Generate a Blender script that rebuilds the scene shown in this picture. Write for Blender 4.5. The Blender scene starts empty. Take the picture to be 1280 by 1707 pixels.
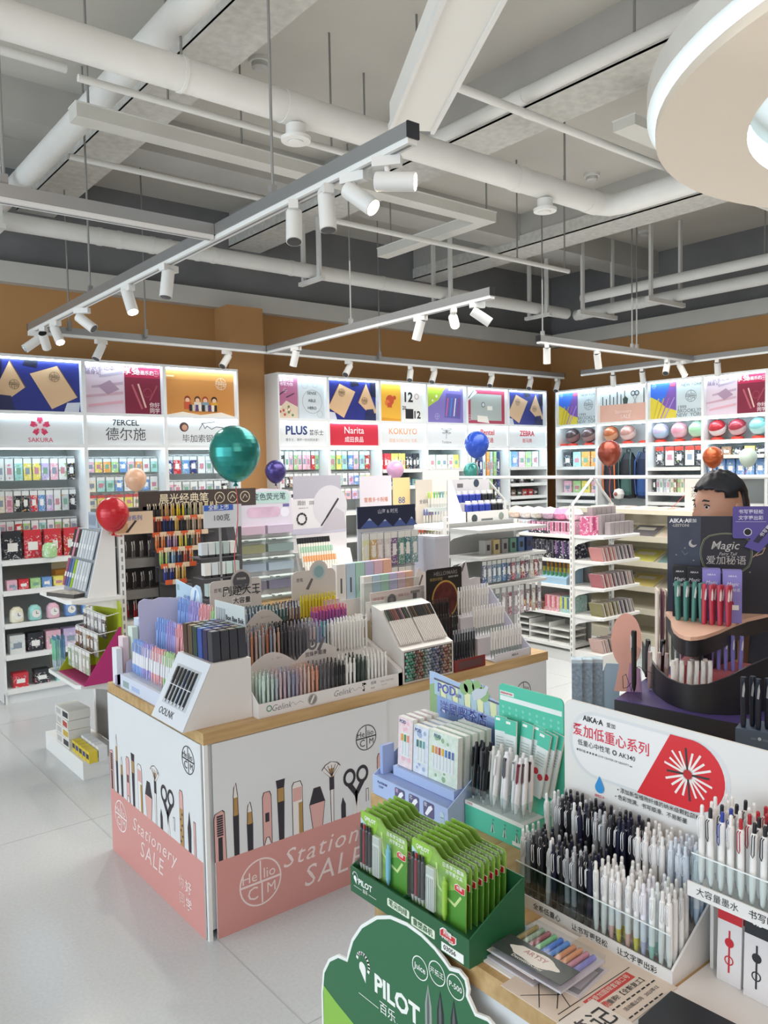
import bpy, bmesh, math, random
from mathutils import Vector, Matrix
R = math.radians
PI = math.pi
random.seed(7)
SC = bpy.context.scene
COL = SC.collection

# ------------------------------------------------------------------ camera, world, light, exposure
cd = bpy.data.cameras.new('camera')
cam = bpy.data.objects.new('camera', cd)
COL.objects.link(cam)
SC.camera = cam
cd.sensor_fit = 'VERTICAL'
cd.sensor_height = 36.0
cd.lens = 36.0 * 1341.5 / 1707.0
cd.clip_start = 0.05
cd.clip_end = 60
YAW, PITCH, ROLL = R(51.28), R(3.16), R(-1.04)
fw = Vector((math.cos(YAW) * math.cos(PITCH), math.sin(YAW) * math.cos(PITCH), -math.sin(PITCH)))
sd = Vector((math.sin(YAW), -math.cos(YAW), 0))
up = sd.cross(fw)
s2 = math.cos(ROLL) * sd + math.sin(ROLL) * up
u2 = -math.sin(ROLL) * sd + math.cos(ROLL) * up
cam.matrix_world = Matrix(((s2.x, u2.x, -fw.x, 0), (s2.y, u2.y, -fw.y, 0), (s2.z, u2.z, -fw.z, 1.6), (0, 0, 0, 1)))

wd = bpy.data.worlds.new('world')
SC.world = wd
wd.use_nodes = True
bg = wd.node_tree.nodes['Background']
bg.inputs[0].default_value = (0.8, 0.91, 1.0, 1)
bg.inputs[1].default_value = 1.7

def area(name, loc, target, sx, sy, power, col=(1, 1, 1), spread=PI):
    l = bpy.data.lights.new(name, 'AREA')
    l.shape = 'RECTANGLE'
    l.size, l.size_y, l.energy, l.color, l.spread = sx, sy, power, col, spread
    o = bpy.data.objects.new(name, l)
    COL.objects.link(o)
    o.location = loc
    d = Vector(target) - Vector(loc)
    o.rotation_euler = d.to_track_quat('-Z', 'Y').to_euler()
    return o

# daylight through the shop front, on the left of the photographer
area('shopfront_daylight', (-3.4, 4.2, 1.5), (3.0, 3.4, 0.7), 3.6, 2.6, 54, (0.78, 0.9, 1.0))
# added warm fill light from behind the photographer, not a known lamp
area('rear_fill_light', (0.5, -1.6, 3.3), (2.2, 2.2, 0.6), 3.0, 2.0, 48, (1.0, 0.82, 0.72))
# added downward fill that brightens the aisles; no fixture hangs here
area('aisle_fill_light', (4.6, 3.9, 3.05), (4.6, 3.9, 0), 4.2, 2.8, 120, (1.0, 0.97, 0.93), R(140))

# unseen upward fill added to lighten the ceiling slab
area('ceiling_fill_light', (2.6, 1.6, 2.62), (2.6, 1.6, 3.85), 6.0, 4.0, 24, (1.0, 0.95, 0.9))

SC.view_settings.view_transform = 'Standard'
SC.view_settings.look = 'None'
SC.view_settings.gamma = 1
SC.view_settings.use_curve_mapping = False
SC.view_settings.exposure = 0.45
SC.cycles.transparent_max_bounces = 32

# ------------------------------------------------------------------ materials
def lin(h):
    if not isinstance(h, str):
        return (*h, 1)
    h = h.lstrip('#')
    out = []
    for i in (0, 2, 4):
        c = int(h[i:i + 2], 16) / 255
        out.append(c / 12.92 if c < .04045 else ((c + .055) / 1.055) ** 2.4)
    return (*out, 1)

_M = {}
def M(col, rough=.5, metal=0, emit=0, clear=0, noise=0, nscale=8, bump=0):
    """A procedural material; the same arguments give the same material."""
    k = (col, rough, metal, emit, clear, noise, nscale, bump)
    if k in _M:
        return _M[k]
    m = bpy.data.materials.new('material')
    m.use_nodes = True
    nt = m.node_tree
    b = nt.nodes['Principled BSDF']
    b.inputs['Base Color'].default_value = lin(col)
    b.inputs['Roughness'].default_value = rough
    b.inputs['Metallic'].default_value = metal
    if emit:
        b.inputs['Emission Color'].default_value = lin(col)
        b.inputs['Emission Strength'].default_value = emit
    if noise or bump:
        tc = nt.nodes.new('ShaderNodeTexCoord')
        n = nt.nodes.new('ShaderNodeTexNoise')
        n.inputs['Scale'].default_value = nscale
        n.inputs['Detail'].default_value = 6
        nt.links.new(tc.outputs['Object'], n.inputs['Vector'])
        if noise:
            r = nt.nodes.new('ShaderNodeValToRGB')
            c = lin(col)
            r.color_ramp.elements[0].position = .3
            r.color_ramp.elements[1].position = .7
            r.color_ramp.elements[0].color = tuple(max(0, v * (1 - noise)) for v in c[:3]) + (1,)
            r.color_ramp.elements[1].color = tuple(min(1, v * (1 + noise)) for v in c[:3]) + (1,)
            nt.links.new(n.outputs['Fac'], r.inputs['Fac'])
            nt.links.new(r.outputs['Color'], b.inputs['Base Color'])
        if bump:
            bp = nt.nodes.new('ShaderNodeBump')
            bp.inputs['Strength'].default_value = bump
            nt.links.new(n.outputs['Fac'], bp.inputs['Height'])
            nt.links.new(bp.outputs['Normal'], b.inputs['Normal'])
    if clear:
        # clear plastic: mostly see-through with a Fresnel gloss
        out = nt.nodes['Material Output']
        tr = nt.nodes.new('ShaderNodeBsdfTransparent')
        tr.inputs[0].default_value = lin(col)
        gl = nt.nodes.new('ShaderNodeBsdfGlossy')
        gl.inputs['Roughness'].default_value = .08
        fr = nt.nodes.new('ShaderNodeLayerWeight')
        fr.inputs[0].default_value = .2
        ml = nt.nodes.new('ShaderNodeMath')
        ml.operation = 'MULTIPLY_ADD'
        ml.inputs[1].default_value = .25
        ml.inputs[2].default_value = .03
        nt.links.new(fr.outputs['Facing'], ml.inputs[0])
        mx = nt.nodes.new('ShaderNodeMixShader')
        nt.links.new(ml.outputs[0], mx.inputs[0])
        nt.links.new(tr.outputs[0], mx.inputs[1])
        nt.links.new(gl.outputs[0], mx.inputs[2])
        if clear < 1:
            mx2 = nt.nodes.new('ShaderNodeMixShader')
            mx2.inputs[0].default_value = clear
            nt.links.new(b.outputs[0], mx2.inputs[1])
            nt.links.new(mx.outputs[0], mx2.inputs[2])
            mx = mx2
        nt.links.new(mx.outputs[0], out.inputs[0])
    _M[k] = m
    return m

def wood(c1, c2, sx=3, sy=30, sz=30):
    m = bpy.data.materials.new('wood')
    m.use_nodes = True
    nt = m.node_tree
    b = nt.nodes['Principled BSDF']
    b.inputs['Roughness'].default_value = .45
    tc = nt.nodes.new('ShaderNodeTexCoord')
    mp = nt.nodes.new('ShaderNodeMapping')
    mp.inputs['Scale'].default_value = (sx, sy, sz)
    n = nt.nodes.new('ShaderNodeTexNoise')
    n.inputs['Scale'].default_value = 1
    n.inputs['Detail'].default_value = 8
    r = nt.nodes.new('ShaderNodeValToRGB')
    r.color_ramp.elements[0].position = .3
    r.color_ramp.elements[1].position = .7
    r.color_ramp.elements[0].color = lin(c1)
    r.color_ramp.elements[1].color = lin(c2)
    nt.links.new(tc.outputs['Object'], mp.inputs[0])
    nt.links.new(mp.outputs[0], n.inputs['Vector'])
    nt.links.new(n.outputs['Fac'], r.inputs[0])
    nt.links.new(r.outputs[0], b.inputs['Base Color'])
    return m

def PRINT(c, accent=None, sc=38):
    """busy printed packaging: patches of the base colour, white and an accent"""
    k = ('print', c, accent, sc)
    if k in _M:
        return _M[k]
    m = bpy.data.materials.new('printed_pack')
    m.use_nodes = True
    nt = m.node_tree
    b = nt.nodes['Principled BSDF']
    b.inputs['Roughness'].default_value = .3
    tc = nt.nodes.new('ShaderNodeTexCoord')
    oi = nt.nodes.new('ShaderNodeObjectInfo')
    ad = nt.nodes.new('ShaderNodeVectorMath')
    ad.operation = 'MULTIPLY_ADD'
    ad.inputs[1].default_value = (1, 1, 1)
    cx = nt.nodes.new('ShaderNodeMath')
    cx.operation = 'MULTIPLY'
    cx.inputs[1].default_value = 37
    nt.links.new(oi.outputs['Random'], cx.inputs[0])
    nt.links.new(tc.outputs['Object'], ad.inputs[0])
    nt.links.new(cx.outputs[0], ad.inputs[2])
    n = nt.nodes.new('ShaderNodeTexNoise')
    n.inputs['Scale'].default_value = sc
    n.inputs['Detail'].default_value = 3
    nt.links.new(ad.outputs[0], n.inputs['Vector'])
    r = nt.nodes.new('ShaderNodeValToRGB')
    r.color_ramp.interpolation = 'CONSTANT'
    el = r.color_ramp.elements
    el[0].position, el[0].color = 0, lin(accent or '#e6e5e2')
    el[1].position, el[1].color = .36, lin(c)
    for p, q in ((.57, '#f2f1ee'), (.6, c), (.69, accent or '#8f98a0')):
        e = el.new(p)
        e.color = lin(q)
    nt.links.new(n.outputs['Fac'], r.inputs[0])
    nt.links.new(r.outputs[0], b.inputs['Base Color'])
    _M[k] = m
    return m

WHITE = M('#e9e9e6', .5)
CARD = M('#e6e4e0', .6)
STEEL = M('#dcdcd8', .4)
BLACK = M('#141416', .4)
CLEAR = M('#f6fafa', clear=1)
LED = M('#d8f2ff', emit=11)
CHROME = M('#c8c8cc', .2, 1)
WOODM = wood('#a98652', '#c9a878')

# ------------------------------------------------------------------ mesh builder
class MB:
    def __init__(s):
        s.v, s.f, s.mi, s.sm, s.mats = [], [], [], [], []
    def mat(s, m):
        if m not in s.mats:
            s.mats.append(m)
        return s.mats.index(m)
    def add(s, vs, fs, m, smooth=False):
        o = len(s.v)
        s.v += [tuple(v) for v in vs]
        k = s.mat(m)
        for f in fs:
            s.f.append([i + o for i in f])
            s.mi.append(k)
            s.sm.append(smooth)
        return s
    def box(s, x0, x1, y0, y1, z0, z1, m, T=None):
        vs = [Vector(p) for p in ((x0, y0, z0), (x1, y0, z0), (x1, y1, z0), (x0, y1, z0), (x0, y0, z1), (x1, y0, z1), (x1, y1, z1), (x0, y1, z1))]
        if T is not None:
            vs = [T @ v for v in vs]
        return s.add(vs, [(3, 2, 1, 0), (4, 5, 6, 7), (0, 1, 5, 4), (1, 2, 6, 5), (2, 3, 7, 6), (3, 0, 4, 7)], m)
    def cbox(s, x, y, z, sx, sy, sz, m, T=None):
        return s.box(x - sx / 2, x + sx / 2, y - sy / 2, y + sy / 2, z - sz / 2, z + sz / 2, m, T)
    def prism(s, pts, a, b, m, axis='y', T=None, caps=True):
        """extrude a 2D outline: axis y takes (x,z) points, x takes (y,z), z takes (x,y)"""
        n = len(pts)
        def P(p, d):
            return {'y': (p[0], d, p[1]), 'x': (d, p[0], p[1]), 'z': (p[0], p[1], d)}[axis]
        vs = [Vector(P(p, a)) for p in pts] + [Vector(P(p, b)) for p in pts]
        if T is not None:
            vs = [T @ v for v in vs]
        fs = [(i, (i + 1) % n, (i + 1) % n + n, i + n) for i in range(n)]
        if caps:
            fs += [tuple(range(n))[::-1], tuple(range(n, 2 * n))]
        return s.add(vs, fs, m)
    def poly(s, pts, m, T=None):
        vs = [Vector(p) for p in pts]
        if T is not None:
            vs = [T @ v for v in vs]
        return s.add(vs, [tuple(range(len(vs)))], m)
    def tube(s, pts, r, m, n=8, caps=True):
        pts = [Vector(p) for p in pts]
        rs = r if isinstance(r, (list, tuple)) else [r] * len(pts)
        vs, fs = [], []
        ref = None
        for i, p in enumerate(pts):
            d = (pts[min(i + 1, len(pts) - 1)] - pts[max(i - 1, 0)]).normalized()
            if ref is None:
                ref = Vector((0, 0, 1)) if abs(d.z) < .9 else Vector((1, 0, 0))
            a = (ref - d * ref.dot(d)).normalized()
            ref = a
            b = d.cross(a)
            for k in range(n):
                t = 2 * PI * k / n
                vs.append(p + (a * math.cos(t) + b * math.sin(t)) * rs[i])
        for i in range(len(pts) - 1):
            for k in range(n):
                k2 = (k + 1) % n
                fs.append((i * n + k, i * n + k2, (i + 1) * n + k2, (i + 1) * n + k))
        s.add(vs, fs, m, True)
        if caps:
            s.add(vs[:n], [tuple(range(n))[::-1]], m)
            s.add(vs[-n:], [tuple(range(n))], m)
        return s
    def lathe(s, prof, mats, n=10, c=(0, 0, 0), T=None, smooth=True):
        """prof: (radius, z) pairs; mats: one material or one per segment"""
        vs = []
        for r, z in prof:
            for k in range(n):
                t = 2 * PI * k / n
                v = Vector((c[0] + r * math.cos(t), c[1] + r * math.sin(t), c[2] + z))
                vs.append(T @ v if T is not None else v)
        for i in range(len(prof) - 1):
            m = mats[min(i, len(mats) - 1)] if isinstance(mats, (list, tuple)) else mats
            fs = [(i * n + k, i * n + (k + 1) % n, (i + 1) * n + (k + 1) % n, (i + 1) * n + k) for k in range(n)]
            s.add(vs, fs, m, smooth)
        m0, m1 = (mats[0], mats[-1]) if isinstance(mats, (list, tuple)) else (mats, mats)
        if prof[0][0] > 1e-5:
            s.add(vs[:n], [tuple(range(n))[::-1]], m0)
        if prof[-1][0] > 1e-5:
            s.add(vs[-n:], [tuple(range(n))], m1)
        return s
    def disc(s, cx, cz, r, y, m, n=24, rin=0, T=None, sx=1):
        """flat disc or ring in the xz plane facing -y"""
        o = [(cx + sx * r * math.cos(2 * PI * k / n), y, cz + r * math.sin(2 * PI * k / n)) for k in range(n)]
        if not rin:
            return s.poly(o, m, T)
        i = [(cx + sx * rin * math.cos(2 * PI * k / n), y, cz + rin * math.sin(2 * PI * k / n)) for k in range(n)]
        vs = [Vector(p) for p in o + i]
        if T is not None:
            vs = [T @ v for v in vs]
        return s.add(vs, [(k, (k + 1) % n, (k + 1) % n + n, k + n) for k in range(n)], m)
    def line(s, pts, w, y, m, T=None):
        """a flat stroke through (x,z) points in the plane y"""
        for (x0, z0), (x1, z1) in zip(pts, pts[1:]):
            d = math.hypot(x1 - x0, z1 - z0) or 1
            nx, nz = -(z1 - z0) / d * w / 2, (x1 - x0) / d * w / 2
            ex, ez = (x1 - x0) / d * w * .3, (z1 - z0) / d * w * .3
            s.poly([(x0 - ex - nx, y, z0 - ez - nz), (x1 + ex - nx, y, z1 + ez - nz), (x1 + ex + nx, y, z1 + ez + nz), (x0 - ex + nx, y, z0 - ez + nz)], m, T)
        return s
    def mesh(s):
        me = bpy.data.meshes.new('mesh')
        # drop vertices that no face uses (lathe keeps the whole ring list per segment)
        used = sorted({i for f in s.f for i in f})
        mp = {i: k for k, i in enumerate(used)}
        me.from_pydata([s.v[i] for i in used], [], [[mp[i] for i in f] for f in s.f])
        for m in s.mats:
            me.materials.append(m)
        me.polygons.foreach_set('material_index', s.mi)
        me.polygons.foreach_set('use_smooth', s.sm)
        me.update()
        return me
    def build(s, name, parent=None, loc=(0, 0, 0), rz=0, mx=None):
        return new(name, s.mesh(), parent, loc, rz, mx)

def new(name, me, parent=None, loc=(0, 0, 0), rz=0, mx=None):
    o = bpy.data.objects.new(name, me)
    COL.objects.link(o)
    if mx is not None:
        o.matrix_basis = mx
    else:
        o.location = loc
        if rz:
            o.rotation_euler = (0, 0, rz)
    if parent is not None:
        o.parent = parent
    return o

def tag(o, label=None, cat=None, group=None, kind=None):
    for k, v in (('label', label), ('category', cat), ('group', group), ('kind', kind)):
        if v:
            o[k] = v
    return o

def thing(name, label, cat, loc=(0, 0, 0), rz=0, group=None, mx=None):
    return tag(new(name, None, None, loc, rz, mx), label, cat, group)

def struct(name, mb):
    return tag(mb.build(name), kind='structure')

def kids(o):
    return list(o.children)

def copy_tree(o, parent=None):
    c = o.copy()
    COL.objects.link(c)
    c.parent = parent
    for ch in kids(o):
        copy_tree(ch, c)
    return c

def dup(o, loc, rz=None, label=None, group=None):
    c = copy_tree(o)
    c.location = loc
    if rz is not None:
        c.rotation_euler = (0, 0, rz)
    return tag(c, label, None, group)

class Frame:
    """A place to stand a display: origin at its front left corner as its own shopper sees it, x to the shopper's right, y away, z up."""
    def __init__(s, x, y, z, rz):
        s.o, s.rz = Vector((x, y, z)), rz
        s.m = Matrix.Translation(s.o) @ Matrix.Rotation(rz, 4, 'Z')
    def p(s, x, y, z=0):
        return s.m @ Vector((x, y, z))
    def thing(s, name, label, cat, x=0, y=0, z=0, group=None, rz=0):
        return thing(name, label, cat, s.p(x, y, z), s.rz + rz, group)

LEFTWARD = R(-90)       # a display whose front faces -x

# ------------------------------------------------------------------ lettering
_TX = {}
def text_mesh(t, size, m, bold=0, align='CENTER', slant=0, sx=1, gap=1):
    if any(ord(ch) > 0x2e80 for ch in t):
        bold *= .4                      # heavy characters close up sooner than latin letters
    k = (t, size, m.name, bold, align, slant, sx, gap)
    if k in _TX:
        return _TX[k]
    c = bpy.data.curves.new('text', 'FONT')
    c.body = t
    c.size = size
    c.align_x = align
    c.align_y = 'CENTER'
    c.offset = bold * size
    c.shear = slant
    c.space_character = gap
    c.resolution_u = 2
    o = bpy.data.objects.new('text', c)
    COL.objects.link(o)
    dg = bpy.context.evaluated_depsgraph_get()
    dg.update()
    me = bpy.data.meshes.new_from_object(o.evaluated_get(dg))
    bpy.data.objects.remove(o)
    bpy.data.curves.remove(c)
    me.materials.clear()
    me.materials.append(m)
    if sx != 1:
        me.transform(Matrix.Diagonal((sx, 1, 1, 1)))
    _TX[k] = me
    return me

def text(t, size, m, parent, loc, bold=0, align='CENTER', slant=0, sx=1, rot=None, name='lettering', roll=0, gap=1):
    """lettering that stands upright and faces -y of its parent"""
    me = text_mesh(t, size, m, bold, align, slant, sx, gap)
    mx = Matrix.Translation(Vector(loc)) @ (rot if rot is not None else Matrix.Identity(4)) @ Matrix.Rotation(roll, 4, 'Y') @ Matrix.Rotation(R(90), 4, 'X')
    return new(name, me, parent, mx=mx)

def shop_logo(mb, cx, cz, r, y, m, T=None, ry=1):
    """the round mark with a cross line: ring, bar and stem (its letters are set by logo_letters)"""
    mb.disc(cx, cz, r, y, m, 32, r * .93, T)
    mb.box(cx - r * .95, cx + r * .95, y - .0002, y, cz - r * .045, cz + r * .045, m, T)
    mb.box(cx - r * .035, cx + r * .035, y - .0002, y, cz + r * .05, cz + r * .9, m, T)
    mb.box(cx + r * .02, cx + r * .09, y - .0002, y, cz - r * .9, cz - r * .05, m, T)

def logo_letters(parent, cx, cz, r, y, m):
    for t, dx, dz, s in (('He', -.52, .3, .62), ('lio', .42, .3, .62), ('C', -.38, -.42, .78), ('M', .5, -.38, .62)):
        text(t, r * s, m, parent, (cx + dx * r, y, cz + dz * r), 0)

def logo(parent, cx, cz, r, y, m):
    mb = MB()
    shop_logo(mb, cx, cz, r, y, m)
    mb.build('round_emblem', parent)
    logo_letters(parent, cx, cz, r, y - .0002, m)

def rrect(x0, x1, z0, z1, r, n=5):
    out = []
    for cx, cz, a in ((x1 - r, z1 - r, 0), (x0 + r, z1 - r, 90), (x0 + r, z0 + r, 180), (x1 - r, z0 + r, 270)):
        for k in range(n + 1):
            t = R(a + 90 * k / n)
            out.append((cx + r * math.cos(t), cz + r * math.sin(t)))
    return out

ORD = ['first', 'second', 'third', 'fourth', 'fifth', 'sixth', 'seventh', 'eighth', 'ninth', 'tenth', 'eleventh', 'twelfth', 'thirteenth', 'fourteenth', 'fifteenth', 'sixteenth', 'seventeenth', 'eighteenth', 'nineteenth', 'twentieth']
# ------------------------------------------------------------------ the room
CEIL = 3.85
WALLORANGE = M('#b78a58', .8, noise=.06, nscale=1.2)
GREYC = M('#bfbcb4', .9, noise=.1, nscale=.9, bump=.15)
PAINT = M('#c9c8c2', .7, noise=.05, nscale=3)
m = MB(); m.box(-5, 8.4, -4, 7, -.1, 0, M('#c9cccd', .2, noise=.05, nscale=90)); 
struct('floor', m)
m = MB(); m.box(-5, 8.4, -4, 7, CEIL, CEIL + .12, GREYC); struct('ceiling', m)
def split_wall(name, x0, x1, y0, y1):
    m = MB(); m.box(x0, x1, y0, y1, 0, 3.0, WALLORANGE); m.box(x0, x1, y0, y1, 3.0, CEIL, M('#77787a', .9, noise=.15, nscale=2, bump=.1)); struct(name, m)
split_wall('wall_left', -5, 7.95, 6.42, 6.55)
split_wall('wall_right', 7.8, 7.95, -4, 6.42)
m = MB(); m.box(-5, 7.95, -4.12, -4, 0, CEIL, M('#b5b0a8', .8)); struct('wall_back', m)
m = MB(); m.box(-5, 7.8, 6.33, 6.42, 3.0, 3.15, PAINT); struct('trim_1', m)
m = MB(); m.box(7.71, 7.8, -4, 6.33, 3.0, 3.15, PAINT); struct('trim_2', m)
m = MB(); m.box(3.3, 3.64, 6.18, 6.42, 0, 3.0, WALLORANGE); struct('column', m)
# floor joints
m = MB()
jm = M('#b4b6b6', .4)
for y in (1.9, 3.7, 5.5):
    m.box(-5, 7.8, y, y + .004, 0, .0008, jm)
for x in (-2.4, -.6, 1.2, 3.0, 4.8, 6.6):
    m.box(x, x + .004, -4, 6.4, 0, .0008, jm)
struct('trim_3', m)
# concrete beams under the slab
BEAM = M('#aeada8', .9, noise=.07, nscale=3, bump=.2)
BEAMEDGE = M('#c6c5bf', .9, noise=.12, nscale=22, bump=.4)
for i, (x, w, zb) in enumerate(((1.85, .26, 3.56), (3.62, .3, 3.56), (5.75, .3, 3.56))):
    m = MB(); m.box(x - w / 2, x + w / 2, -4, 6.42, zb, CEIL, BEAM); m.box(x - w / 2 - .012, x - w / 2, -4, 6.42, zb - .012, zb + .1, BEAMEDGE); m.box(x - w / 2 - .012, x + w / 2, -4, 6.42, zb - .014, zb, BEAMEDGE); struct('beam_%d' % (i + 1), m)
for i, (y, w, zb) in enumerate(((.7, .3, 3.62), (5.1, .3, 3.62))):
    m = MB(); m.box(-5, 7.8, y - w / 2, y + w / 2, zb, CEIL, BEAM); struct('beam_%d' % (i + 4), m)

# ------------------------------------------------------------------ services under the ceiling
DUCT = M('#d3d3cf', .6, noise=.05, nscale=4)
TRAYM = M('#c4c3bc', .65, noise=.06, nscale=4)
HANG = M('#8b8b89', .5, .4)
def cyl(mb, a, b, r, m, n=20):
    mb.tube([a, b], r, m, n)
def duct(label, pts, r, collars=(), n=22, name='air_duct'):
    t = thing(name, label, 'pipe')
    m = MB(); m.tube(pts, r, DUCT, n); m.build('pipe_run', t)
    for a, b in collars:
        c = MB(); c.tube([a, b], r * 1.06, DUCT, n); c.build('collar', t)
    return t
d1 = duct('long round white duct crossing above the near track light', [(-.8, 3.1, 3.2), (4.22, 3.1, 3.2)], .067,
     [((1.95, 3.1, 3.2), (2.1, 3.1, 3.2)), ((1.47, 3.1, 3.2), (1.485, 3.1, 3.2)), ((3.45, 3.1, 3.2), (3.52, 3.1, 3.2)), ((4.1, 3.1, 3.2), (4.2, 3.1, 3.2))])
m = MB(); m.tube([(4.22, 3.1, 3.2), (4.3, 3.07, 3.2), (4.33, 2.98, 3.2), (4.33, -2.5, 3.2)], .067, DUCT, 22); m.build('branch_run', d1)
duct('round white duct running over the long duct towards the left wall', [(1.46, 6.42, 3.41), (1.46, -2.5, 3.41)], .064, name='air_duct')
duct('slim white pipe slanting up towards the ring lamp', [(3.12, 3.5, 3.42), (3.12, -2.5, 3.42)], .036, [((3.12, 2.72, 3.42), (3.12, 2.8, 3.42))], 14, 'water_pipe')
duct('thin white pipe crossing between the slanting pipe and the ring lamp', [(2.5, 2.7, 3.32), (6.9, 2.7, 3.32)], .02, [((3.08, 2.7, 3.32), (3.16, 2.7, 3.32))], 12, 'water_pipe')
d8 = duct('white pipe with many clamps along the orange back wall', [(-2, 5.35, 3.15), (6.75, 5.35, 3.15)], .055, [((x, 5.35, 3.15), (x + .03, 5.35, 3.15)) for x in (1.92, 2.05, 2.28, 2.4, 2.62, 2.74, 3.4, 4.3, 5.6)], 18, 'water_pipe')
duct('lower white pipe along the right wall below its twin', [(6.9, 5.35, 3.15), (6.9, -2.5, 3.15)], .055, [((6.9, 5.3, 3.15), (6.9, 5.24, 3.15)), ((6.9, 4.6, 3.15), (6.9, 4.55, 3.15))], 18, 'water_pipe')
duct('upper white pipe along the right wall above its twin', [(6.55, 5.0, 3.22), (6.55, -2.5, 3.22)], .045, (), 16, 'water_pipe')
duct('thin white pipe parallel to the cable tray', [(1.2, 3.5, 3.26), (2.75, 3.5, 3.26)], .016, (), 10, 'water_pipe')
duct('thin white pipe under the grey slab before the back wall', [(1.56, 4.75, 3.4), (3.1, 4.75, 3.4)], .018, (), 10, 'water_pipe')
duct('thin white sprinkler pipe reaching over the middle of the shop', [(2.9, 4.1, 3.12), (5.2, 4.1, 3.12)], .017, (), 10, 'water_pipe')
duct('thin white pipe high on the far left', [(-.5, 3.95, 3.5), (1.3, 3.95, 3.5)], .022, (), 10, 'water_pipe')
def cable_tray(label, x0, x1, y0, y1, z0, z1):
    t = thing('cable_tray', label, 'cable tray')
    m = MB(); m.box(x0, x1, y0, y1, z0, z1, TRAYM); m.build('channel', t)
    m = MB(); m.box(x0 - .004, x1 + .004, y0 - .004, y1 + .004, z1, z1 + .006, DUCT); m.build('cover', t)
cable_tray('flat white cable tray crossing behind the near track light', 1.25, 3.93, 3.68, 3.78, 3.18, 3.24)
cable_tray('flat white cable tray joining the long tray at a right angle', 3.83, 3.93, 3.78, 4.8, 3.18, 3.24)
cable_tray('short white cable tray beside the thin pipe by the ring lamp', 3.6, 4.6, 2.42, 2.55, 3.3, 3.35)
cable_tray('white cable tray at the upper left edge behind the crossing ducts', -1.0, 1.05, 3.2, 3.32, 3.24, 3.3)
# the boxed white duct that hangs askew
m = MB()
T = Matrix.Translation((2.0, 2.13, 3.0)) @ Matrix.Rotation(math.atan2(.78, .44), 4, 'Z')
m.box(-1.6, .53, -.09, .09, 0, .11, M('#d6d5cf', .6), T)
t = thing('boxed_duct', 'broad boxed white duct hanging askew beside the near track light', 'duct'); m.build('casing', t)
m = MB()
for s in (-1, 1):
    m.box(-1.6, .53, s * .09 - .008, s * .09 + .008, -.012, .02, DUCT, T)
m.build('edge_rail', t)
# hanger rods
RODS = [(1.6, 2.62, 2.6, 'rod holding the near track light', CEIL), (1.6, 4.6, 2.6, 'rod holding the far half of the near track light', CEIL), (3.42, 4.6, 2.6, 'rod holding the middle track light', CEIL),
    (6.2, 4.2, 2.6, 'rod holding the right corner track light', CEIL), (6.27, 4.2, 2.6, 'second rod holding the right corner track light', CEIL), (5.0, 4.2, 2.6, 'rod at the free end of the right corner track light', CEIL),
    (.78, 3.07, 2.6, 'rod holding the short track light at the left edge', CEIL), (2.4, 5.76, 2.6, 'rod holding the far track light left of the column', CEIL), (1.85, 5.76, 2.6, 'leftmost rod holding the far track light', CEIL), (4.6, 5.76, 2.6, 'rod holding the far track light right of the column', CEIL)]
for x, y, z0, lab, z1 in RODS:
    t = thing('hanger_rod', 'thin grey threaded ' + lab, 'rod', (x, y, z0))
    m = MB(); m.tube([(0, 0, 0), (0, 0, z1 - z0)], .006, HANG, 6); m.build('rod', t)
    m = MB(); m.box(-.012, .012, -.012, .012, -.01, .05, HANG); m.build('clamp', t)
def hanger(lab, x, y, z0, w=0, z1=CEIL, r=.006, g=None, white=False):
    hm = DUCT if white else HANG
    t = thing('pipe_hanger', lab, 'rod', (x, y, z0), 0, g)
    m = MB()
    if w:
        for s in (-1, 1):
            m = MB(); m.box(-.012, .012, s * w / 2 - .018, s * w / 2 + .018, 0, z1 - z0, hm); m.build('strut', t)
        m = MB(); m.box(-.02, .02, -w / 2 - .05, w / 2 + .05, -.03, 0, hm); m.build('crossbar', t)
    else:
        m.tube([(0, 0, 0), (0, 0, z1 - z0)], r, hm, 6); m.build('rod', t)
for lab, x, y, z0 in (('rod carrying the long round duct beside its ring clamp', 1.48, 3.1, 3.26), ('rod carrying the long round duct near the boxed duct', 2.75, 3.1, 3.26), ('rod carrying the long round duct near its bend', 3.9, 3.1, 3.26),
        ('rod carrying the cable tray at its left end', 1.32, 3.73, 3.24), ('rod carrying the cable tray behind the round vent', 2.1, 3.73, 3.24), ('rod carrying the cable tray under the slab', 2.9, 3.73, 3.24), ('rod carrying the tray corner', 3.86, 3.7, 3.24),
        ('rod carrying the end of the side tray', 3.88, 4.7, 3.24), ('rod carrying the thin pipe by the ring lamp', 4.4, 2.7, 3.34), ('rod carrying the thin pipe beside the beam', 5.0, 2.7, 3.34), ('rod carrying the short tray by the ring lamp', 4.0, 2.48, 3.35),
        ('rod carrying the slanting slim pipe', 3.12, 2.1, 3.45), ('rod carrying the left high pipe', .6, 3.95, 3.52), ('rod carrying the sprinkler pipe', 4.6, 4.1, 3.13), ('rod carrying the far end of the sprinkler pipe', 5.15, 4.1, 3.13),
        ('rod carrying the back pipe far left', .9, 5.35, 3.2), ('rod carrying the upper right pipe', 6.55, 3.2, 3.26), ('rod carrying the thin pipe beside the cable tray', 2.5, 3.5, 3.27), ('left rod carrying the thin pipe beside the cable tray', 1.6, 3.5, 3.27)):
    hanger('thin grey ' + lab, x, y, z0)
for lab, x, y, z0 in (('left of the clamps', 1.3, 5.35, 3.09), ('above the near track light', 3.6, 5.35, 3.09), ('behind the middle track light', 5.0, 5.35, 3.09), ('near the pipe corner', 6.3, 5.35, 3.09)):
    hanger('white strut hanger of the back pipe ' + lab, x, y, z0, .22, white=True)
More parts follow.
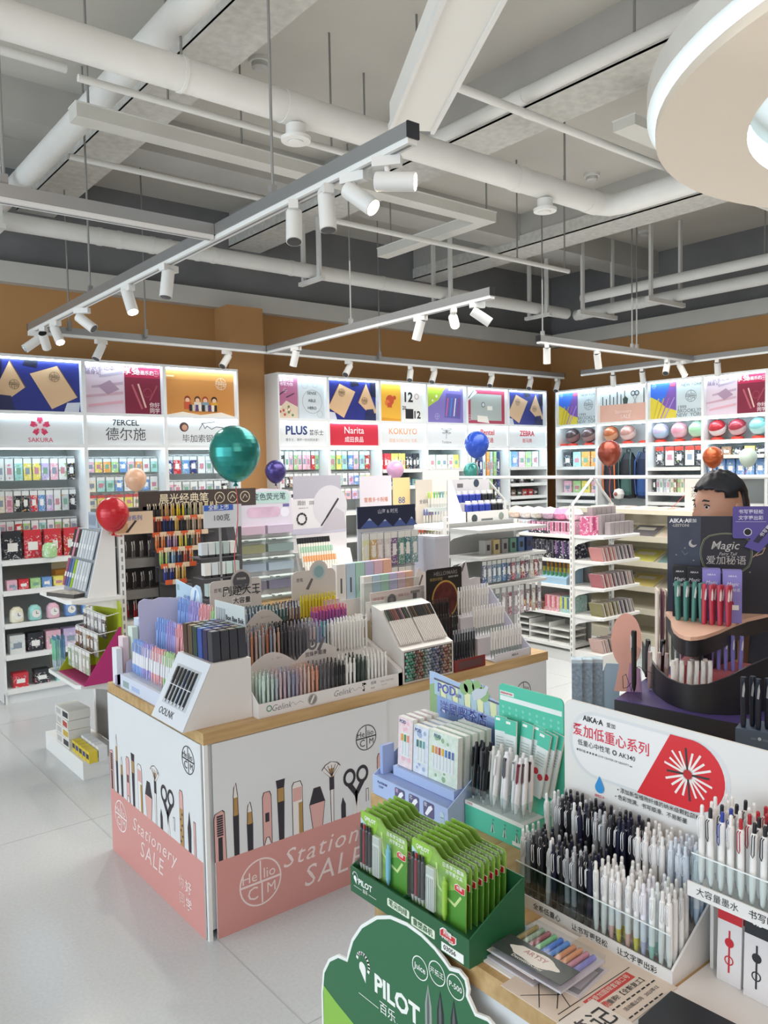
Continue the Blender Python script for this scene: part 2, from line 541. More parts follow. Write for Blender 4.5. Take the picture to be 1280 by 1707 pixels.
for lab, y in (('beside the pipe corner', 4.95), ('towards the ring lamp', 4.2)):
    t = thing('pipe_hanger', 'white strut hanger of the right wall pipes ' + lab, 'rod', (6.73, y, 3.08))
    for s in (-.24, .24):
        m = MB(); m.box(s - .018, s + .018, -.012, .012, 0, CEIL - 3.08, DUCT); m.build('strut', t)
    m = MB(); m.box(-.3, .3, -.02, .02, -.03, .01, DUCT); m.build('crossbar', t)
# smoke detectors on the slab, round vents under the duct
for lab, x, y in (('above the crossing ducts', 2.35, 3.95), ('left of the slab stain', 1.9, 5.95), ('above the duct bend', 5.3, 3.95), ('right of the duct bend', 6.35, 2.5), ('by the right wall', 7.0, 4.6), ('near the middle track', 4.4, 5.6)):
    t = thing('smoke_detector', 'small round smoke detector on the ceiling ' + lab, 'smoke detector', (x, y, CEIL))
    m = MB(); m.lathe([(.06, 0), (.06, -.02)], DUCT, 16); m.build('base_ring', t)
    m = MB(); m.lathe([(.045, -.02), (.045, -.045), (.03, -.055)], M('#b9b9b5', .5), 16); m.build('sensor_head', t)
for lab, x in (('left of the near track light', 2.02), ('before the duct bend', 3.72)):
    t = thing('round_vent', 'round white air vent under the long duct ' + lab, 'air vent', (x, 3.1, 3.132))
    m = MB(); m.lathe([(.045, 0), (.045, -.05)], DUCT, 18); m.build('neck', t)
    m = MB(); m.lathe([(.045, -.05), (.068, -.055), (.066, -.07), (.045, -.072)], DUCT, 20); m.lathe([(.043, -.066), (.03, -.064)], BLACK, 18); m.build('flange', t)
    m = MB(); m.lathe([(.03, -.06), (.034, -.078), (.0, -.08)], DUCT, 18); m.build('valve_disc', t)

# ------------------------------------------------------------------ ring lamp
t = thing('ring_lamp', 'huge white ring lamp with a glowing outer edge hanging at upper right', 'ceiling lamp', (3.445, .657, 2.8))
m = MB()
n = 96
def ringband(r0, r1, z0, z1, mm):
    vs, fs = [], []
    for k in range(n):
        a = 2 * PI * k / n
        vs += [(r0 * math.cos(a), r0 * math.sin(a), z0), (r1 * math.cos(a), r1 * math.sin(a), z1)]
    for k in range(n):
        j = (k + 1) % n
        fs.append((2 * k, 2 * j, 2 * j + 1, 2 * k + 1))
    m.add(vs, fs, mm, True)
DISC = M('#cfc6b8', .8)
ringband(.985, 1.305, 0, 0, DISC); ringband(1.305, 1.305, 0, .035, DISC); m.build('lower_ring', t)
m = MB(); ringband(1.295, 1.295, .035, .075, M('#d4eeff', emit=3)); m.build('outer_light_strip', t)
m = MB(); ringband(.985, .985, 0, .1, M('#d4eeff', emit=3)); m.build('inner_light_strip', t)
m = MB(); ringband(1.335, 1.335, .075, .16, PAINT); ringband(1.335, .9, .16, .16, PAINT); ringband(1.335, 1.28, .075, .075, PAINT); m.build('upper_ring', t)
m = MB()
for k in range(4):
    a = PI / 4 + k * PI / 2
    m.tube([(1.1 * math.cos(a), 1.1 * math.sin(a), .16), (1.1 * math.cos(a), 1.1 * math.sin(a), CEIL - 2.8)], .006, HANG, 6)
m.build('suspension_rod', t)

# ------------------------------------------------------------------ track lights
TZ = 2.55
ALU = M('#9c9d9d', .35, .6)
def track(label, a, b):
    L = (Vector(b) - Vector(a)).length
    rz = math.atan2(b[1] - a[1], b[0] - a[0])
    t = thing('lighting_track', label, 'lighting track', (a[0], a[1], TZ), rz)
    m = MB(); m.box(0, L, -.022, .022, .018, .062, ALU); m.build('beam', t)
    m = MB(); m.box(0, L, -.018, .018, 0, .018, WHITE); m.box(.01, L - .01, -.005, .005, -.001, 0, M('#8a8a8a')); m.build('power_rail', t)
    for x in (-.006, L):
        m = MB(); m.box(x, x + .006, -.023, .023, .016, .063, BLACK); m.build('end_cap', t)
track('long grey lighting track running from the near end to the back left', (1.6, 1.83), (1.6, 5.78))
track('grey lighting track along the back wall over the left shelves', (1.62, 5.8), (7.25, 5.8))
track('short grey lighting track entering at the left edge', (-.4, 3.07), (1.577, 3.07))
track('grey lighting track in the middle ending in mid air', (3.4, 3.22), (3.45, 5.77))
track('grey lighting track parallel to the back wall at the right', (4.95, 4.2), (7.17, 4.2))
track('grey lighting track along the right wall shelves', (7.19, 5.5), (7.19, -1))
SPOTW = M('#e3e2de', .45)
GLOW = M('#fff0cf', emit=14)
def spot(label, x, y, yaw, tilt, on, side=0):
    """a spotlight under a track: yaw is where it looks, tilt how far down from level"""
    t = thing('track_spotlight', label, 'spotlight', (x, y, TZ), R(yaw))
    m = MB(); m.box(-.045, .045, -.017, .017, -.03, 0, SPOTW); m.build('adapter', t)
    m = MB(); m.tube([(0, 0, -.03), (0, 0, -.062)], .009, SPOTW, 8); m.build('stem', t)
    T = Matrix.Translation((.012, 0, -.075)) @ Matrix.Rotation(R(90 + tilt), 4, 'Y')
    m = MB(); m.lathe([(.026, -.05), (.029, -.046), (.029, .075), (.026, .076)], SPOTW, 18, T=T); m.build('housing', t)
    m = MB(); m.lathe([(.0255, .0765), (.0, .077)], GLOW if on else M('#3a3a3c', .3), 18, T=T); m.build('lens', t)
    m = MB(); m.lathe([(.0, -.0512), (.0255, -.0508)], BLACK, 18, T=T); m.build('heat_sink', t)
    if on:
        l = bpy.data.lights.new('spotlight_lamp', 'SPOT')
        l.energy, l.spot_size, l.spot_blend, l.shadow_soft_size, l.color = 22, R(60), .6, .02, (1, .93, .8)
        o = bpy.data.objects.new('spotlight_lamp', l)
        COL.objects.link(o)
        o.parent = t
        o.matrix_basis = T @ Matrix.Translation((0, 0, .09)) @ Matrix.Rotation(PI, 4, 'X')
    return t
SP = [('nearest of the lit spotlights at the near end of the long track', 1.6, 1.95, -52, 6, 1), ('lit spotlight second from the near end of the long track', 1.6, 2.12, -70, 38, 1), ('dark-lensed spotlight third from the near end of the long track', 1.6, 2.28, 250, 80, 0),
    ('tilted unlit spotlight fourth from the near end of the long track', 1.6, 2.48, 235, 70, 0), ('upright unlit spotlight midway along the long track', 1.6, 3.55, 200, 80, 0), ('lit spotlight beyond the midway one on the long track', 1.6, 4.05, -85, 62, 1),
    ('unlit spotlight turned aside near the far end of the long track', 1.6, 4.75, -50, 38, 0), ('lit spotlight at the far corner of the long track', 1.6, 5.25, -80, 55, 1), ('unlit spotlight overlapping others at the far corner', 1.6, 5.5, 60, 40, 0), ('outermost unlit spotlight at the far corner of the long track', 1.6, 5.68, 175, 38, 0),
    ('unlit spotlight over the twin pink and maroon posters', 2.08, 5.8, 200, 60, 0), ('unlit spotlight over the orange poster', 3.08, 5.8, 205, 48, 0), ('unlit spotlight over the circle-drawing poster', 4.28, 5.8, 205, 45, 0), ('unlit spotlight over the notebook poster right of the column', 5.0, 5.8, 220, 55, 0),
    ('unlit spotlight over the yellow poster', 5.3, 5.8, 205, 55, 0), ('unlit spotlight over the green and violet poster', 6.1, 5.8, 205, 50, 0), ('unlit spotlight over the maroon frame poster', 6.7, 5.8, 205, 50, 0), ('unlit spotlight at the corner end of the back track', 7.15, 5.8, 200, 55, 0),
    ('drooping unlit spotlight where the middle track meets the back', 3.44, 5.35, 100, 70, 0), ('unlit spotlight near the free end of the middle track', 3.41, 3.85, 100, 70, 0), ('glaring lit spotlight at the middle track', 3.41, 3.55, 232, 30, 1), ('unlit spotlight at the very end of the middle track', 3.41, 3.35, -40, 35, 0),
    ('unlit spotlight at the free end of the right corner track', 5.05, 4.2, 40, 75, 0), ('unlit spotlight midway on the right corner track', 5.7, 4.2, 20, 68, 0), ('white spotlight bunched at the right track corner', 6.75, 4.2, 200, 50, 0), ('lit spotlight bunched at the right track corner', 6.98, 4.2, -100, 60, 1),
    ('unlit spotlight over the art tools poster', 7.19, 5.1, 30, 65, 0), ('unlit spotlight left of the bunch on the right wall track', 7.19, 4.75, 20, 65, 0), ('unlit spotlight over the pink papers poster by the right wall', 7.19, 3.95, 20, 70, 0)]
for s in SP:
    spot('white cylinder, ' + s[0], *s[1:])
# ------------------------------------------------------------------ wall display cabinets
CABW = M('#e6e8e8', .45)
BACKP = M('#c3c8c6', .6)
def cabinet(label, fr, w, lower, sign=True, side=None, depth=.42):
    """one bay: fr is its front left foot; lower lists the shelf heights of the merchandise part"""
    t = fr.thing('display_cabinet', label, 'cabinet', group=None)
    H, d = 2.43, depth
    m = MB()
    m.box(0, .014, 0, d, 0, H, CABW); m.box(w - .014, w, 0, d, 0, H, CABW); m.build('side_panel', t)
    m = MB(); m.box(.014, w - .014, d - .012, d, .07, 1.79, BACKP); m.build('back_panel', t)
    m = MB(); m.box(.014, w - .014, 0, d, H - .02, H, CABW); m.build('top_panel', t)
    for z in (2.03, 1.795):
        m = MB(); m.box(.014, w - .014, 0, d, z - .012, z + .012, CABW); m.build('rail', t)
    m = MB(); m.box(.014, w - .014, .05, .06, 2.042, H - .02, M('#dfe3e6')); po = m.build('poster_board', t)
    for z, y in ((H - .022, .012), (2.016, .004), (1.78, .01)):
        m = MB(); m.box(.02, w - .02, y, y + .018, z - .008, z, LED); m.build('light_strip', t)
    sg = None
    if sign:
        m = MB(); m.box(.014, w - .014, .02, .03, 1.807, 2.018, M('#dde0e1')); sg = m.build('sign_board', t)
    else:
        m = MB(); m.box(.014, w - .014, .25, .26, 1.807, 2.018, M('#cfd3d2')); m.build('niche_back', t)
    for z in lower:
        m = MB(); m.box(.014, w - .014, -.01, d - .012, z - .02, z, CABW); m.box(.014, w - .014, -.012, -.008, z - .032, z + .003, WHITE); m.build('shelf', t)
    m = MB(); m.box(0, w, .01, .03, 0, .07, CABW); m.build('kick_board', t)
    return t, po, sg

# poster pictures: (x,z) in fractions of the board
class Pic:
    def __init__(s, w, h, z0, y, x0=.014):
        s.w, s.h, s.z0, s.y, s.x0, s.mb, s.k = w, h, z0, y, x0, MB(), 0
    def P(s, u, v):
        return (s.x0 + u * s.w, s.z0 + v * s.h)
    def lay(s):
        s.k += 1
        return s.y - .0004 * s.k
    def poly(s, pts, col):
        y = s.lay()
        s.mb.poly([(s.P(u, v)[0], y, s.P(u, v)[1]) for u, v in pts], M(col, .35))
    def rect(s, u0, v0, u1, v1, col):
        s.poly([(u0, v0), (u1, v0), (u1, v1), (u0, v1)], col)
    def line(s, pts, w, col):
        s.mb.line([s.P(u, v) for u, v in pts], w, s.lay(), M(col, .35))
    def disc(s, u, v, r, col, rin=0):
        x, z = s.P(u, v)
        s.mb.disc(x, z, r, s.lay(), M(col, .35), 20, rin)
    def txt(s, t, u, v, size, col, parent, bold=0, align='CENTER', roll=0):
        x, z = s.P(u, v)
        text(t, size, M(col, .4), parent, (x, s.lay() - .0002, z), bold, align, roll=roll)
    def done(s, parent, name='printed_picture'):
        return s.mb.build(name, parent)
    def emblem(s, u, v, r, col, parent):
        x, z = s.P(u, v)
        shop_logo(s.mb, x, z, r, s.lay(), M(col, .35))
        if r > .03:
            logo_letters(parent, x, z, r, s.lay(), M(col, .35))

def pic_notebooks(po, w, flip=False):
    p = Pic(w, .365, 2.043, .05)
    F = (lambda L: [(1 - u, v) for u, v in L]) if flip else (lambda L: L)
    p.rect(0, 0, 1, 1, '#27307e')
    p.poly(F([(0, .0), (.2, 0), (.14, .5), (0, .3)]), '#1d2260')
    p.poly(F([(-0, .28), (.2, .95), (.36, .45), (.12, .15), (0, .2)]), '#d8b48d')
    p.poly(F([(.42, .72), (.74, .9), (.97, .3), (.66, .05)]), '#d8b48d')
    p.line(F([(.74, .9), (.97, .3)]), .006, '#6b5137')
    p.line(F([(.2, .95), (.37, .45)]), .006, '#6b5137')
    p.poly(F([(0, .6), (.1, .62), (.12, 1), (0, 1)]), '#14173a')
    p.poly(F([(.34, .88), (.5, .84), (.52, 1), (.38, 1)]), '#1a1a30')
    p.poly(F([(0, .0), (.24, .0), (.2, .28), (.06, .3)]), '#272c56')
    p.poly(F([(.8, 0), (.98, 0), (1, .2), (.84, .18)]), '#cfd2dd')
    u = .7 if not flip else .3
    p.emblem(u, .68, .036, '#3a2a20', po)
    u = .24 if not flip else .76
    p.emblem(u, .5, .034, '#3a2a20', po)
    p.done(po)
def pic_half(po, w):
    p = Pic(w, .365, 2.043, .05)
    p.rect(0, 0, .52, 1, '#d8c6d2')
    for k, (a, b, c) in enumerate(((.1, .5, '#b9a2b4'), (.0, .3, '#c9a6b4'), (.2, .72, '#b5a9bd'), (.05, .12, '#d9a7b4'))):
        p.poly([(a, b), (.5, b + .1), (.5, b + .16), (a, b + .05)], c)
    p.poly([(.18, .55), (.33, .68), (.45, .5), (.3, .38)], '#a98da3')
    p.txt('口袋笔记本', .02, .92, .045, '#7b6b80', po, .01, 'LEFT'); p.txt('随身记', .02, .82, .04, '#7b6b80', po, .02, 'LEFT')
    p.rect(.52, 0, 1, 1, '#7a1f38'); p.rect(.52, .76, 1, 1, '#b3264d')
    p.line([(.62, .6), (.74, .12)], .016, '#b05a66'); p.line([(.7, .62), (.79, .15)], .014, '#d9b3a9'); p.line([(.95, .6), (.85, .3)], .01, '#a14b58')
    p.disc(.82, .45, .035, '#9c3b4f', .03)
    p.txt('享受', .61, .88, .062, '#f5e9ec', po, .02); p.txt('绘画乐趣', .79, .86, .036, '#f5e9ec', po, .02); p.emblem(.94, .86, .022, '#f5e9ec', po)
    p.txt('你好', .91, .19, .042, '#f2dfe2', po, .015); p.txt('同学', .91, .07, .042, '#f2dfe2', po, .015)
    p.done(po)
def pic_kids(po, w):
    p = Pic(w, .365, 2.043, .05)
    p.rect(0, 0, 1, 1, '#c98a4a'); p.rect(0, .78, 1, 1, '#d79a55')
    p.poly([(.0, .0), (.25, .08), (.5, .02), (.8, .09), (1, 0)], '#e6ddcf')
    for k, (u, c) in enumerate(((.32, '#8c3f2a'), (.46, '#5a3524'), (.57, '#a8442f'), (.7, '#3d2a22'))):
        p.disc(u, .36, .026, c); p.disc(u, .335, .019, '#e8bfa0'); p.rect(u - .05, .14, u + .05, .3, ('#c65a3c', '#e0d6c4', '#7c9aa8', '#d8a13c')[k])
    for k in range(9):
        p.rect(.34 + k * .045, .1, .375 + k * .045, .24, ('#2f2f38', '#c7c2b8', '#5a3f70', '#e5e0d6')[k % 4])
    p.line([(.0, .84), (.13, .84)], .014, '#e8d7b0')
    p.emblem(.8, .72, .048, '#f4ead8', po)
    p.done(po)
def pic_circles(po, w):
    p = Pic(w, .365, 2.043, .05)
    p.rect(0, 0, .44, 1, '#b06b8c'); p.poly([(.0, .0), (.44, .0), (.44, .28), (.2, .42), (.02, .2)], '#d8c7b2')
    for k in range(12):
        p.disc(.06 + .32 * random.random(), .05 + .25 * random.random(), .012, random.choice(('#b9584a', '#6f8f5a', '#e6ddc8', '#c7a24c')))
    p.line([(.05, .55), (.2, .68)], .01, '#3b3342'); p.line([(.2, .5), (.36, .6)], .008, '#3b3342')
    p.txt('重要时刻', .2, .9, .036, '#f3e6ee', po, .015); p.txt('书写为你', .2, .8, .034, '#f3e6ee', po, .015); p.emblem(.17, .66, .02, '#f3e6ee', po)
    p.rect(.45, 0, 1, 1, '#cdd6dc'); p.disc(.74, .42, .105, '#7e888e', .102); p.disc(.58, .82, .035, '#8e979c', .033); p.disc(.8, .84, .03, '#8e979c', .028); p.disc(.9, .12, .03, '#8e979c', .028)
    for k, s in enumerate(('SENSE', 'ABLE', 'HERO')):
        p.txt(s, .73, .62 - .18 * k, .036, '#454c52', po, .008)
    p.done(po)
def pic_lion(po, w):
    p = Pic(w, .365, 2.043, .05)
    p.rect(0, 0, .5, 1, '#eab23c'); p.poly([(.0, 0), (.5, 0), (.5, .06), (.0, .1)], '#d79a2c')
    p.disc(.26, .55, .05, '#c7532f'); p.disc(.2, .48, .03, '#e07b45'); p.disc(.36, .62, .02, '#c7532f'); p.rect(.2, .36, .3, .48, '#c7532f')
    p.rect(.51, 0, 1, 1, '#e8e9e6'); p.txt('12', .66, .64, .13, '#1d1d1f', po, .03); p.txt('12', .86, .18, .1, '#1d1d1f', po, .03); p.rect(.6, .08, .78, .34, '#1d1d1f')
    p.disc(.86, .68, .03, '#c9a6a0', .02); p.txt('20', .57, .36, .05, '#1d1d1f', po, .02)
    p.done(po)
def pic_violet(po, w):
    p = Pic(w, .365, 2.043, .05)
    p.rect(0, 0, 1, 1, '#7f73b8'); p.poly([(0, .35), (.35, .62), (.55, 1), (0, 1)], '#a8c444'); p.poly([(.5, .15), (.92, .12), (.95, .8), (.55, .82)], '#5d5aa4')
    for k, c in enumerate(('#d55f8a', '#3a8ad0', '#e7e2ef', '#8b3f86')):
        p.line([(.55 + k * .1, .2), (.6 + k * .1, .68)], .014, c)
    p.disc(.2, .6, .012, '#e9efc8'); p.disc(.3, .72, .016, '#e9efc8'); p.emblem(.31, .17, .03, '#d9d5f2', po)
    p.txt('炫彩系列', .75, .93, .04, '#efeaff', po, .02)
    p.done(po)
def pic_frame(po, w):
    p = Pic(w, .365, 2.043, .05)
    p.rect(0, 0, 1, 1, '#a83a55'); p.rect(.14, .1, .92, .86, '#a9b3ae'); p.poly([(0, .55), (.3, .9), (.2, 1), (0, 1)], '#dfe3e4'); p.line([(.02, .62), (.24, .98)], .01, '#4a4f57')
    p.disc(.45, .55, .028, '#3e434a'); p.disc(.45, .55, .02, '#c7ccd0'); p.rect(.55, .4, .68, .52, '#e6e4dc'); p.poly([(.3, .06), (.6, .02), (.55, .22), (.3, .24)], '#e9e4da'); p.emblem(.11, .17, .03, '#f1dde1', po)
    p.done(po)
def pic_brooklyn(po, w):
    p = Pic(w, .365, 2.043, .05)
    p.rect(0, 0, .5, 1, '#7a57a8'); p.poly([(0, 0), (.5, 0), (.5, .2), (.3, .3), (.15, .5), (0, .62)], '#d8c53f'); p.poly([(0, .62), (.15, .5), (.25, .45), (.4, 1), (0, 1)], '#3c6fd6')
    for k in range(4):
        p.line([(.06 + k * .07, .0), (.16 + k * .1, .55)], .012, ('#c2ac2c', '#b9a23a', '#9c6fae', '#a98fd0')[k])
    p.poly([(.38, .86), (.48, .86), (.48, .98), (.38, .98)], '#d85a7a'); p.emblem(.07, .9, .022, '#d8e4f4', po)
    p.rect(.5, 0, 1, 1, '#c6d2d6'); p.emblem(.77, .56, .058, '#4b5357', po)
    p.txt('BROOKLYN', .76, .96, .046, '#5c6468', po); p.txt('NEW YORK', .78, .87, .042, '#5c6468', po)
    p.txt('1999', .52, .27, .05, '#5c6468', po, 0, 'LEFT'); p.txt('BROOKLYN', .76, .17, .052, '#5c6468', po); p.txt('NEW  YORK', .75, .06, .052, '#5c6468', po)
    p.done(po)
def pic_tools(po, w):
    p = Pic(w, .365, 2.043, .05)
    p.rect(0, .45, 1, 1, '#cfd9da'); p.rect(0, 0, 1, .5, '#d6a896')
    for k in range(12):
        u = .06 + k * .078; h = (.75, .68, .8, .72, .86, .78, .88, .8, .72, .6, .84, .92)[k]
        if k in (7, 8, 9): continue
        p.rect(u - .009, .5, u + .009, h, random.choice(('#2d2c34', '#6b5b52', '#a98a7c', '#e8ddd4', '#39333c')))
    p.poly([(.5, .5), (.58, .5), (.6, .64), (.54, .72), (.49, .64)], '#3a4640'); p.disc(.7, .78, .028, '#2b2a36', .018); p.disc(.78, .78, .028, '#2b2a36', .018); p.line([(.7, .7), (.76, .5)], .008, '#9a9a9a'); p.line([(.78, .7), (.72, .5)], .008, '#9a9a9a')
    p.txt('Stationery', .5, .28, .05, '#ecd6cc', po, 0, 'CENTER'); p.txt('SALE', .55, .13, .06, '#ecd6cc', po, .01)
    p.done(po)

YB, XR = 5.96, 7.28
b1 = [1.38, 2.0, 2.62, 3.26]
b2 = [3.64, 4.16, 4.755, 5.345, 5.905, 6.53, 7.16]
SH1 = (1.0, .79, .56, .34, .1)
SH2 = (1.2, .95, .7, .45, .1)
cabs = []
INK = '#2b2c33'
def sign_txt(sg, lines, w):
    for s, dx, z, size, col, bold in lines:
        text(s, size, M(col, .5), sg, (w / 2 + dx, .0195, z), bold)
defs = [('white wall cabinet under the red flower sign at the left edge', b1[0], b1[1], SH1), ('white wall cabinet under the sign of three large black characters', b1[1], b1[2], SH1), ('white wall cabinet under the sign with a small portrait disc', b1[2], b1[3], SH1),
    ('white wall cabinet under the dark blue PLUS lettering', b2[0], b2[1], SH2), ('white wall cabinet under the solid red sign', b2[1], b2[2], SH2), ('white wall cabinet under the orange lettered sign', b2[2], b2[3], (1.58, 1.42) + SH2), ('white wall cabinet under the dragonfly sign', b2[3], b2[4], (1.58, 1.42) + SH2),
    ('white wall cabinet under the sign half hidden by the blue balloon', b2[4], b2[5], SH2), ('white wall cabinet under the zebra sign in the corner', b2[5], b2[6], (1.58, 1.4, 1.26) + SH2)]
for i, (lab, x0, x1, lo) in enumerate(defs):
    w = x1 - x0
    c, po, sg = cabinet(lab, Frame(x0, YB, 0, 0), w, lo)
    pw = w - .028
    (lambda: pic_notebooks(po, pw), lambda: pic_half(po, pw), lambda: pic_kids(po, pw), lambda: pic_circles(po, pw), lambda: pic_notebooks(po, pw, True), lambda: pic_lion(po, pw), lambda: pic_violet(po, pw), lambda: pic_frame(po, pw), lambda: pic_notebooks(po, pw, True))[i]()
    if i == 0:
        m = MB()
        for k in range(5):
            a = R(90 + 72 * k)
            pts = []
            for r, da in ((.012, -30), (.045, -26), (.07, -14), (.064, 0), (.07, 14), (.045, 26), (.012, 30)):
                pts.append((w / 2 + r * math.cos(a + R(da)), .0196, 1.935 + r * math.sin(a + R(da))))
            m.poly(pts, M('#d23a62'))
        m.disc(w / 2, 1.935, .02, .0194, M('#f0d9df'), 12)
        for k in range(10):
            a = R(36 * k); m.line([(w / 2, 1.935), (w / 2 + .04 * math.cos(a), 1.935 + .04 * math.sin(a))], .003, .0192, M('#f0d9df'))
        m.build('flower_mark', sg)
        sign_txt(sg, [('SAKURA', 0, 1.838, .045, '#d23a62', .005)], w)
    elif i == 1:
        sign_txt(sg, [('7ERCEL', 0, 1.972, .062, INK, .02), ('德尔施', 0, 1.88, .105, '#3f4148', .0)], w)
    elif i == 2:
        m = MB(); m.disc(w / 2 - .16, 1.95, .038, .0196, M('#4a2f2a'), 18); m.disc(w / 2 - .155, 1.945, .024, .0194, M('#c08f78'), 14)
        m.line([(.29, 1.93), (.32, 1.98), (.34, 1.94), (.36, 1.96), (.4, 1.935), (.44, 1.955), (.5, 1.95)], .005, .0196, M(INK)); m.line([(.31, 1.98), (.43, 1.995)], .005, .0195, M(INK)); m.build('portrait_mark', sg)
        sign_txt(sg, [('毕加索钢笔', -.01, 1.855, .068, '#45464c', 0)], w)
    elif i == 3:
        sign_txt(sg, [('PLUS', -.07, 1.935, .105, '#27386f', .03), ('普乐士', .14, 1.918, .052, '#3b3e4a', .02), ('普乐士，满怀一份对的关爱！', 0, 1.855, .028, '#5a5f6c', 0)], w)
    elif i == 4:
        m = MB(); m.box(.016, w - .016, .0192, .0198, 1.81, 2.015, M('#c8283e')); m.build('red_face', sg)
        text('Narita', .09, M('#f6e7e8'), sg, (w / 2, .0188, 1.945), .004); text('成田良品', .055, M('#f6e7e8'), sg, (w / 2, .0188, 1.86), .02)
    elif i == 5:
        sign_txt(sg, [('KOKUYO', 0, 1.945, .085, '#e9975a', .01), ('国誉 KOKUYO 文具', 0, 1.855, .04, '#e9b48a', 0)], w)
    elif i == 6:
        m = MB()
        for s in (-1, 1):
            m.line([(w / 2, 1.955), (w / 2 + s * .03, 1.985), (w / 2 + s * .075, 1.98), (w / 2 + s * .04, 1.965), (w / 2, 1.955)], .004, .0196, M('#4a4d52')); m.line([(w / 2, 1.95), (w / 2 + s * .06, 1.94), (w / 2 + s * .03, 1.93), (w / 2, 1.945)], .004, .0195, M('#4a4d52'))
        m.line([(w / 2, 1.98), (w / 2 - .004, 1.88)], .005, .0194, M('#4a4d52')); m.build('dragonfly_mark', sg)
        sign_txt(sg, [('Tombow', 0, 1.845, .036, '#5a5d62', 0)], w)
    elif i == 7:
        sign_txt(sg, [('Pentel', 0, 1.95, .085, '#c5304c', .02), ('派通', .03, 1.865, .06, '#c5304c', .02)], w)
    else:
        sign_txt(sg, [('ZEBRA', 0, 1.945, .08, '#cc2f4a', .03), ('斑马牌', 0, 1.865, .052, '#cc2f4a', .02)], w)
by = [5.94, 5.38, 4.76, 4.15, 3.53, 2.9]
rdefs = [('white wall cabinet in the corner with dark glossy balls in its niche', 'pic_brooklyn'), ('white wall cabinet under the art tools poster with backpacks below', 'pic_tools'), ('white wall cabinet with three pastel balls in its niche', 'pic_brooklyn'), ('white wall cabinet under the pink and maroon posters with striped balls', 'pic_half'), ('white wall cabinet at the right edge of the right wall', 'pic_tools')]
RF = []
for i, (lab, pic) in enumerate(rdefs):
    w = by[i] - by[i + 1]
    f = Frame(XR, by[i], 0, LEFTWARD)
    c, po, sg = cabinet(lab, f, w, [(1.57, 1.28) + SH2, SH2[1:], (1.55, 1.3) + SH2, (1.66, 1.47) + SH2, SH2][i], sign=False)
    globals()[pic](po, w - .028)
    RF.append((f, w))
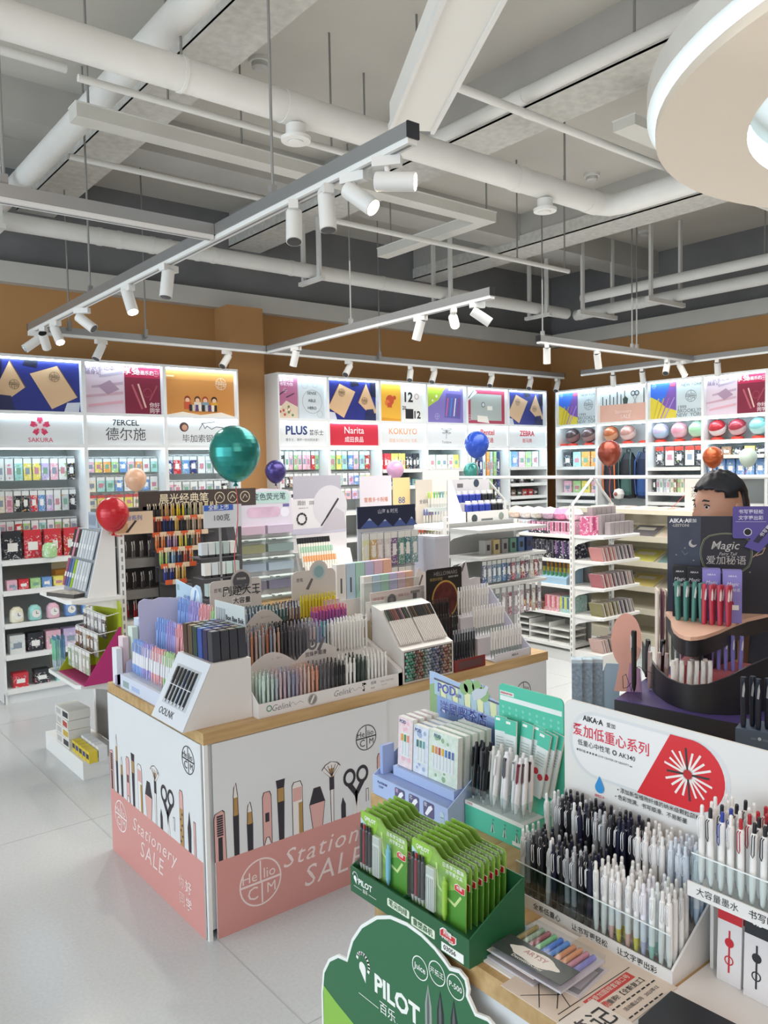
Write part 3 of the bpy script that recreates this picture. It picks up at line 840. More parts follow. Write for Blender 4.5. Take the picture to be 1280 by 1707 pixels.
# ------------------------------------------------------------------ counters
SALM = M('#d3948d', .5)
PANELW = M('#dddfe0', .5)
DK = M('#2c2730', .5); OCH = M('#b08a4e', .5); PNK = M('#dba9a2', .5); OUT = M('#3a3138', .5); PALE = M('#e8e2de', .5)
def art_tools(mb, x0, z0, s, y, pick=None):
    """the drawn row of brushes, pens, knife and scissors; x0,z0 its foot, s its scale"""
    def ol(pts, fill, k=0):
        q = [(x0 + u * s, z0 + v * s) for u, v in pts]
        cx = sum(p[0] for p in q) / len(q); cz = sum(p[1] for p in q) / len(q)
        mb.poly([(cx + (p[0] - cx) * 1.0 + (.0035 * s if p[0] > cx else -.0035 * s) * 2, y - .0002 - k * .0002, p[1] + (.006 * s if p[1] > cz else 0)) for p in q], OUT)
        mb.poly([(p[0], y - .0005 - k * .0002, p[1]) for p in q], fill)
    def brush(u, h, w, body, tip):
        ol([(u - w, 0), (u + w, 0), (u + w * 1.2, h * .55), (u - w * 1.2, h * .55)], body)
        ol([(u - w * 1.1, h * .55), (u + w * 1.1, h * .55), (u + w * .9, h * .8), (u - w * .9, h * .8)], OCH)
        ol([(u - w, h * .8), (u + w, h * .8), (u + w * .3, h * .96), (u, h), (u - w * .6, h * .93)], tip)
    brush(.16, .62, .018, DK, PALE); brush(.29, .42, .02, DK, PALE)
    # cutter knife
    ol([(-.04, 0), (.06, 0), (.05, .40), (.03, .42), (-.03, .40), (-.04, .36)], PNK); ol([(-.01, 0), (.03, 0), (.03, .2), (-.01, .2)], DK, 1)
    for k in range(9):
        ol([(-.012, .21 + k * .02), (.032, .21 + k * .02), (.032, .22 + k * .02), (-.012, .22 + k * .02)], DK, 2)
    # marker, flat brush, glue, eraser, fan brush, pencil, scissors, washi pen
    ol([(.42, 0), (.5, 0), (.5, .42), (.485, .46), (.435, .46), (.42, .42)], PNK); ol([(.44, .2), (.48, .2), (.48, .28), (.44, .28)], DK, 1); ol([(.43, 0), (.49, 0), (.47, .06), (.45, .06)], PALE, 2)
    ol([(.58, 0), (.62, 0), (.63, .34), (.57, .34)], DK); ol([(.57, .34), (.63, .34), (.63, .46), (.57, .46)], OCH); ol([(.57, .46), (.63, .46), (.64, .53), (.56, .53)], DK)
    ol([(.72, 0), (.82, 0), (.82, .42), (.80, .47), (.74, .47), (.72, .44)], PALE); ol([(.78, 0), (.82, 0), (.82, .28), (.78, .28)], OCH, 1); ol([(.725, .3), (.815, .3), (.815, .42), (.725, .42)], PNK, 1)
    ol([(.93, 0), (1.03, 0), (1.06, .22), (.9, .22)], PNK); ol([(.9, .22), (1.06, .22), (1.01, .36), (.95, .36)], DK); text_spots.append((x0 + .98 * s, z0 + .1 * s, s))
    ol([(1.135, 0), (1.155, 0), (1.16, .3), (1.13, .3)], PALE); ol([(1.125, .3), (1.165, .3), (1.165, .42), (1.125, .42)], DK)
    ol([(1.13, .42), (1.16, .42), (1.24, .5), (1.2, .54), (1.14, .56), (1.08, .54), (1.04, .5)], PALE); ol([(1.135, .42), (1.155, .42), (1.17, .5), (1.11, .5)], OCH, 1)
    for k in range(5):
        mb.line([(x0 + 1.145 * s, z0 + .43 * s), (x0 + (1.06 + .042 * k) * s, z0 + .53 * s)], .003 * s * 2, y - .0012, OUT)
    ol([(1.25, 0), (1.29, 0), (1.29, .12), (1.27, .19), (1.25, .12)], DK)
    for sgn in (-1, 1):
        cx, cz = x0 + (1.42 + sgn * .075) * s, z0 + .36 * s
        mb.disc(cx, cz, .085 * s, y - .0006, DK, 20, .052 * s, sx=.85)
        mb.poly([(x0 + (1.42 + sgn * .05) * s, y - .0008, z0 + .3 * s), (x0 + (1.42 + sgn * .1) * s, y - .0008, z0 + .28 * s), (x0 + (1.42 + sgn * .01) * s, y - .0008, z0 + .16 * s), (x0 + (1.42 - sgn * .02) * s, y - .0008, z0 + .2 * s)], DK)
        mb.poly([(x0 + (1.42 + sgn * .02) * s, y - .0009, z0 + .18 * s), (x0 + (1.42 - sgn * .02) * s, y - .0009, z0 + .18 * s), (x0 + (1.42 - sgn * .035) * s, y - .0009, z0), (x0 + (1.42 - sgn * .01) * s, y - .0009, z0)], PALE)
    ol([(1.54, .08), (1.56, .08), (1.56, .2), (1.54, .2)], PALE)
    ol([(1.68, 0), (1.75, 0), (1.75, .46), (1.735, .5), (1.695, .5), (1.68, .46)], PNK); ol([(1.685, .0), (1.745, .0), (1.745, .34), (1.685, .34)], OCH, 1)
    for k in range(6):
        mb.disc(x0 + (1.7 + .03 * (k % 2)) * s, z0 + (.04 + .05 * k) * s, .012 * s, y - .0012, DK, 8)
    ol([(1.85, 0), (1.89, 0), (1.9, .2), (1.87, .36), (1.84, .2)], DK); ol([(1.96, 0), (1.99, 0), (1.99, .3), (1.96, .3)], PNK)
text_spots = []
def sale_panel(parent, x0, x1, z0, z1, y, seam, tools, logo_at, sale, extra=None, name='printed_front'):
    m = MB(); m.box(x0, x1, y, y + .006, z0, z1, PANELW); m.box(x0, x1, y - .0003, y, z0, seam, SALM); p = m.build(name, parent)
    m = MB(); art_tools(m, *tools, y - .0003); m.build('tool_drawing', p)
    u, v, s = sale
    W = M('#f0dcd8', .5)
    text('Stationery', .1 * s, W, p, (u, y - .0012, v), -.001, slant=.3, sx=1.1, gap=1.15); text('SALE', .118 * s, W, p, (u - .03 * s, y - .0012, v - .1 * s), -.002, slant=.2, sx=1.05, gap=1.12)
    for (lx, lz, r, mm) in logo_at:
        logo(p, lx, lz, r, y - .0012, mm)
    if extra:
        ex, ez, es = extra
        for k, ch in enumerate('你好同学'):
            text(ch, es, M('#efc9c3' if k % 2 == 0 else '#f6e8e4', .5), p, (ex + (k % 2) * es * 1.1, y - .0012, ez - (k // 2) * es * 1.25), .008)
    return p
CX0, CX1, CY0, CY1, CT = 1.175, 2.945, 2.455, 3.345, .72
INKM = M('#2b2a30', .5)
t = thing('sales_counter', 'main sales counter with oak top and printed stationery SALE panels', 'counter', (CX0, CY0, 0))
L, D = CX1 - CX0, CY1 - CY0
m = MB(); m.box(.012, L - .012, .012, D - .012, .03, .68, PANELW); m.build('carcass', t)
m = MB(); m.box(.05, L - .05, .05, D - .05, 0, .03, M('#55565a')); m.build('plinth', t)
m = MB(); m.box(0, L, 0, D, .68, CT, WOODM); m.build('worktop', t)
# front facing the photographer: one long board, one shorter
sale_panel(t, .03, .79 - .003, .0, .678, -.004, .27, (.045, .27, .41), [(.68, .555, .05, INKM), (.2, .145, .085, M('#f0dcd8', .5))], (.54, .19, .95))
sale_panel(t, .79, L - .008, .0, .678, .004, .27, (.85, .27, .4), [(1.6, .555, .05, INKM), (1.0, .145, .085, M('#f0dcd8', .5))], (1.33, .19, .95))
# end facing the shop window
e = new('printed_end', None, t, (0, D, 0), LEFTWARD)
sale_panel(e, .0, D - .02, .0, .678, -.004, .27, (.02, .27, .4), [(.775, .6, .05, INKM), (.11, .18, .065, M('#f6ebe8', .5))], (.44, .195, .78), (.69, .13, .05), 'printed_board')
m = MB(); m.box(.0, .014, 0, .012, 0, .68, WHITE); m.build('corner_post', t)

# the near table that carries the displays in front of the photographer
t = thing('sales_counter', 'near sales counter with oak top under the green and white pen displays', 'counter', (.975, -.6, 0))
m = MB(); m.box(.012, 1.19, .012, 1.86, 0, .68, PANELW); m.build('carcass', t)
m = MB(); m.box(0, 1.2, 0, 1.87, .68, CT, WOODM); m.build('worktop', t)
t = thing('sales_counter', 'low side counter behind the near one under the pale blue café stand', 'counter', (1.3, 1.272, 0))
m = MB(); m.box(.012, .74, .01, .42, 0, .68, PANELW); m.build('carcass', t)
m = MB(); m.box(0, .75, 0, .43, .68, CT, WOODM); m.build('worktop', t)
t = thing('sales_counter', 'counter with oak top carrying the black fairy-tale pen display', 'counter', (2.2, .85, 0))
m = MB(); m.box(.012, .74, .01, .94, 0, .68, PANELW); m.build('carcass', t)
m = MB(); m.box(0, .75, 0, .95, .68, CT, WOODM); m.build('worktop', t)
# ------------------------------------------------------------------ pens
_P = {}
def pen_parts(kind, c):
    """meshes of one pen standing on its tip at the origin, clip towards -y; c: tuple of colours"""
    k = (kind, c)
    if k in _P:
        return _P[k]
    out = []
    if kind == 'click':                     # retractable pen: barrel, grip, button, wire clip
        b, g, t = M(c[0], .3), M(c[1], .35), M(c[2], .3)
        cl = M('#e9e9ea', .25, .3) if len(c) < 4 else M(c[3], .3, .3)
        out.append(('barrel', MB().lathe([(.0008, 0), (.0022, .012), (.0038, .017), (.0056, .04), (.0056, .122), (.0046, .126)], [M('#c9cacc', .3, .6), g, g, b, b], 9)))
        out.append(('push_button', MB().lathe([(.0032, .126), (.0032, .14), (.0022, .1425)], t, 8)))
        m = MB(); m.tube([(-.0018, -.0052, .124), (-.0018, -.009, .121), (-.0022, -.0085, .094), (0, -.007, .088), (.0022, -.0085, .094), (.0018, -.009, .121), (.0018, -.0052, .124)], .0008, cl, 5)
        out.append(('clip', m))
    elif kind == 'plain':                   # slim capped or simple pen, far away: one mesh, several colours
        b, g, t = M(c[0], .4), M(c[1], .4), M(c[2], .4)
        m = MB().lathe([(.0012, 0), (.004, .018), (.0052, .04), (.0052, .12), (.0035, .123), (.0033, .14)], [g, g, b, b, t], 7)
        m.box(-.0015, .0015, -.0082, -.0052, .09, .124, t)
        out.append(('barrel', m))
    elif kind == 'marker':                  # thick soft-coloured gel pen with a pale clip and a pale end plug
        b, cl = M(c[0], .4), M(c[1], .4)
        out.append(('barrel', MB().lathe([(.0055, 0), (.0072, .008), (.0074, .052), (.0074, .053)], [b, b, b], 12)))
        out.append(('cap', MB().lathe([(.0077, .053), (.0079, .058), (.0078, .128), (.007, .136)], b, 12)))
        m = MB(); m.prism([(-.0035, .085), (.0015, .083), (.004, .105), (.0022, .124), (-.0015, .112)], -.0098, -.0079, cl); out.append(('clip', m))
    out2 = [(n, m.mesh()) for n, m in out]
    _P[k] = out2
    return out2

def pen(kind, c, mx, label, group, name='gel_pen', cat='pen'):
    ps = pen_parts(kind, c)
    root = new(name, ps[0][1], mx=mx)
    tag(root, label, cat, group)
    for n, me in ps[1:]:
        new(n, me, root)
    return root

def pmx(fr, x, y, z, lean=0, side=0, yaw=0):
    return fr.m @ Matrix.Translation((x, y, z)) @ Matrix.Rotation(R(lean), 4, 'X') @ Matrix.Rotation(R(side), 4, 'Y') @ Matrix.Rotation(R(yaw), 4, 'Z')

def jit(a):
    return random.uniform(-a, a)

TZ0 = .7202          # just on the counter top
# ------------------------------------------------------------------ green tray of blister cards
GREEN = M('#1f5c38', .5)
F1 = Frame(.957, 1.327, TZ0, LEFTWARD)
t = F1.thing('display_tray', 'dark green PILOT tray holding two rows of green blister cards'.replace('PILOT ', ''), 'display tray')
W1, D1 = .349, .145
m = MB(); m.box(0, W1, 0, D1, 0, .004, GREEN); m.build('bottom', t)
m = MB(); m.box(0, W1, 0, .003, .004, .053, GREEN); fp = m.build('front_wall', t)
m = MB(); m.box(0, W1, D1 - .003, D1, .004, .118, GREEN); m.build('rear_wall', t)
for x in (0, W1 - .003):
    m = MB(); m.prism([(.003, .004), (D1 - .003, .004), (D1 - .003, .116), (.10, .1), (.003, .053)], x, x + .003, GREEN, 'x'); m.build('side_wall', t)
m = MB(); m.box(.158, .161, .006, D1 - .004, .004, .05, GREEN); m.build('divider', t)
WT = M('#f2f4ee', .5)
text('PILOT', .017, WT, fp, (.05, -.0006, .030), .03); text('百乐', .0085, WT, fp, (.05, -.0006, .016), .02)
m = MB(); m.line([(.012, .016), (.038, .016)], .0009, -.0006, WT); m.line([(.062, .016), (.086, .016)], .0009, -.0006, WT)
m.line([(.017 + .0085 * math.cos(R(a)), .037 + .009 * math.sin(R(a))) for a in range(170, -31, -20)], .0028, -.0006, WT); m.disc(.0165, .034, .0048, -.0007, WT, 12); m.poly([(.012, -.0006, .034), (.012, -.0006, .031), (.021, -.0006, .022), (.0213, -.0006, .034)], WT); m.build('bird_mark', fp)
m = MB(); m.prism(rrect(.122, .188, .02, .036, .003), -.0006, 0, M('#dfe9d2')); m.prism(rrect(.194, .26, .013, .03, .003), -.0006, 0, M('#dfe9d2')); m.build('caption_tab', fp)
text('笔尖向绿', .014, GREEN, fp, (.155, -.0012, .028), .02); text('重塑森机', .014, GREEN, fp, (.227, -.0012, .0215), .02)
m = MB(); m.prism([(.275 + .021 * a, .036 + .011 * b) for a, b in ((0, .5), (.35, 1), (.7, 1), (1, .5), (2, .5), (2, -.5), (1.6, -1), (1.2, -1), (.9, -.7), (0, -.6))], -.0012, 0, WT)
m.prism([(.277 + .019 * a, .036 + .009 * b) for a, b in ((0, .5), (.35, 1), (.7, 1), (1, .5), (2, .5), (2, -.5), (1.6, -1), (1.2, -1), (.9, -.7), (0, -.6))], -.0018, -.0012, M('#cc2a30')); m.build('red_badge', fp)
text('附赠', .011, WT, fp, (.296, -.0024, .040), .02); text('护眼荧光笔', .006, WT, fp, (.296, -.0024, .030), .02)
m = MB(); m.box(.278, .335, -.0008, 0, .003, .019, WT); m.build('price_label', fp); text('03056', .013, BLACK, fp, (.3, -.0014, .0115), .01)
# the blister cards
def pilot_card(mx, label, group, hl):
    g1 = M('#86ad4c', .45, noise=.4, nscale=38)
    t = thing('blister_card', label, 'pen pack', mx=mx, group=group)
    m = MB(); m.prism([(0, .0), (.149, 0), (.149, .108), (.145, .113), (.085, .113), (.078, .118), (.066, .126), (.004, .126), (0, .122)], 0, .0012, g1); c = m.build('backing_card', t)
    m = MB(); m.poly([(0.001, -.0003, .07), (.05, -.0003, .092), (.06, -.0003, .115), (.05, -.0003, .125), (.002, -.0003, .125)], M('#8fbf3f')); m.poly([(0.001, -.0004, .085), (.02, -.0004, .1), (.0, -.0004, .11)], M('#b9d6d8'))
    m.poly([(.085, -.0003, .02), (.1, -.0003, .06), (.148, -.0003, .08), (.148, -.0003, .001), (.09, -.0003, .001)], M('#4f8f2e')); m.line([(.07, .1), (.075, .06), (.09, .05), (.12, .04), (.135, .06)], .005, -.0005, M('#c5d88f')); m.build('leaf_print', c)
    text('PILOT', .011, WT, c, (.036, -.0008, .113), .03); text('百乐', .006, WT, c, (.03, -.0008, .104), .02); text('日系学习套装', .0095, WT, c, (.115, -.0008, .105), .02); text('开学季文具', .009, WT, c, (.118, -.0008, .094), .02)
    m = MB(); m.disc(.017, .114, .004, -.0008, WT, 12, .0025); m.poly([(.015, -.0008, .112), (.019, -.0008, .112), (.017, -.0008, .106)], WT); m.build('bird_mark', c)
    m = MB(); m.prism([(.120 + .013 * a, .075 + .008 * b) for a, b in ((0, .6), (.5, 1), (1, .7), (2, .6), (2, -.8), (1.4, -1), (.9, -.8), (0, -.6))], -.0012, 0, WT); m.prism([(.1212 + .0122 * a, .075 + .0068 * b) for a, b in ((0, .6), (.5, 1), (1, .7), (2, .6), (2, -.8), (1.4, -1), (.9, -.8), (0, -.6))], -.0018, -.0012, M('#cc2a30')); m.build('red_badge', c)
    text('附赠', .007, WT, c, (.133, -.0022, .0765), .02)
    for k, col in enumerate(('#26262a', '#8a2530', '#26262a', '#3a3a40')):
        m = MB(); m.lathe([(.001, .006), (.0042, .02), (.0042, .09), (.003, .093)], [M('#c9c9c9', .3), M(col, .3), M('#5a5a60', .25)], 8, (.010 + k * .0095, -.0055, 0)); m.lathe([(.0028, .093), (.0028, .101)], M('#a8343c' if k == 1 else '#2a2a30'), 8, (.010 + k * .0095, -.0055, 0)); m.build('pen', t)
    m = MB(); m.box(.049, .071, -.008, -.001, .008, .09, M('#d9ddd8', .4)); m.box(.0495, .0705, -.0084, -.008, .075, .088, M('#bfc5bf')); 
    for k in range(4):
        m.line([(.0525 + k * .005, .012), (.0525 + k * .005, .07)], .0012, -.0085, M('#6b706c'))
    m.build('refill_pack', t)
    m = MB(); m.lathe([(.002, .0), (.0052, .012), (.0056, .07), (.003, .074), (.0028, .082)], M(hl, .35), 9, (.099, -.006, .006)); m.build('highlighter', t)
    m = MB(); m.box(.003, .11, -.0145, -.0005, .003, .095, M('#fafdfc', clear=1)); m.build('blister', t)
    return t
rowname = lambda k: 'front' if k == 0 else '%s from front' % ORD[k]
for col, (x0, hl, cn, n) in enumerate(((.006, '#7cc0dc', 'left', 7), (.166, '#9ccb3c', 'right', 8))):
    src = None
    for k in range(n):
        lab = 'green blister card, %s in the %s row of the dark green tray' % (rowname(k), cn)
        mx = F1.m @ Matrix.Translation((x0 + jit(.001) + (.003 if col else 0), .022 + k * .0148, .006 + .036 + (.001 * k))) @ Matrix.Rotation(R(-1.5), 4, 'X')
        if src is None:
            src = pilot_card(mx, lab, 'green blister cards in the green tray', hl)
        else:
            c = copy_tree(src); c.matrix_basis = mx; tag(c, lab)
# raised floor the cards stand on
m = MB(); m.box(.004, .157, .004, D1 - .004, .004, .0425, M('#245f3c')); m.box(.162, W1 - .004, .004, D1 - .004, .004, .0425, M('#245f3c')); bpy.data.objects['display_tray'] and m.build('inner_step', bpy.data.objects['display_tray'])

# green cloud-shaped standee on the floor before the near table
t = thing('cloud_standee', 'dark green cloud-shaped standee with white border and large white lettering', 'sign', (.955, 1.446, 0), LEFTWARD)
OUTL = [(.002, .367), (.002, .443), (.01, .494), (.034, .533), (.067, .558), (.101, .565), (.106, .582), (.121, .618), (.154, .662), (.206, .704), (.25, .724), (.301, .732), (.344, .73), (.381, .721), (.408, .709), (.419, .702), (.443, .709), (.462, .701), (.468, .683), (.466, .672), (.484, .651), (.512, .658), (.535, .65), (.55, .61), (.55, .36), (.53, .3), (.47, .25), (.44, 0), (.11, 0), (.08, .25), (.02, .3)]
def inset(pts, d):
    out = []
    n = len(pts)
    for i in range(n):
        p0, p1, p2 = Vector(pts[i - 1]), Vector(pts[i]), Vector(pts[(i + 1) % n])
        tn = (p2 - p0).normalized()
        out.append((p1.x + tn.y * d, p1.y - tn.x * d))
    return out
m = MB(); m.prism(OUTL, 0, .005, M('#eef0ec')); m.build('white_border_board', t)
m = MB(); m.prism(inset(OUTL, .007), -.0006, 0, M('#2c6b45')); f = m.build('green_face', t)
m = MB(); m.poly([(.012, -.0009, .462), (.06, -.0009, .448), (.123, -.0009, .434), (.15, -.0009, .37), (.14, -.0009, .3), (.03, -.0009, .31), (.01, -.0009, .36)], M('#8cbf4a')); m.build('light_green_hill', f)
text('PILOT', .052, WT, f, (.266, -.001, .561), .035); text('百乐', .026, WT, f, (.238, -.001, .52), .01)
m = MB(); m.line([(.144, .513), (.209, .514)], .0014, -.001, WT); m.line([(.268, .514), (.34, .514)], .0014, -.001, WT); m.line([(.16 + .02 * math.cos(R(a)), .583 + .021 * math.sin(R(a))) for a in range(170, -31, -20)], .0065, -.001, WT); m.disc(.158, .574, .011, -.0012, WT, 18); m.poly([(.147, -.001, .574), (.147, -.001, .568), (.168, -.001, .545), (.169, -.001, .574)], WT); m.build('bird_mark', f)
m = MB()
for x, z in ((.339, .661), (.386, .674), (.435, .673)):
    m.disc(x, z, .0225, -.001, WT, 28, .0205)
m.build('caption_ring', f)
for s, x, z, q in (('Juice', .339, .661, .0165), ('开拓王', .386, .674, .0125), ('P-500', .435, .673, .0145)):
    text(s, q, WT, f, (x, -.0012, z), .012)
for x, z, c in ((.361, .641, '#9aa39c'), (.394, .645, '#20262a'), (.43, .648, '#20262a')):
    m = MB(); m.poly([(x, -.001, z), (x + .009, -.001, z - .04), (x + .011, -.001, .36), (x - .011, -.001, .36), (x - .009, -.001, z - .04)], M(c)); m.poly([(x, -.0012, z - .008), (x + .003, -.0012, z - .04), (x + .002, -.0012, .37), (x - .004, -.0012, .37), (x - .004, -.0012, z - .04)], M('#5a6462')); m.build('printed_pen', f)

# ------------------------------------------------------------------ pale blue café display with boxed pen sets
F2 = Frame(1.302, 1.694, TZ0, LEFTWARD)
PB = M('#a9bce2', .5); PB2 = M('#98abd8', .5)
t = F2.thing('display_stand', 'pale blue display stand with a café awning header and boxed pen sets', 'display stand')
W2, D2 = .296, .215
m = MB(); m.box(0, W2, 0, D2, 0, .004, PB); m.build('bottom', t)
m = MB(); m.box(0, W2, 0, .003, .004, .052, PB); fp = m.build('front_wall', t)
m = MB(); m.box(.003, W2 - .003, .003, .045, .048, .051, PB2); m.build('front_ledge', t)
m = MB(); m.prism([(.04, .052), (.2, .052), (.2, .0775), (.04, .0775)], .04, W2 - .02, PB, 'x'); m.build('riser_step', t)
for x in (0, W2 - .003):
    m = MB(); m.prism([(.003, .004), (D2 - .003, .004), (D2 - .003, .182), (.003, .052)], x, x + .003, PB, 'x'); m.build('side_wall', t)
m = MB(); m.prism([(0, .004), (W2, .004), (W2, .235), (W2 - .01, .262), (.24, .27), (.21, .3), (.17, .305), (.13, .285), (.02, .298), (0, .298)], D2 - .003, D2, M('#a8bedd', .5)); h = m.build('header_board', t)
m = MB(); y = D2 - .0036
m.poly([(.0, y, .17), (.0, y, .26), (.03, y, .27), (.04, y, .17)], M('#8fae7c')); m.poly([(.25, y, .15), (W2, y, .15), (W2, y, .235), (.27, y, .25)], M('#8aa97a'))
m.poly([(.02, y - .0004, .283), (.285, y - .0004, .262), (.285, y - .0004, .258), (.02, y - .0004, .278)], M('#5f5c68'))
for k in range(11):
    u = .02 + k * .024
    m.poly([(u, y - .0003, .279 - .002 * k), (u + .024, y - .0003, .277 - .002 * k), (u + .024 + .003, y - .0003, .235 - .0015 * k), (u + .001, y - .0003, .237 - .0015 * k)], M('#dfe3b4' if k % 2 else '#a9c6d2'))
m.poly([(.03, y - .0002, .235), (.28, y - .0002, .215), (.28, y - .0002, .1), (.03, y - .0002, .1)], M('#8ea8d6')); m.poly([(.045, y - .0004, .222), (.265, y - .0004, .205), (.265, y - .0004, .1), (.045, y - .0004, .1)], M('#7d98c8'))
m.build('awning_print', h)
m = MB()
for cx, cz, r in ((.16, .285, .02), (.19, .29, .018), (.215, .275, .02), (.14, .275, .016)):
    m.disc(cx, cz, r, y - .0008, M('#8fb27a'), 16)
m.poly([(.17, y - .0012, .272), (.19, y - .0012, .287), (.215, y - .0012, .29), (.225, y - .0012, .302), (.232, y - .0012, .298), (.224, y - .0012, .277), (.205, y - .0012, .262), (.178, y - .0012, .25)], M('#c3cbd2')); m.build('foliage_print', h)
text('POD', .036, M('#f1f3fb'), h, (.072, y - .001, .258), .06); text('POD', .036, M('#5462a5'), h, (.072, y - .0016, .258), .03); text('派淘', .012, M('#5462a5'), h, (.118, y - .0016, .25), .02)
text('洋風喫茶店', .037, M('#f1f3fb'), h, (.135, y - .001, .205), .06); text('洋風喫茶店', .037, M('#5562ae'), h, (.135, y - .0016, .205), .025)
text('PLATINUM', .0085, M('#3f4a86'), fp, (.042, -.0006, .038), .03); text('白金牌', .007, M('#3f4a86'), fp, (.036, -.0006, .027), .02)
for k, (c, s) in enumerate((('#d9b9d6', '果'), ('#e0e2ea', '芯'), ('#dfe3f0', '软'))):
    x = .095 + k * .056
    m = MB(); m.prism(rrect(x, x + .04, .008, .046, .005), -.0008, 0, M('#5c587c')); m.poly([(x + .006, -.001, .014), (x + .014, -.001, .011), (x + .035, -.001, .034), (x + .03, -.001, .041), (x + .02, -.001, .036)], M('#eceef4')); m.build('picture_tab', fp); text(s, .012, M(c), fp, (x + .009, -.0014, .038), .02)
m = MB(); m.disc(.275, .03, .008, -.0008, M('#b9cdda'), 10); m.box(.268, .283, -.0008, 0, .008, .024, M('#a8bfca')); m.build('small_print', fp)
m = MB(); m.box(.008, .02, .02, .06, .052, .13, PB2); m.build('side_flap', t)
def set_box(mx, label, group, w, hh, c1, c2, pens, txtc):
    t = thing('pen_set_box', label, 'pen set box', mx=mx, group=group)
    m = MB(); m.box(0, w, 0, .016, 0, hh, M('#e2e6e2', .4)); m.build('carton', t)
    m = MB(); m.poly([(0, -.0004, 0), (w, -.0004, 0), (w, -.0004, hh), (0, -.0004, hh)], M(c1, .4, noise=.12, nscale=60)); 
    for k in range(7):
        m.disc(random.uniform(.01, w - .01), random.choice((random.uniform(.01, .04), random.uniform(.1, hh - .012))), random.uniform(.004, .009), -.0006, M(c2, .4), 10)
    m.poly([(.012, -.0008, .028), (w - .012, -.0008, .028), (w - .012, -.0008, .094), (.012, -.0008, .094)], M('#dfe6e4', .2)); f = m.build('printed_front', t)
    text('POD', .0125, M(txtc), f, (w * .3, -.0012, hh - .013), .03)
    n = len(pens)
    for k, c in enumerate(pens):
        x = w / 2 + (k - (n - 1) / 2) * ((w - .034) / max(n - 1, 1))
        m = MB(); m.box(x - .0035, x + .0035, -.0022, -.0009, .034, .07, M('#d9dfe4', .3)); m.box(x - .0035, x + .0035, -.0024, -.0009, .07, .088, M(c, .35)); m.build('pen', f)
    return t
sets = (('pink-orange', .058, .133, '#e6d3d6', '#e9b9c4', ('#e0a23a', '#5c8f52', '#e08f7c'), '#5a5f8c', .045, 'narrow pink'), ('blue-grey', .058, .125, '#d3dbe8', '#9fb2d0', ('#3f6f72', '#4e8c80', '#6fa8b0'), '#4f5a94', .108, 'narrow blue'), ('green', .107, .128, '#d2e0d4', '#8fb28a', ('#d0a83c', '#d98a52', '#b5563f', '#d9b03c', '#4f7fb8', '#3f5f9a', '#5c6fae'), '#4a5f8c', .168, 'wide green'))
for _, w, hh, c1, c2, ps, tc, x0, nm in sets:
    src = None
    for k in range(5 if nm == 'wide green' else 4):
        lab = '%s boxed pen set, %s of its row on the pale blue stand' % (nm, rowname(k))
        mx = F2.m @ Matrix.Translation((x0, .052 + k * .0255, .0785)) @ Matrix.Rotation(R(-3), 4, 'X')
        if src is None:
            src = set_box(mx, lab, 'boxed pen sets', w, hh, c1, c2, ps, tc)
        else:
            c = copy_tree(src); c.matrix_basis = mx; tag(c, lab)

# ------------------------------------------------------------------ teal display
F3 = Frame(1.357, 1.395, TZ0, LEFTWARD)
TEAL = M('#52c3a6', .5)
W3, D3 = .192, .125
t = F3.thing('display_stand', 'teal display stand with refill packets and a clear pen cup', 'display stand')
m = MB(); m.prism([(0, 0), (D3, 0), (D3, .1), (.075, .06), (0, .058)], 0, W3, TEAL, 'x'); b = m.build('base_box', t)
m = MB(); m.box(.001, W3 - .001, .0, .07, .0585, .0615, M('#cfd5d3')); m.build('ledge', t)
m = MB(); m.prism(rrect(.0, W3 + .012, .06, .33, .014), D3, D3 + .004, TEAL); h = m.build('header_board', t)
m = MB(); m.box(.004, W3 + .008, D3 - .0006, D3, .288, .3, M('#e8efec')); m.box(.004, .05, D3 - .0008, D3, .302, .312, M('#e8efec'))
for k in range(9):
    m.disc(.014 + k * .022, .272, .004, D3 - .0006, M('#7fd3bd'), 8); m.disc(.014 + k * .022, .258, .004, D3 - .0006, M('#7fd3bd'), 8)
m.build('pale_band', h); text('GREENSPARK', .007, M('#c8434a'), h, (.026, D3 - .0012, .307), .03)
m = MB(); m.box(.0, W3, -.0006, 0, .052, .0615, M('#e8efec')); m.build('pale_strip', b); text('中性笔', .006, M('#c8434a'), b, (.018, -.001, .057), .02)
for k in range(3):
    m = MB(); x = .095 + k * .038
    for q in (-1, 0, 1):
        m.line([(x - .002, .034), (x + q * .005 - .002, .012)], .002, -.0008, M('#dfe9e4' if q else '#3d6f63'))
    m.build('printed_pen', b); text('0.5', .005, M('#2b5a4e'), b, (x, -.0008, .042), .02)
m = MB(); m.box(.155, .185, -.0008, 0, .004, .013, WT); m.build('price_label', b)
m = MB()
for x in (.003, .06, .118, .176):
    m.box(x, x + .0012, .004, .062, .062, .1, CLEAR)
m.box(.003, .177, .002, .0035, .062, .1, CLEAR); m.build('clear_pen_cup', t)
cols = [('#1b1c22', '#1b1c22', '#1b1c22'), ('#1b1c22', '#1b1c22', '#1b1c22'), ('#1b1c22', '#22232a', '#1b1c22'), ('#dcdad6', '#dcdad6', '#c9c9c6'), ('#e8e8e8', '#e8e8e8', '#e0e0e0'), ('#ecebee', '#ecebee', '#2d2f6b'), ('#ecebee', '#ecebee', '#2b2b30'), ('#ecebee', '#ecebee', '#d3d3d3'), ('#ecebee', '#ecebee', '#7a2a38'), ('#ecebee', '#ecebee', '#5a4550')]
nm = ['black', 'black', 'black', 'grey', 'white', 'white', 'white', 'white', 'white', 'white']
pk = 0
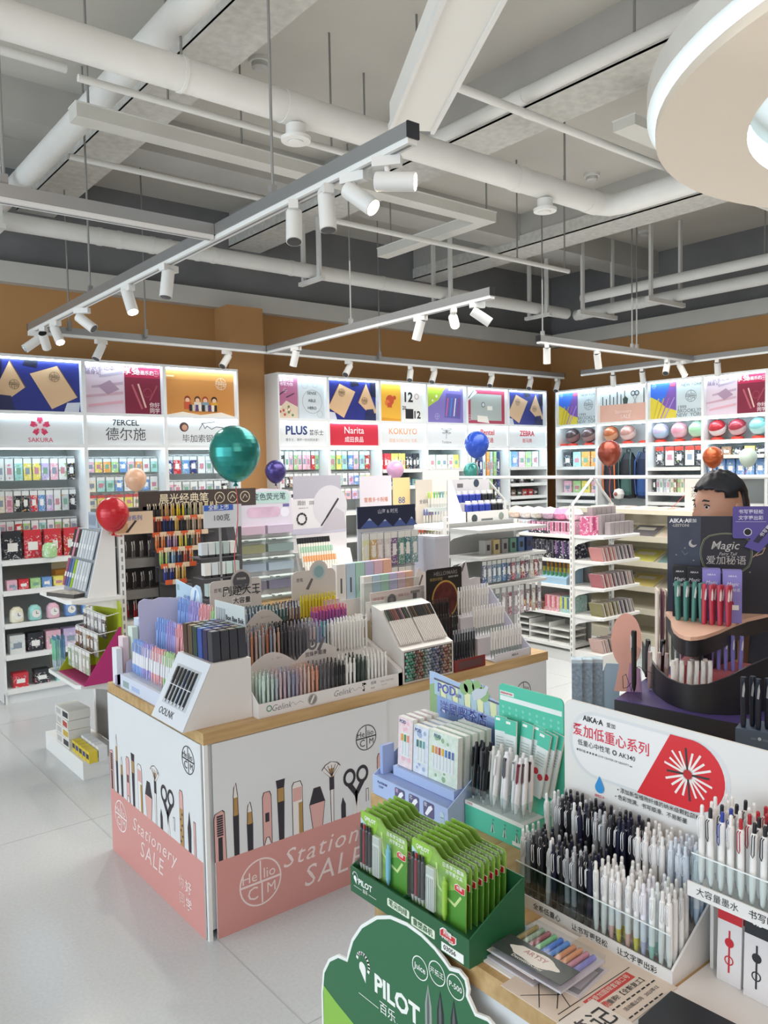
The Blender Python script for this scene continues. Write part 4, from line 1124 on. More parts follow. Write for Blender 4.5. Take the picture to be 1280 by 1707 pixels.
def clip_pen(cols, mx, label, group):
    body, grip, clipc = cols
    k = ('clip_pen', cols)
    if k not in _P:
        _P[k] = [('barrel', MB().lathe([(.001, 0), (.003, .01), (.0062, .03), (.0064, .125), (.006, .13)], [M('#c9c9c9', .3), M(grip, .35), M(body, .3)], 12).mesh()),
                 ('push_button', MB().lathe([(.0042, .13), (.0042, .139), (.003, .141)], M(body, .3), 10).mesh()),
                 ('clip', MB().prism([(-.0028, .086), (.0, .08), (.0028, .086), (.003, .126), (-.003, .126)], -.0105, -.0085, M(clipc, .3)).box(-.003, .003, -.0105, -.005, .122, .128, M(clipc, .3)).mesh())]
    ps = _P[k]
    o = tag(new('gel_pen', ps[0][1], mx=mx), label, 'pen', group)
    for n, me in ps[1:]:
        new(n, me, o)
for i, c in enumerate(cols):
    for j in range(2 if i in (0, 1, 3, 5, 7, 9) else 1):
        x = .014 + i * .0172
        mx = pmx(F3, x, .014 + .022 * j + (.01 if i % 2 else 0), .0622, -6 + jit(3), jit(4), jit(25))
        clip_pen(c, mx, '%s pen, %s clip, in the clear cup of the teal stand' % (nm[i], {'#1b1c22': 'black', '#c9c9c6': 'grey', '#e0e0e0': 'white', '#2d2f6b': 'navy', '#2b2b30': 'dark', '#d3d3d3': 'pale grey', '#7a2a38': 'maroon', '#5a4550': 'plum'}[c[2]]), 'pens in the clear cup of the teal stand, ' + nm[i] + c[2])
def refill_pack(mx, label, group, w, hh, head, dot):
    t = thing('refill_pack', label, 'refill packet', mx=mx, group=group)
    m = MB(); m.box(0, w, 0, .005, 0, hh, M('#dfe6e4', .35)); p = m.build('sleeve', t)
    m = MB(); m.box(0, w, -.0004, 0, hh - .035, hh, M(head)); m.box(.004, w - .018, -.0008, 0, hh - .01, hh - .004, WT)
    if dot:
        m.disc(w * .3, .06, .008, -.0006, M(dot), 14); m.disc(w * .72, .05, .008, -.0006, M(dot), 14)
    for k in range(5):
        m.line([(.005, hh - .05 - k * .007), (w * .8, hh - .05 - k * .007)], .0015, -.0006, M('#9db0ab'))
    m.build('printed_front', p)
    return t
for i, (x, y, sd, dot, lab) in enumerate(((.018, .088, -4, None, 'leftmost'), (.052, .083, -2, None, 'second from the left'), (.078, .1, 3, None, 'third from the left, half hidden'), (.1, .108, 6, None, 'fourth from the left, half hidden'), (.132, .082, 9, '#c8333f', 'frontmost with two red dots'), (.142, .092, 9, '#c8333f', 'just behind the red-dotted front one'), (.15, .105, 10, None, 'rearmost at the right'))):
    refill_pack(F3.m @ Matrix.Translation((x, y, .098 if y > .08 else .098)) @ Matrix.Rotation(R(-5), 4, 'X') @ Matrix.Rotation(R(sd), 4, 'Y'), 'teal-topped white refill packet on the teal stand, ' + lab, 'teal refill packets', .036, .155, '#4fc0a4', dot)

# ------------------------------------------------------------------ white display with the red oval picture
F4 = Frame(1.185, 1.078, TZ0, LEFTWARD)
W4, D4 = .352, .16
t = F4.thing('display_stand', 'white display stand with a red oval picture, packed with black and white pens', 'display stand')
WP = M('#e4e2df', .4)
m = MB(); m.box(0, W4, 0, D4, 0, .006, WP); m.build('bottom', t)
m = MB(); m.box(-.002, W4 + .002, -.003, 0, 0, .026, WP); fp = m.build('front_lip', t)
text('全系低重心', .0135, BLACK, fp, (.085, -.0035, .013), .02); text('让书写更轻松', .0135, BLACK, fp, (.185, -.0035, .013), .02); text('让文字更出彩', .0135, BLACK, fp, (.285, -.0035, .013), .02)
for x in (-.002, W4 - .002):
    m = MB(); m.prism([(0, 0), (D4, 0), (D4, .13), (.06, .065), (0, .028)], x, x + .004, WP, 'x'); m.build('side_wall', t)
m = MB(); m.box(.003, W4 - .003, .0005, .0015, .006, .086, CLEAR)
for k in range(1, 6):
    m.box(.003, W4 - .003, .002 + .0001 * k, .0022, .03 + .01 * k, .0304 + .01 * k, M('#d8e0e0', .2)) if k in (1,) else None
m.box(.003, W4 - .003, .0003, .0016, .084, .086, M('#eef3f3', .15)); m.build('clear_front', t)
m = MB(); m.box(.003, W4 - .003, .084, D4, .006, .056, WP); m.build('rear_step', t)
WB = .95
m = MB(); m.prism(rrect(0, WB, .0, .385, .02), D4, D4 + .006, WP); h = m.build('header_board', t)
y = D4 - .0006
m = MB(); cap = rrect(.022, .36, .24, .365, .062, 8)
m.prism([(a + (0 if a < .2 else 0), b) for a, b in rrect(.014, .368, .234, .372, .066, 8)], y, D4, M('#d9dbdd', .3)); m.prism(cap, y - .0006, y, M('#eceaea', .35)); m.build('oval_panel', h)
m = MB(); R1 = [(a, y - .001, b) for a, b in rrect(.19, .362, .236, .37, .066, 10)]
pts = [(.178, y - .0012, .236), (.25, y - .0012, .37)] + [(.29 + .068 * math.cos(R(a)), y - .0012, .303 + .067 * math.sin(R(a))) for a in range(85, -90, -10)]
m.poly(pts, M('#d5222b', .4)); m.build('red_field', h)
m = MB()
for k in range(20):
    a = R(18 * k + 5); L = .042 + .006 * (k % 2)
    m.line([(.286 + .008 * math.cos(a), .303 + .008 * math.sin(a)), (.286 + L * math.cos(a), .303 + L * math.sin(a))], .0042, y - .0016, M('#efe6e2' if k % 5 else '#3a2f30'))
m.disc(.286, .303, .009, y - .002, M('#b51d26'), 14); m.build('pen_fan_print', h)
text('AIKA·A', .0155, BLACK, h, (.074, y - .0012, .354), .03); text('爱加', .011, BLACK, h, (.118, y - .0012, .353), .01)
text('爱加低重心系列', .0275, M('#d5324a'), h, (.115, y - .0012, .325), .025, sx=.95); text('低重心中性笔 ◎ AK340', .0135, BLACK, h, (.105, y - .0012, .3), .008); text('●简约版 ● ● ● ● LOW CENTER OF GRAVITY ▬', .006, M('#5a5a5a'), h, (.1, y - .0012, .284), .01)
text('• 添加新型植物纤维的纳米级颗粒颜料', .0108, BLACK, h, (.222, y - .0012, .2275), .008); text('• 色彩饱满、书写顺滑、不易断墨', .0108, BLACK, h, (.206, y - .0012, .2125), .008)
m = MB(); m.poly([(.09, y - .001, .243)] + [(.09 + .011 * math.cos(R(a)), y - .001, .218 + .011 * math.sin(R(a))) for a in range(30, -211, -20)], M('#2f8fd0')); m.build('drop_mark', h); text('植物墨水', .006, M('#d5324a'), h, (.09, y - .001, .2), .02)
# pens: black and clear at the left half, white and pastel at the right
import itertools
nb = 0
def aika_pen(kind, mx, where):
    g = 'pens in the white oval-picture stand, %s, %s' % (kind, where)
    c, words = {'clear': (('#8f9397', '#4a4c50', '#b9bcc0'), 'clear smoky'), 'black': (('#1d1f25', '#17181c', '#2a2b30'), 'black'), 'navy': (('#20233a', '#1b1d2c', '#23253a'), 'navy black'), 'silver': (('#d6d6d6', '#b9bbc0', '#e6e6e6'), 'silver'),
        'white': (('#eeedea', '#eeedea', '#e6e4e0'), 'white'), 'pinkgrip': (('#f0eeec', '#eab9b4', '#ecebe8'), 'white pink-gripped'), 'yellowgrip': (('#f0eeec', '#e6d65a', '#ecebe8'), 'white yellow-gripped'), 'lilacgrip': (('#ecebf2', '#c5c0e0', '#e6e4ec'), 'white lilac-gripped'), 'mintgrip': (('#eaf0ee', '#9fd0c4', '#e6eceA'), 'white mint-gripped'), 'skyblue': (('#dfe8f2', '#c3d8ec', '#e0e6ee'), 'pale blue')}[kind]
    pen('click', c, mx, '%s click pen in the %s of the white stand with red oval' % (words, where), g)
for j in range(8):
    back = j >= 4
    for i in range(21):
        x = .0115 + i * .0164 + jit(.0015)
        yy = (.010 + j * .0175) if not back else (.093 + (j - 4) * .0165)
        z = .0063 if not back else .0563
        left = i < (11 if not back else 13)
        if left:
            kind = ('silver', 'clear', 'black', 'black', 'silver', 'navy', 'black', 'clear', 'clear', 'black', 'navy', 'navy', 'black')[i] if j % 4 < 2 else ('clear', 'black', 'navy', 'black', 'clear', 'black', 'navy', 'black', 'clear', 'black', 'navy', 'navy', 'black')[i]
        else:
            kind = ('white', 'white', 'pinkgrip', 'yellowgrip', 'pinkgrip', 'yellowgrip', 'lilacgrip', 'mintgrip', 'white', 'white')[(i - 11) % 10] if not back else ('white', 'pinkgrip', 'white', 'yellowgrip', 'skyblue', 'skyblue', 'skyblue', 'skyblue')[(i - 13) % 8]
        aika_pen(kind, pmx(F4, x, yy, z, jit(1.5) - 1, jit(2), jit(30)), 'rear tier' if back else 'front tier')

# raised white tray beside it, with refill packets below
F5 = Frame(1.205, .707, .7234, LEFTWARD)
t = F5.thing('display_stand', 'raised white tray of white pens on side supports, at the right edge', 'display stand')
W5 = .5
m = MB(); m.box(0, W5, 0, .135, .16, .166, WP); m.build('tray_floor', t)
m = MB(); m.box(-.002, W5, -.003, 0, .156, .181, WP); fp = m.build('front_lip', t)
text('大容量墨水', .0145, BLACK, fp, (.05, -.0035, .1685), 0); text('书写时间维', .0145, BLACK, fp, (.138, -.0035, .1685), .02)
m = MB(); m.box(.003, W5, .0005, .0015, .166, .23, CLEAR); m.box(.0025, .004, .0015, .1, .166, .23, CLEAR); m.box(.003, W5, .0003, .0016, .228, .23, M('#eef3f3', .15)); m.build('clear_front', t)
m = MB(); m.box(-.002, .004, .07, .135, 0, .166, WP); m.build('left_support', t)
m = MB(); m.box(.004, W5, .129, .135, 0, .16, WP); m.build('rear_support', t)
for j in range(4):
    for i in range(13):
        kind = ((('#efedea', '#efedea', '#ebe9e6', '#f1f1f1'), 'all white'), (('#efedea', '#efedea', '#23252b', '#23252b'), 'black-clipped white'), (('#efedea', '#efedea', '#2b3f9a', '#2b3f9a'), 'blue-clipped white'), (('#efedea', '#efedea', '#ebe9e6', '#d9dadd'), 'wire-clipped white'), (('#efedea', '#efedea', '#b02730', '#b02730'), 'red-clipped white'), (('#efedea', '#efedea', '#1d1e22', '#1d1e22'), 'black-tipped white'))
        c, wd_ = kind[(0, 1, 2, 3, 4, 5, 5, 2, 1, 3, 4, 5, 0)[i] if j < 2 else (0, 0, 1, 0, 4, 4, 5, 1, 0, 3, 4, 5, 0)[i]]
        pen('click', c, pmx(F5, .014 + i * .0172 + jit(.001), .012 + j * .024, .1665, -1 + jit(1), jit(1.5), jit(15)), '%s pen standing in the raised white tray at the right' % wd_, 'pens in the raised white tray, ' + wd_)
for k, (x, c, dk, yy) in enumerate(((.02, '#c2202c', 'red', .052), (.03, '#c2202c', 'red', .06), (.04, '#c2202c', 'red', .068), (.07, '#23252a', 'black', .045), (.08, '#23252a', 'black', .053))):
    t = thing('refill_pack', '%s-headed refill packet marked 0.5 under the raised tray, %s of its colour' % (dk, ('first', 'second', 'third', 'first', 'second')[k]), 'refill packet', mx=F5.m @ Matrix.Translation((x, yy, 0)) @ Matrix.Rotation(R(-2), 4, 'X'), group='refill packets under the raised tray')
    m = MB(); m.box(0, .042, 0, .004, 0, .14, M('#ded9d8', .4)); p = m.build('sleeve', t)
    m = MB(); m.box(0, .042, -.0004, 0, .105, .14, M(c)); m.disc(.021, .07, .008, -.0005, M(c), 14); m.line([(.021, .09), (.021, .02)], .003, -.0006, M(c)); m.disc(.021, .04, .008, -.0007, M(c), 14, .006); m.build('printed_front', p); text('0.5', .014, WT, p, (.021, -.001, .128), .02)

# ------------------------------------------------------------------ flat things at the front of the near table
def flat(name, label, cat, x, y, z, rz, group=None):
    return thing(name, label, cat, (x, y, z), R(rz), group)
t = flat('counter_mat', 'white acrylic mat lying along the oak counter edge', 'mat', .992, -.2, .7201, 0)
m = MB(); m.prism([(0, 0), (.5, 0), (.5, .917), (.186, .917), (.186, 1.2), (0, 1.2)], 0, .003, M('#e6e2dd', .3), 'z'); m.build('sheet', t)
ZM = .7234
def hl_pack(label, x, y, z, rz, cols, dark):
    t = flat('highlighter_set', label, 'pen set', x, y, z, rz)
    m = MB(); m.box(-.075, .075, -.062, .062, 0, .004, M('#cfc9cf', .4)); m.build('tray', t)
    n = len(cols)
    for k, c in enumerate(cols):
        xx = -.062 + k * (.124 / (n - 1))
        m = MB(); m.tube([(xx, -.045, .009), (xx, .05, .009)], .0048, M(c, .35), 8); m.build('highlighter', t)
    if dark:
        m = MB(); m.box(-.075, .075, -.0625, -.01, .0145, .0155, M('#3b423f', .4)); p = m.build('printed_band', t)
        m = MB(); m.prism([(.05 * math.cos(R(a)) * (1 + .08 * math.cos(R(6 * a))), -.036 + .017 * math.sin(R(a)) * (1 + .12 * math.cos(R(5 * a)))) for a in range(0, 360, 12)], .0155, .0158, M('#e0dcd2'), 'z'); m.build('label_cloud', p)
        q = Matrix.Rotation(R(-90), 4, 'X')
        text('ARTSY', .016, M('#c08f96'), p, (0, -.032, .0162), .01, rot=q); text('DecostineColor', .010, M('#e7e7e0'), p, (0, -.056, .0161), .01, rot=q)
    else:
        m = MB(); m.box(-.075, .075, -.0625, -.03, .0145, .0155, M('#e8dcd4', .4)); p = m.build('printed_band', t); q = Matrix.Rotation(R(-90), 4, 'X'); text('SNACKS', .014, M('#d9a08a'), p, (-.02, -.042, .0162), .01, rot=q); text('0.5', .008, WT, p, (.055, -.05, .0162), .02, rot=q)
    m = MB(); m.box(-.076, .076, -.063, .063, .0, .0145, M('#fafcfd', clear=1)); m.build('clear_case', t)
hl_pack('clear case of rainbow highlighters with a pale label, nearest the green tray', 1.063, .945, ZM, -90, ('#3f78c8', '#5aa0d8', '#8fc98a', '#d0d65a', '#e6b04a', '#e2885a', '#d9776a', '#c96f8c'), False)
hl_pack('clear case of pastel highlighters with a dark label and cloud-shaped badge', 1.064, .893, ZM + .0148, -88, ('#9a8a5a', '#8fa890', '#a0626a', '#7fc08a', '#4f7fd0', '#5a8fd8', '#d0926a', '#d99a72', '#c98a9a', '#8a86c8'), True)
q = Matrix.Rotation(R(-90), 4, 'X')
t = flat('map_sheet', 'beige printed sheet with black lines and red lettering beside the white stand', 'poster', 1.068, .81, ZM, 0)
m = MB(); m.box(-.105, .115, -.095, .1, 0, .0012, M('#d9c9b9', .5)); p = m.build('sheet', t)
m = MB()
def ink(x0, y0, x1, y1, w=.0016):
    d = Vector((x1 - x0, y1 - y0)).normalized() * w / 2
    m.poly([(x0 + d.y, y0 - d.x, .0015), (x1 + d.y, y1 - d.x, .0015), (x1 - d.y, y1 + d.x, .0015), (x0 - d.y, y0 + d.x, .0015)], BLACK)
for a in ((-.1, .02, -.02, .09), (-.08, .0, .0, .06), (-.1, .06, -.05, .02), (-.02, .0, .03, .06), (-.06, -.01, -.03, .05), (.0, .05, .05, .02), (-.09, -.01, .1, -.012), (-.05, .02, .02, .02)):
    ink(*a)
for k in range(9):
    ink(-.02 + k * .014, -.06, -.01 + k * .014, -.06, .003); ink(-.04 + k * .014, -.088, -.03 + k * .014, -.088, .003)
for a in ((-.1, -.02, -.05, -.02), (-.05, -.02, -.05, -.06), (-.05, -.06, -.1, -.06), (-.1, -.06, -.1, -.02)):
    ink(*a)
m.box(-.035, .085, -.034, -.016, .0012, .0015, M('#c8413c')); m.build('drawn_line', p)
text('乌爱加圆规套装口号', .012, M('#e8d9cc'), p, (.025, -.025, .0019), .01, rot=q); text('免费', .016, M('#c8413c'), p, (-.02, -.046, .0019), .02, rot=q); text('重购!【全新复工】', .0125, BLACK, p, (.045, -.046, .0019), .01, rot=q); text('活动截止7月   2023年12', .009, BLACK, p, (.045, -.073, .0019), .01, rot=q); text('80目', .014, BLACK, p, (-.075, -.04, .0019), .01, rot=q)
t = flat('photo_leaflet', 'grey photo leaflet half under the dark-labelled highlighter case', 'leaflet', 1.08, .838, ZM + .0015, 8)
m = MB(); m.box(-.05, .05, -.03, .05, 0, .0012, M('#cfc9cd', .3)); p = m.build('sheet', t)
m = MB(); m.box(-.044, .044, -.024, .03, .0012, .0015, M('#8f8f94', .3)); m.box(-.03, .03, -.02, -.006, .0015, .0018, M('#b9b5be', .3)); m.build('photo_print', p)
t = flat('white_sheet', 'cream sheet with heavy black lettering at the very front counter edge', 'poster', 1.0, .742, ZM + .0015, 0)
m = MB(); m.box(-.05, .05, -.06, .045, 0, .0012, M('#ded6cc', .5)); p = m.build('sheet', t); text('笔记', .045, BLACK, p, (0, .005, .0016), .02, rot=q)
t = flat('dark_box', 'flat black box lying at the bottom edge in front of the white stand', 'box', 1.095, .655, ZM, 3)
m = MB(); m.box(-.04, .06, -.06, .05, 0, .012, M('#22252a', .4)); m.build('carton', t)
t = flat('paper_sheet', 'pale grey paper sheet on the mat right of the white stand', 'paper', 1.15, .5, ZM, 5)
m = MB(); m.box(-.05, .045, -.06, .06, 0, .001, M('#d6cfd0', .5)); m.build('sheet', t)
# ------------------------------------------------------------------ black fairy-tale pen display
BD = 0.82
t = thing('display_stand', 'black and purple two-tier pen display with a dark fairy-tale header board', 'display stand', (0, 0, 0))
DARK = M('#1d1c24', .45); PURP = M('#4a3b78', .5); PINKT = M('#e3b7a0', .55)
m = MB(); m.prism([(2.23, 1.58), (2.29, 1.18), (2.36, .98), (2.85, 1.1), (2.75, 1.72)], .7202, BD - .002, DARK, 'z'); b = m.build('base_box', t)
m = MB(); m.prism([(2.232, 1.578), (2.292, 1.18), (2.362, .985), (2.85, 1.102), (2.75, 1.718)], BD - .002, BD, PURP, 'z'); m.build('purple_top', t)
base_out = [(2.63, 1.74), (2.55, 1.67), (2.45, 1.59), (2.37, 1.512), (2.318, 1.44), (2.297, 1.389), (2.292, 1.34), (2.303, 1.29), (2.34, 1.245), (2.39, 1.212), (2.47, 1.19), (2.6, 1.17)]
tops = [.93, .925, .918, .91, .903, .9, .903, .915, .94, .968, .985, .99]
m = MB()
vs, fs = [], []
n = len(base_out)
for (x, y), z in zip(base_out, tops):
    vs += [(x, y, BD), (x, y, z)]
fs = [(2 * k, 2 * k + 1, 2 * k + 3, 2 * k + 2) for k in range(n - 1)]
m.add(vs, fs, DARK, True)
c = Vector((2.5, 1.42))
inn = [Vector(p) + (c - Vector(p)).normalized() * .008 for p in base_out]
vs = []
for p, z in zip(inn, tops):
    vs += [(p.x, p.y, BD), (p.x, p.y, z)]
m.add(vs, [f[::-1] for f in fs], DARK, True)
vs = []
for p, q, z in zip(base_out, inn, tops):
    vs += [(p[0], p[1], z), (q.x, q.y, z)]
m.add(vs, fs, DARK); m.build('lower_tray_wall', t)
m = MB(); m.prism([tuple(p) for p in inn], BD + .0002, BD + .006, M('#c9737a', .6), 'z'); m.build('lower_tray_floor', t)
m = MB(); m.prism([(2.56, 1.55), (2.53, 1.30), (2.62, 1.2), (2.75, 1.3), (2.7, 1.6)], BD + .0062, .89, M('#c9737a', .6), 'z'); m.build('lower_step', t)
tier = [(2.645, 1.65), (2.55, 1.57), (2.465, 1.517), (2.38, 1.455), (2.33, 1.405), (2.312, 1.375), (2.313, 1.356), (2.335, 1.345), (2.37, 1.34), (2.47, 1.348), (2.6, 1.37), (2.73, 1.385), (2.92, 1.375), (2.93, 1.43), (2.86, 1.5), (2.75, 1.66)]
m = MB(); m.prism(tier, 1.038, 1.05, PINKT, 'z'); m.build('upper_tier_top', t)
tc = Vector((2.66, 1.48))
wall2 = [tuple(Vector(p) + (tc - Vector(p)) * .6) for p in tier]
m = MB(); m.prism(wall2, .8902, 1.0, DARK, 'z'); m.build('upper_tier_body', t)
def rim(pts, z0, z1):
    mm = MB()
    vs = []
    for x, y in pts:
        vs += [(x, y, z0), (x, y, z1)]
    k = len(pts)
    mm.add(vs, [(2 * i, 2 * i + 1, 2 * i + 3, 2 * i + 2) for i in range(k - 1)], DARK, True)
    return mm
rim([tuple(tc + (Vector(p) - tc) * .985) for p in tier[:13]], .985, 1.0385).build('upper_tier_band', t)
a, bb = Vector((2.665, 1.655)), Vector((2.885, 1.335))
HX = (bb - a).length
hrz = math.atan2(bb.y - a.y, bb.x - a.x)
h = new('header_board', None, t, (a.x, a.y, 1.0502), hrz)
m = MB(); m.box(0, HX, 0, .008, 0, .352, M('#262530', .5)); hb = m.build('board', h)
m = MB(); m.poly([(0.002, -.0004, .002), (.11, -.0004, .002), (.115, -.0004, .35), (.002, -.0004, .35)], M('#3d4456', .5, noise=.15, nscale=12)); m.build('moonlit_print', hb)
LG = M('#b9b4b0', .5); YG = M('#8f9a78', .5)
text('AIKA·A', .021, M('#e8e8ea'), h, (.04, -.001, .335), .03); text('爱加', .015, M('#e8e8ea'), h, (.085, -.001, .335), .01); text('-LESTONI', .014, LG, h, (.045, -.001, .318), .02)
m = MB()
fr = []
for k in range(48):
    an = 2 * PI * k / 48
    r = 1 + .07 * math.cos(4 * an)
    fr.append((.2 + .082 * r * max(-1, min(1, 1.25 * math.cos(an))), .218 + .068 * r * max(-1, min(1, 1.25 * math.sin(an)))))
m.line(fr + fr[:1], .002, -.001, YG); m.line([(x * .95 + .01, z * .95 + .011) for x, z in fr + fr[:1]], .001, -.001, YG); m.build('frame_print', h)
text('Magic', .042, LG, h, (.195, -.001, .245), .004, slant=.25); text('Fairy Tail', .016, LG, h, (.205, -.001, .215), .002, slant=.3); text('爱加秘语', .034, LG, h, (.2, -.001, .19), .006)
m = MB(); m.disc(.087, .252, .014, -.001, LG, 16); m.disc(.092, .257, .011, -.0014, M('#3d4456', .5), 16)
for x, z in ((.03, .21), (.06, .235), (.28, .15), (.09, .19), (.3, .3)):
    m.poly([(x - .004, -.001, z), (x, -.001, z - .001), (x + .004, -.001, z), (x, -.001, z + .001)], LG); m.poly([(x, -.001, z - .004), (x + .001, -.001, z), (x, -.001, z + .004), (x - .001, -.001, z)], LG)
m.line([(.05, .225), (.06, .21), (.07, .218)], .0015, -.001, M('#7d8590')); m.line([(.29, .205), (.31, .225), (.33, .24), (.32, .218), (.3, .21)], .0025, -.001, M('#c7a888')); m.build('moon_and_stars', h)
# the purple tag standing out from the header
tg = new('purple_tag', None, h, (.26, -.012, .318))
m = MB(); m.prism(rrect(-.04, .09, -.045, .07, .008), 0, .003, M('#554a92', .5)); m.prism([(.0, -.075), (.05, -.095), (.13, .01), (.09, .06)], -.0005, .003, M('#554a92', .5)); g = m.build('card', tg)
W_ = M('#dcd8ea'); text('书写更轻松', .0165, W_, tg, (.02, -.001, .05), .02); text('文字更出彩', .0165, W_, tg, (.02, -.001, .028), .02)
m = MB(); m.line([(-.03, .015), (.07, .015)], .001, -.001, W_); m.disc(.01, -.022, .014, -.001, W_, 18); m.disc(.01, -.022, .0115, -.0014, BLACK, 18); m.poly([(.028, -.0012, -.055), (.045, -.0012, -.062), (.125, -.0012, .04), (.108, -.0012, .05)], M('#2a2440')); m.build('print', tg)
text('书写更轻松', .016, W_, tg, (.077, -.0018, -.006), .02, roll=R(-52))
def mark(c, clip, x, y, z, lean, label, group, yaw=-128, sc=1):
    mx = Matrix.Translation((x, y, z)) @ Matrix.Rotation(R(yaw) + PI / 2, 4, 'Z') @ Matrix.Rotation(R(lean), 4, 'X') @ Matrix.Rotation(R(jit(2)), 4, 'Y') @ Matrix.Scale(sc, 4)
    pen('marker', (c, clip), mx, label, group)
def mrow(c, clip, p0, p1, n, z, lean, label, group, depth=1, sc=1):
    for k in range(n):
        f = k / max(n - 1, 1)
        for d in range(depth):
            mark(c, clip, p0[0] + (p1[0] - p0[0]) * f + d * .017, p0[1] + (p1[1] - p0[1]) * f + d * .012, z, lean, label, group, sc=sc)
mrow('#eae6e2', '#f4f4f2', (2.33, 1.425), (2.41, 1.345), 6, BD + .0065, 3, 'white capped pen at the rounded front of the lower black tray', 'white pens in the lower black tray', 1, 1)
mrow('#eae6e2', '#f4f4f2', (2.36, 1.43), (2.42, 1.37), 3, BD + .0065, 3, 'white capped pen at the rounded front of the lower black tray', 'white pens in the lower black tray', 1, 1)
mrow('#c9b2ae', '#d9d2cf', (2.41, 1.565), (2.43, 1.515), 3, BD + .0065, 5, 'dusty pink capped pen left of the white ones in the lower tray', 'dusty pink pens in the lower black tray', 1, .95)
mrow('#23232a', '#e6e6e8', (2.53, 1.655), (2.565, 1.615), 2, BD + .0065, 4, 'black capped pen with a white clip at the back of the lower tray', 'black pens in the lower black tray', 2)
mrow('#8480c9', '#dddcec', (2.565, 1.452), (2.605, 1.345), 6, .8905, 2, 'lavender capped pen on the step of the lower tray', 'lavender pens in the lower black tray', 1, .9)
mrow('#4f8a82', '#dfe9e6', (2.535, 1.535), (2.55, 1.455), 4, 1.0503, 0, 'teal green capped pen standing on the pink upper tier', 'teal green pens on the upper tier', 1)
mrow('#4f8a82', '#dfe9e6', (2.552, 1.54), (2.567, 1.46), 4, 1.0503, 0, 'teal green capped pen standing on the pink upper tier', 'teal green pens on the upper tier', 1)
mrow('#b8394e', '#e9dcdc', (2.53, 1.435), (2.55, 1.36), 4, 1.0503, 0, 'crimson capped pen standing on the pink upper tier', 'crimson pens on the upper tier', 1)
mrow('#b8394e', '#e9dcdc', (2.548, 1.44), (2.568, 1.365), 4, 1.0503, 0, 'crimson capped pen standing on the pink upper tier', 'crimson pens on the upper tier', 1)
def tall_box(x, y, w, d, h_, c, label, txtc, clip=False):
    t = thing('pen_carton', label, 'box', (x, y, 1.0503), R(-58))
    m = MB(); m.box(0, w, 0, d, 0, h_, M(c, .5)); f = m.build('carton', t)
    text('AIKA·A', .0085, M(txtc), f, (w / 2, -.0006, h_ - .018), .02); text('Magic', .017, M(txtc), f, (w / 2, -.0006, h_ - .045), 0, slant=.25); text('爱加秘语', .012, M(txtc), f, (w / 2, -.0006, h_ - .066), 0)
    if clip:
        m = MB(); m.prism(rrect(.008, .034, .045, .075, .005), -.002, 0, M('#8a2a44')); m.box(.022, .05, -.003, -.002, .045, .062, WT); m.build('sticker', f)
tall_box(2.6, 1.405, .06, .055, .178, '#8b83c8', 'lavender pen carton on the upper tier, the front one of the pair', '#e6e2f4', True)
tall_box(2.592, 1.475, .058, .05, .178, '#8b83c8', 'lavender pen carton on the upper tier, half behind the front one', '#e6e2f4')
tall_box(2.585, 1.585, .048, .05, .18, '#17171d', 'black pen carton on the upper tier behind the teal pens, left one', '#d6d4da')
tall_box(2.595, 1.535, .048, .05, .18, '#17171d', 'black pen carton on the upper tier behind the teal pens, right one', '#d6d4da')
# clear price stickers and pen cup fronts
# sample pen on a cord, in a clear holder on the base
t = thing('sample_pen', 'black sample pen upright in a clear holder with a looped cord', 'pen', (2.29, 1.545, BD + .0005), R(-125))
m = MB(); m.lathe([(.0015, .02), (.005, .03), (.0078, .05), (.0082, .14), (.0085, .14), (.0088, .222), (.007, .226)], BLACK, 14); m.build('barrel', t)
m = MB(); m.prism([(-.003, .16), (.003, .16), (.004, .205), (-.004, .212)], -.011, -.009, M('#d8d8da')); m.build('clip', t)
m = MB(); m.tube([(.0, -.009, .17), (.035, -.02, .15), (.045, -.02, .09), (.03, -.02, .03), (-.02, -.02, .075), (-.05, -.02, .06), (-.045, -.02, .02), (-.005, -.02, .035), (.0, -.01, .05)], .0011, BLACK, 6)
m.tube([(.008, 0, .1), (.04, .0, .115), (.08, .03, .1)], .0011, BLACK, 6); m.build('cord', t)
m = MB(); m.box(-.045, .035, .012, .014, .0, .17, CLEAR); m.box(-.045, .045, -.03, .014, 0, .003, CLEAR); m.build('clear_holder', t)
# pink oval cut-out behind it
t = thing('oval_board', 'pink oval cut-out board standing behind the sample pen', 'sign', (2.335, 1.605, BD + .0005), R(-52))
m = MB(); m.prism([(.05 * math.cos(R(a)), .175 + .095 * math.sin(R(a))) for a in range(-70, 251, 12)] + [(-.04, 0), (.04, 0)], 0, .003, M('#dfa899', .6)); m.build('board', t)
m = MB(); m.prism([(.0, 0), (.05, 0), (.045, .08), (.01, .1)], -.002, 0, M('#b98ab0', .6)); m.build('lilac_foot', t)
# pale blue triangle board and plastic-wrapped packs
t = thing('slanted_board', 'pale blue slanted board beside the wrapped grey packs', 'sign', (2.36, 1.742, .7202), R(-52))
m = MB(); m.prism([(-.035, 0), (.075, 0), (.075, .17), (.03, .17)], 0, .004, M('#9fb9cc', .5)); m.build('board', t)
for k in range(3):
    t = thing('wrapped_pack', 'grey checked pack in clear wrapping, %s from the left beside the pale blue board' % ('leftmost', 'second', 'third')[k], 'wrapped pack', (2.305 + k * .03, 1.79 - k * .022, .7202), R(-52), 'grey wrapped packs')
    m = MB(); m.box(-.018, .018, -.01, .035, .006, .17, M('#8f9fb2', .6, noise=.3, nscale=90)); m.build('pack', t)
    m = MB(); m.box(-.019, .019, -.012, .037, 0, .185, CLEAR); m.box(-.019, .019, -.003, .03, .17, .182, M('#c9d3dc', .3)); m.build('clear_wrap', t)
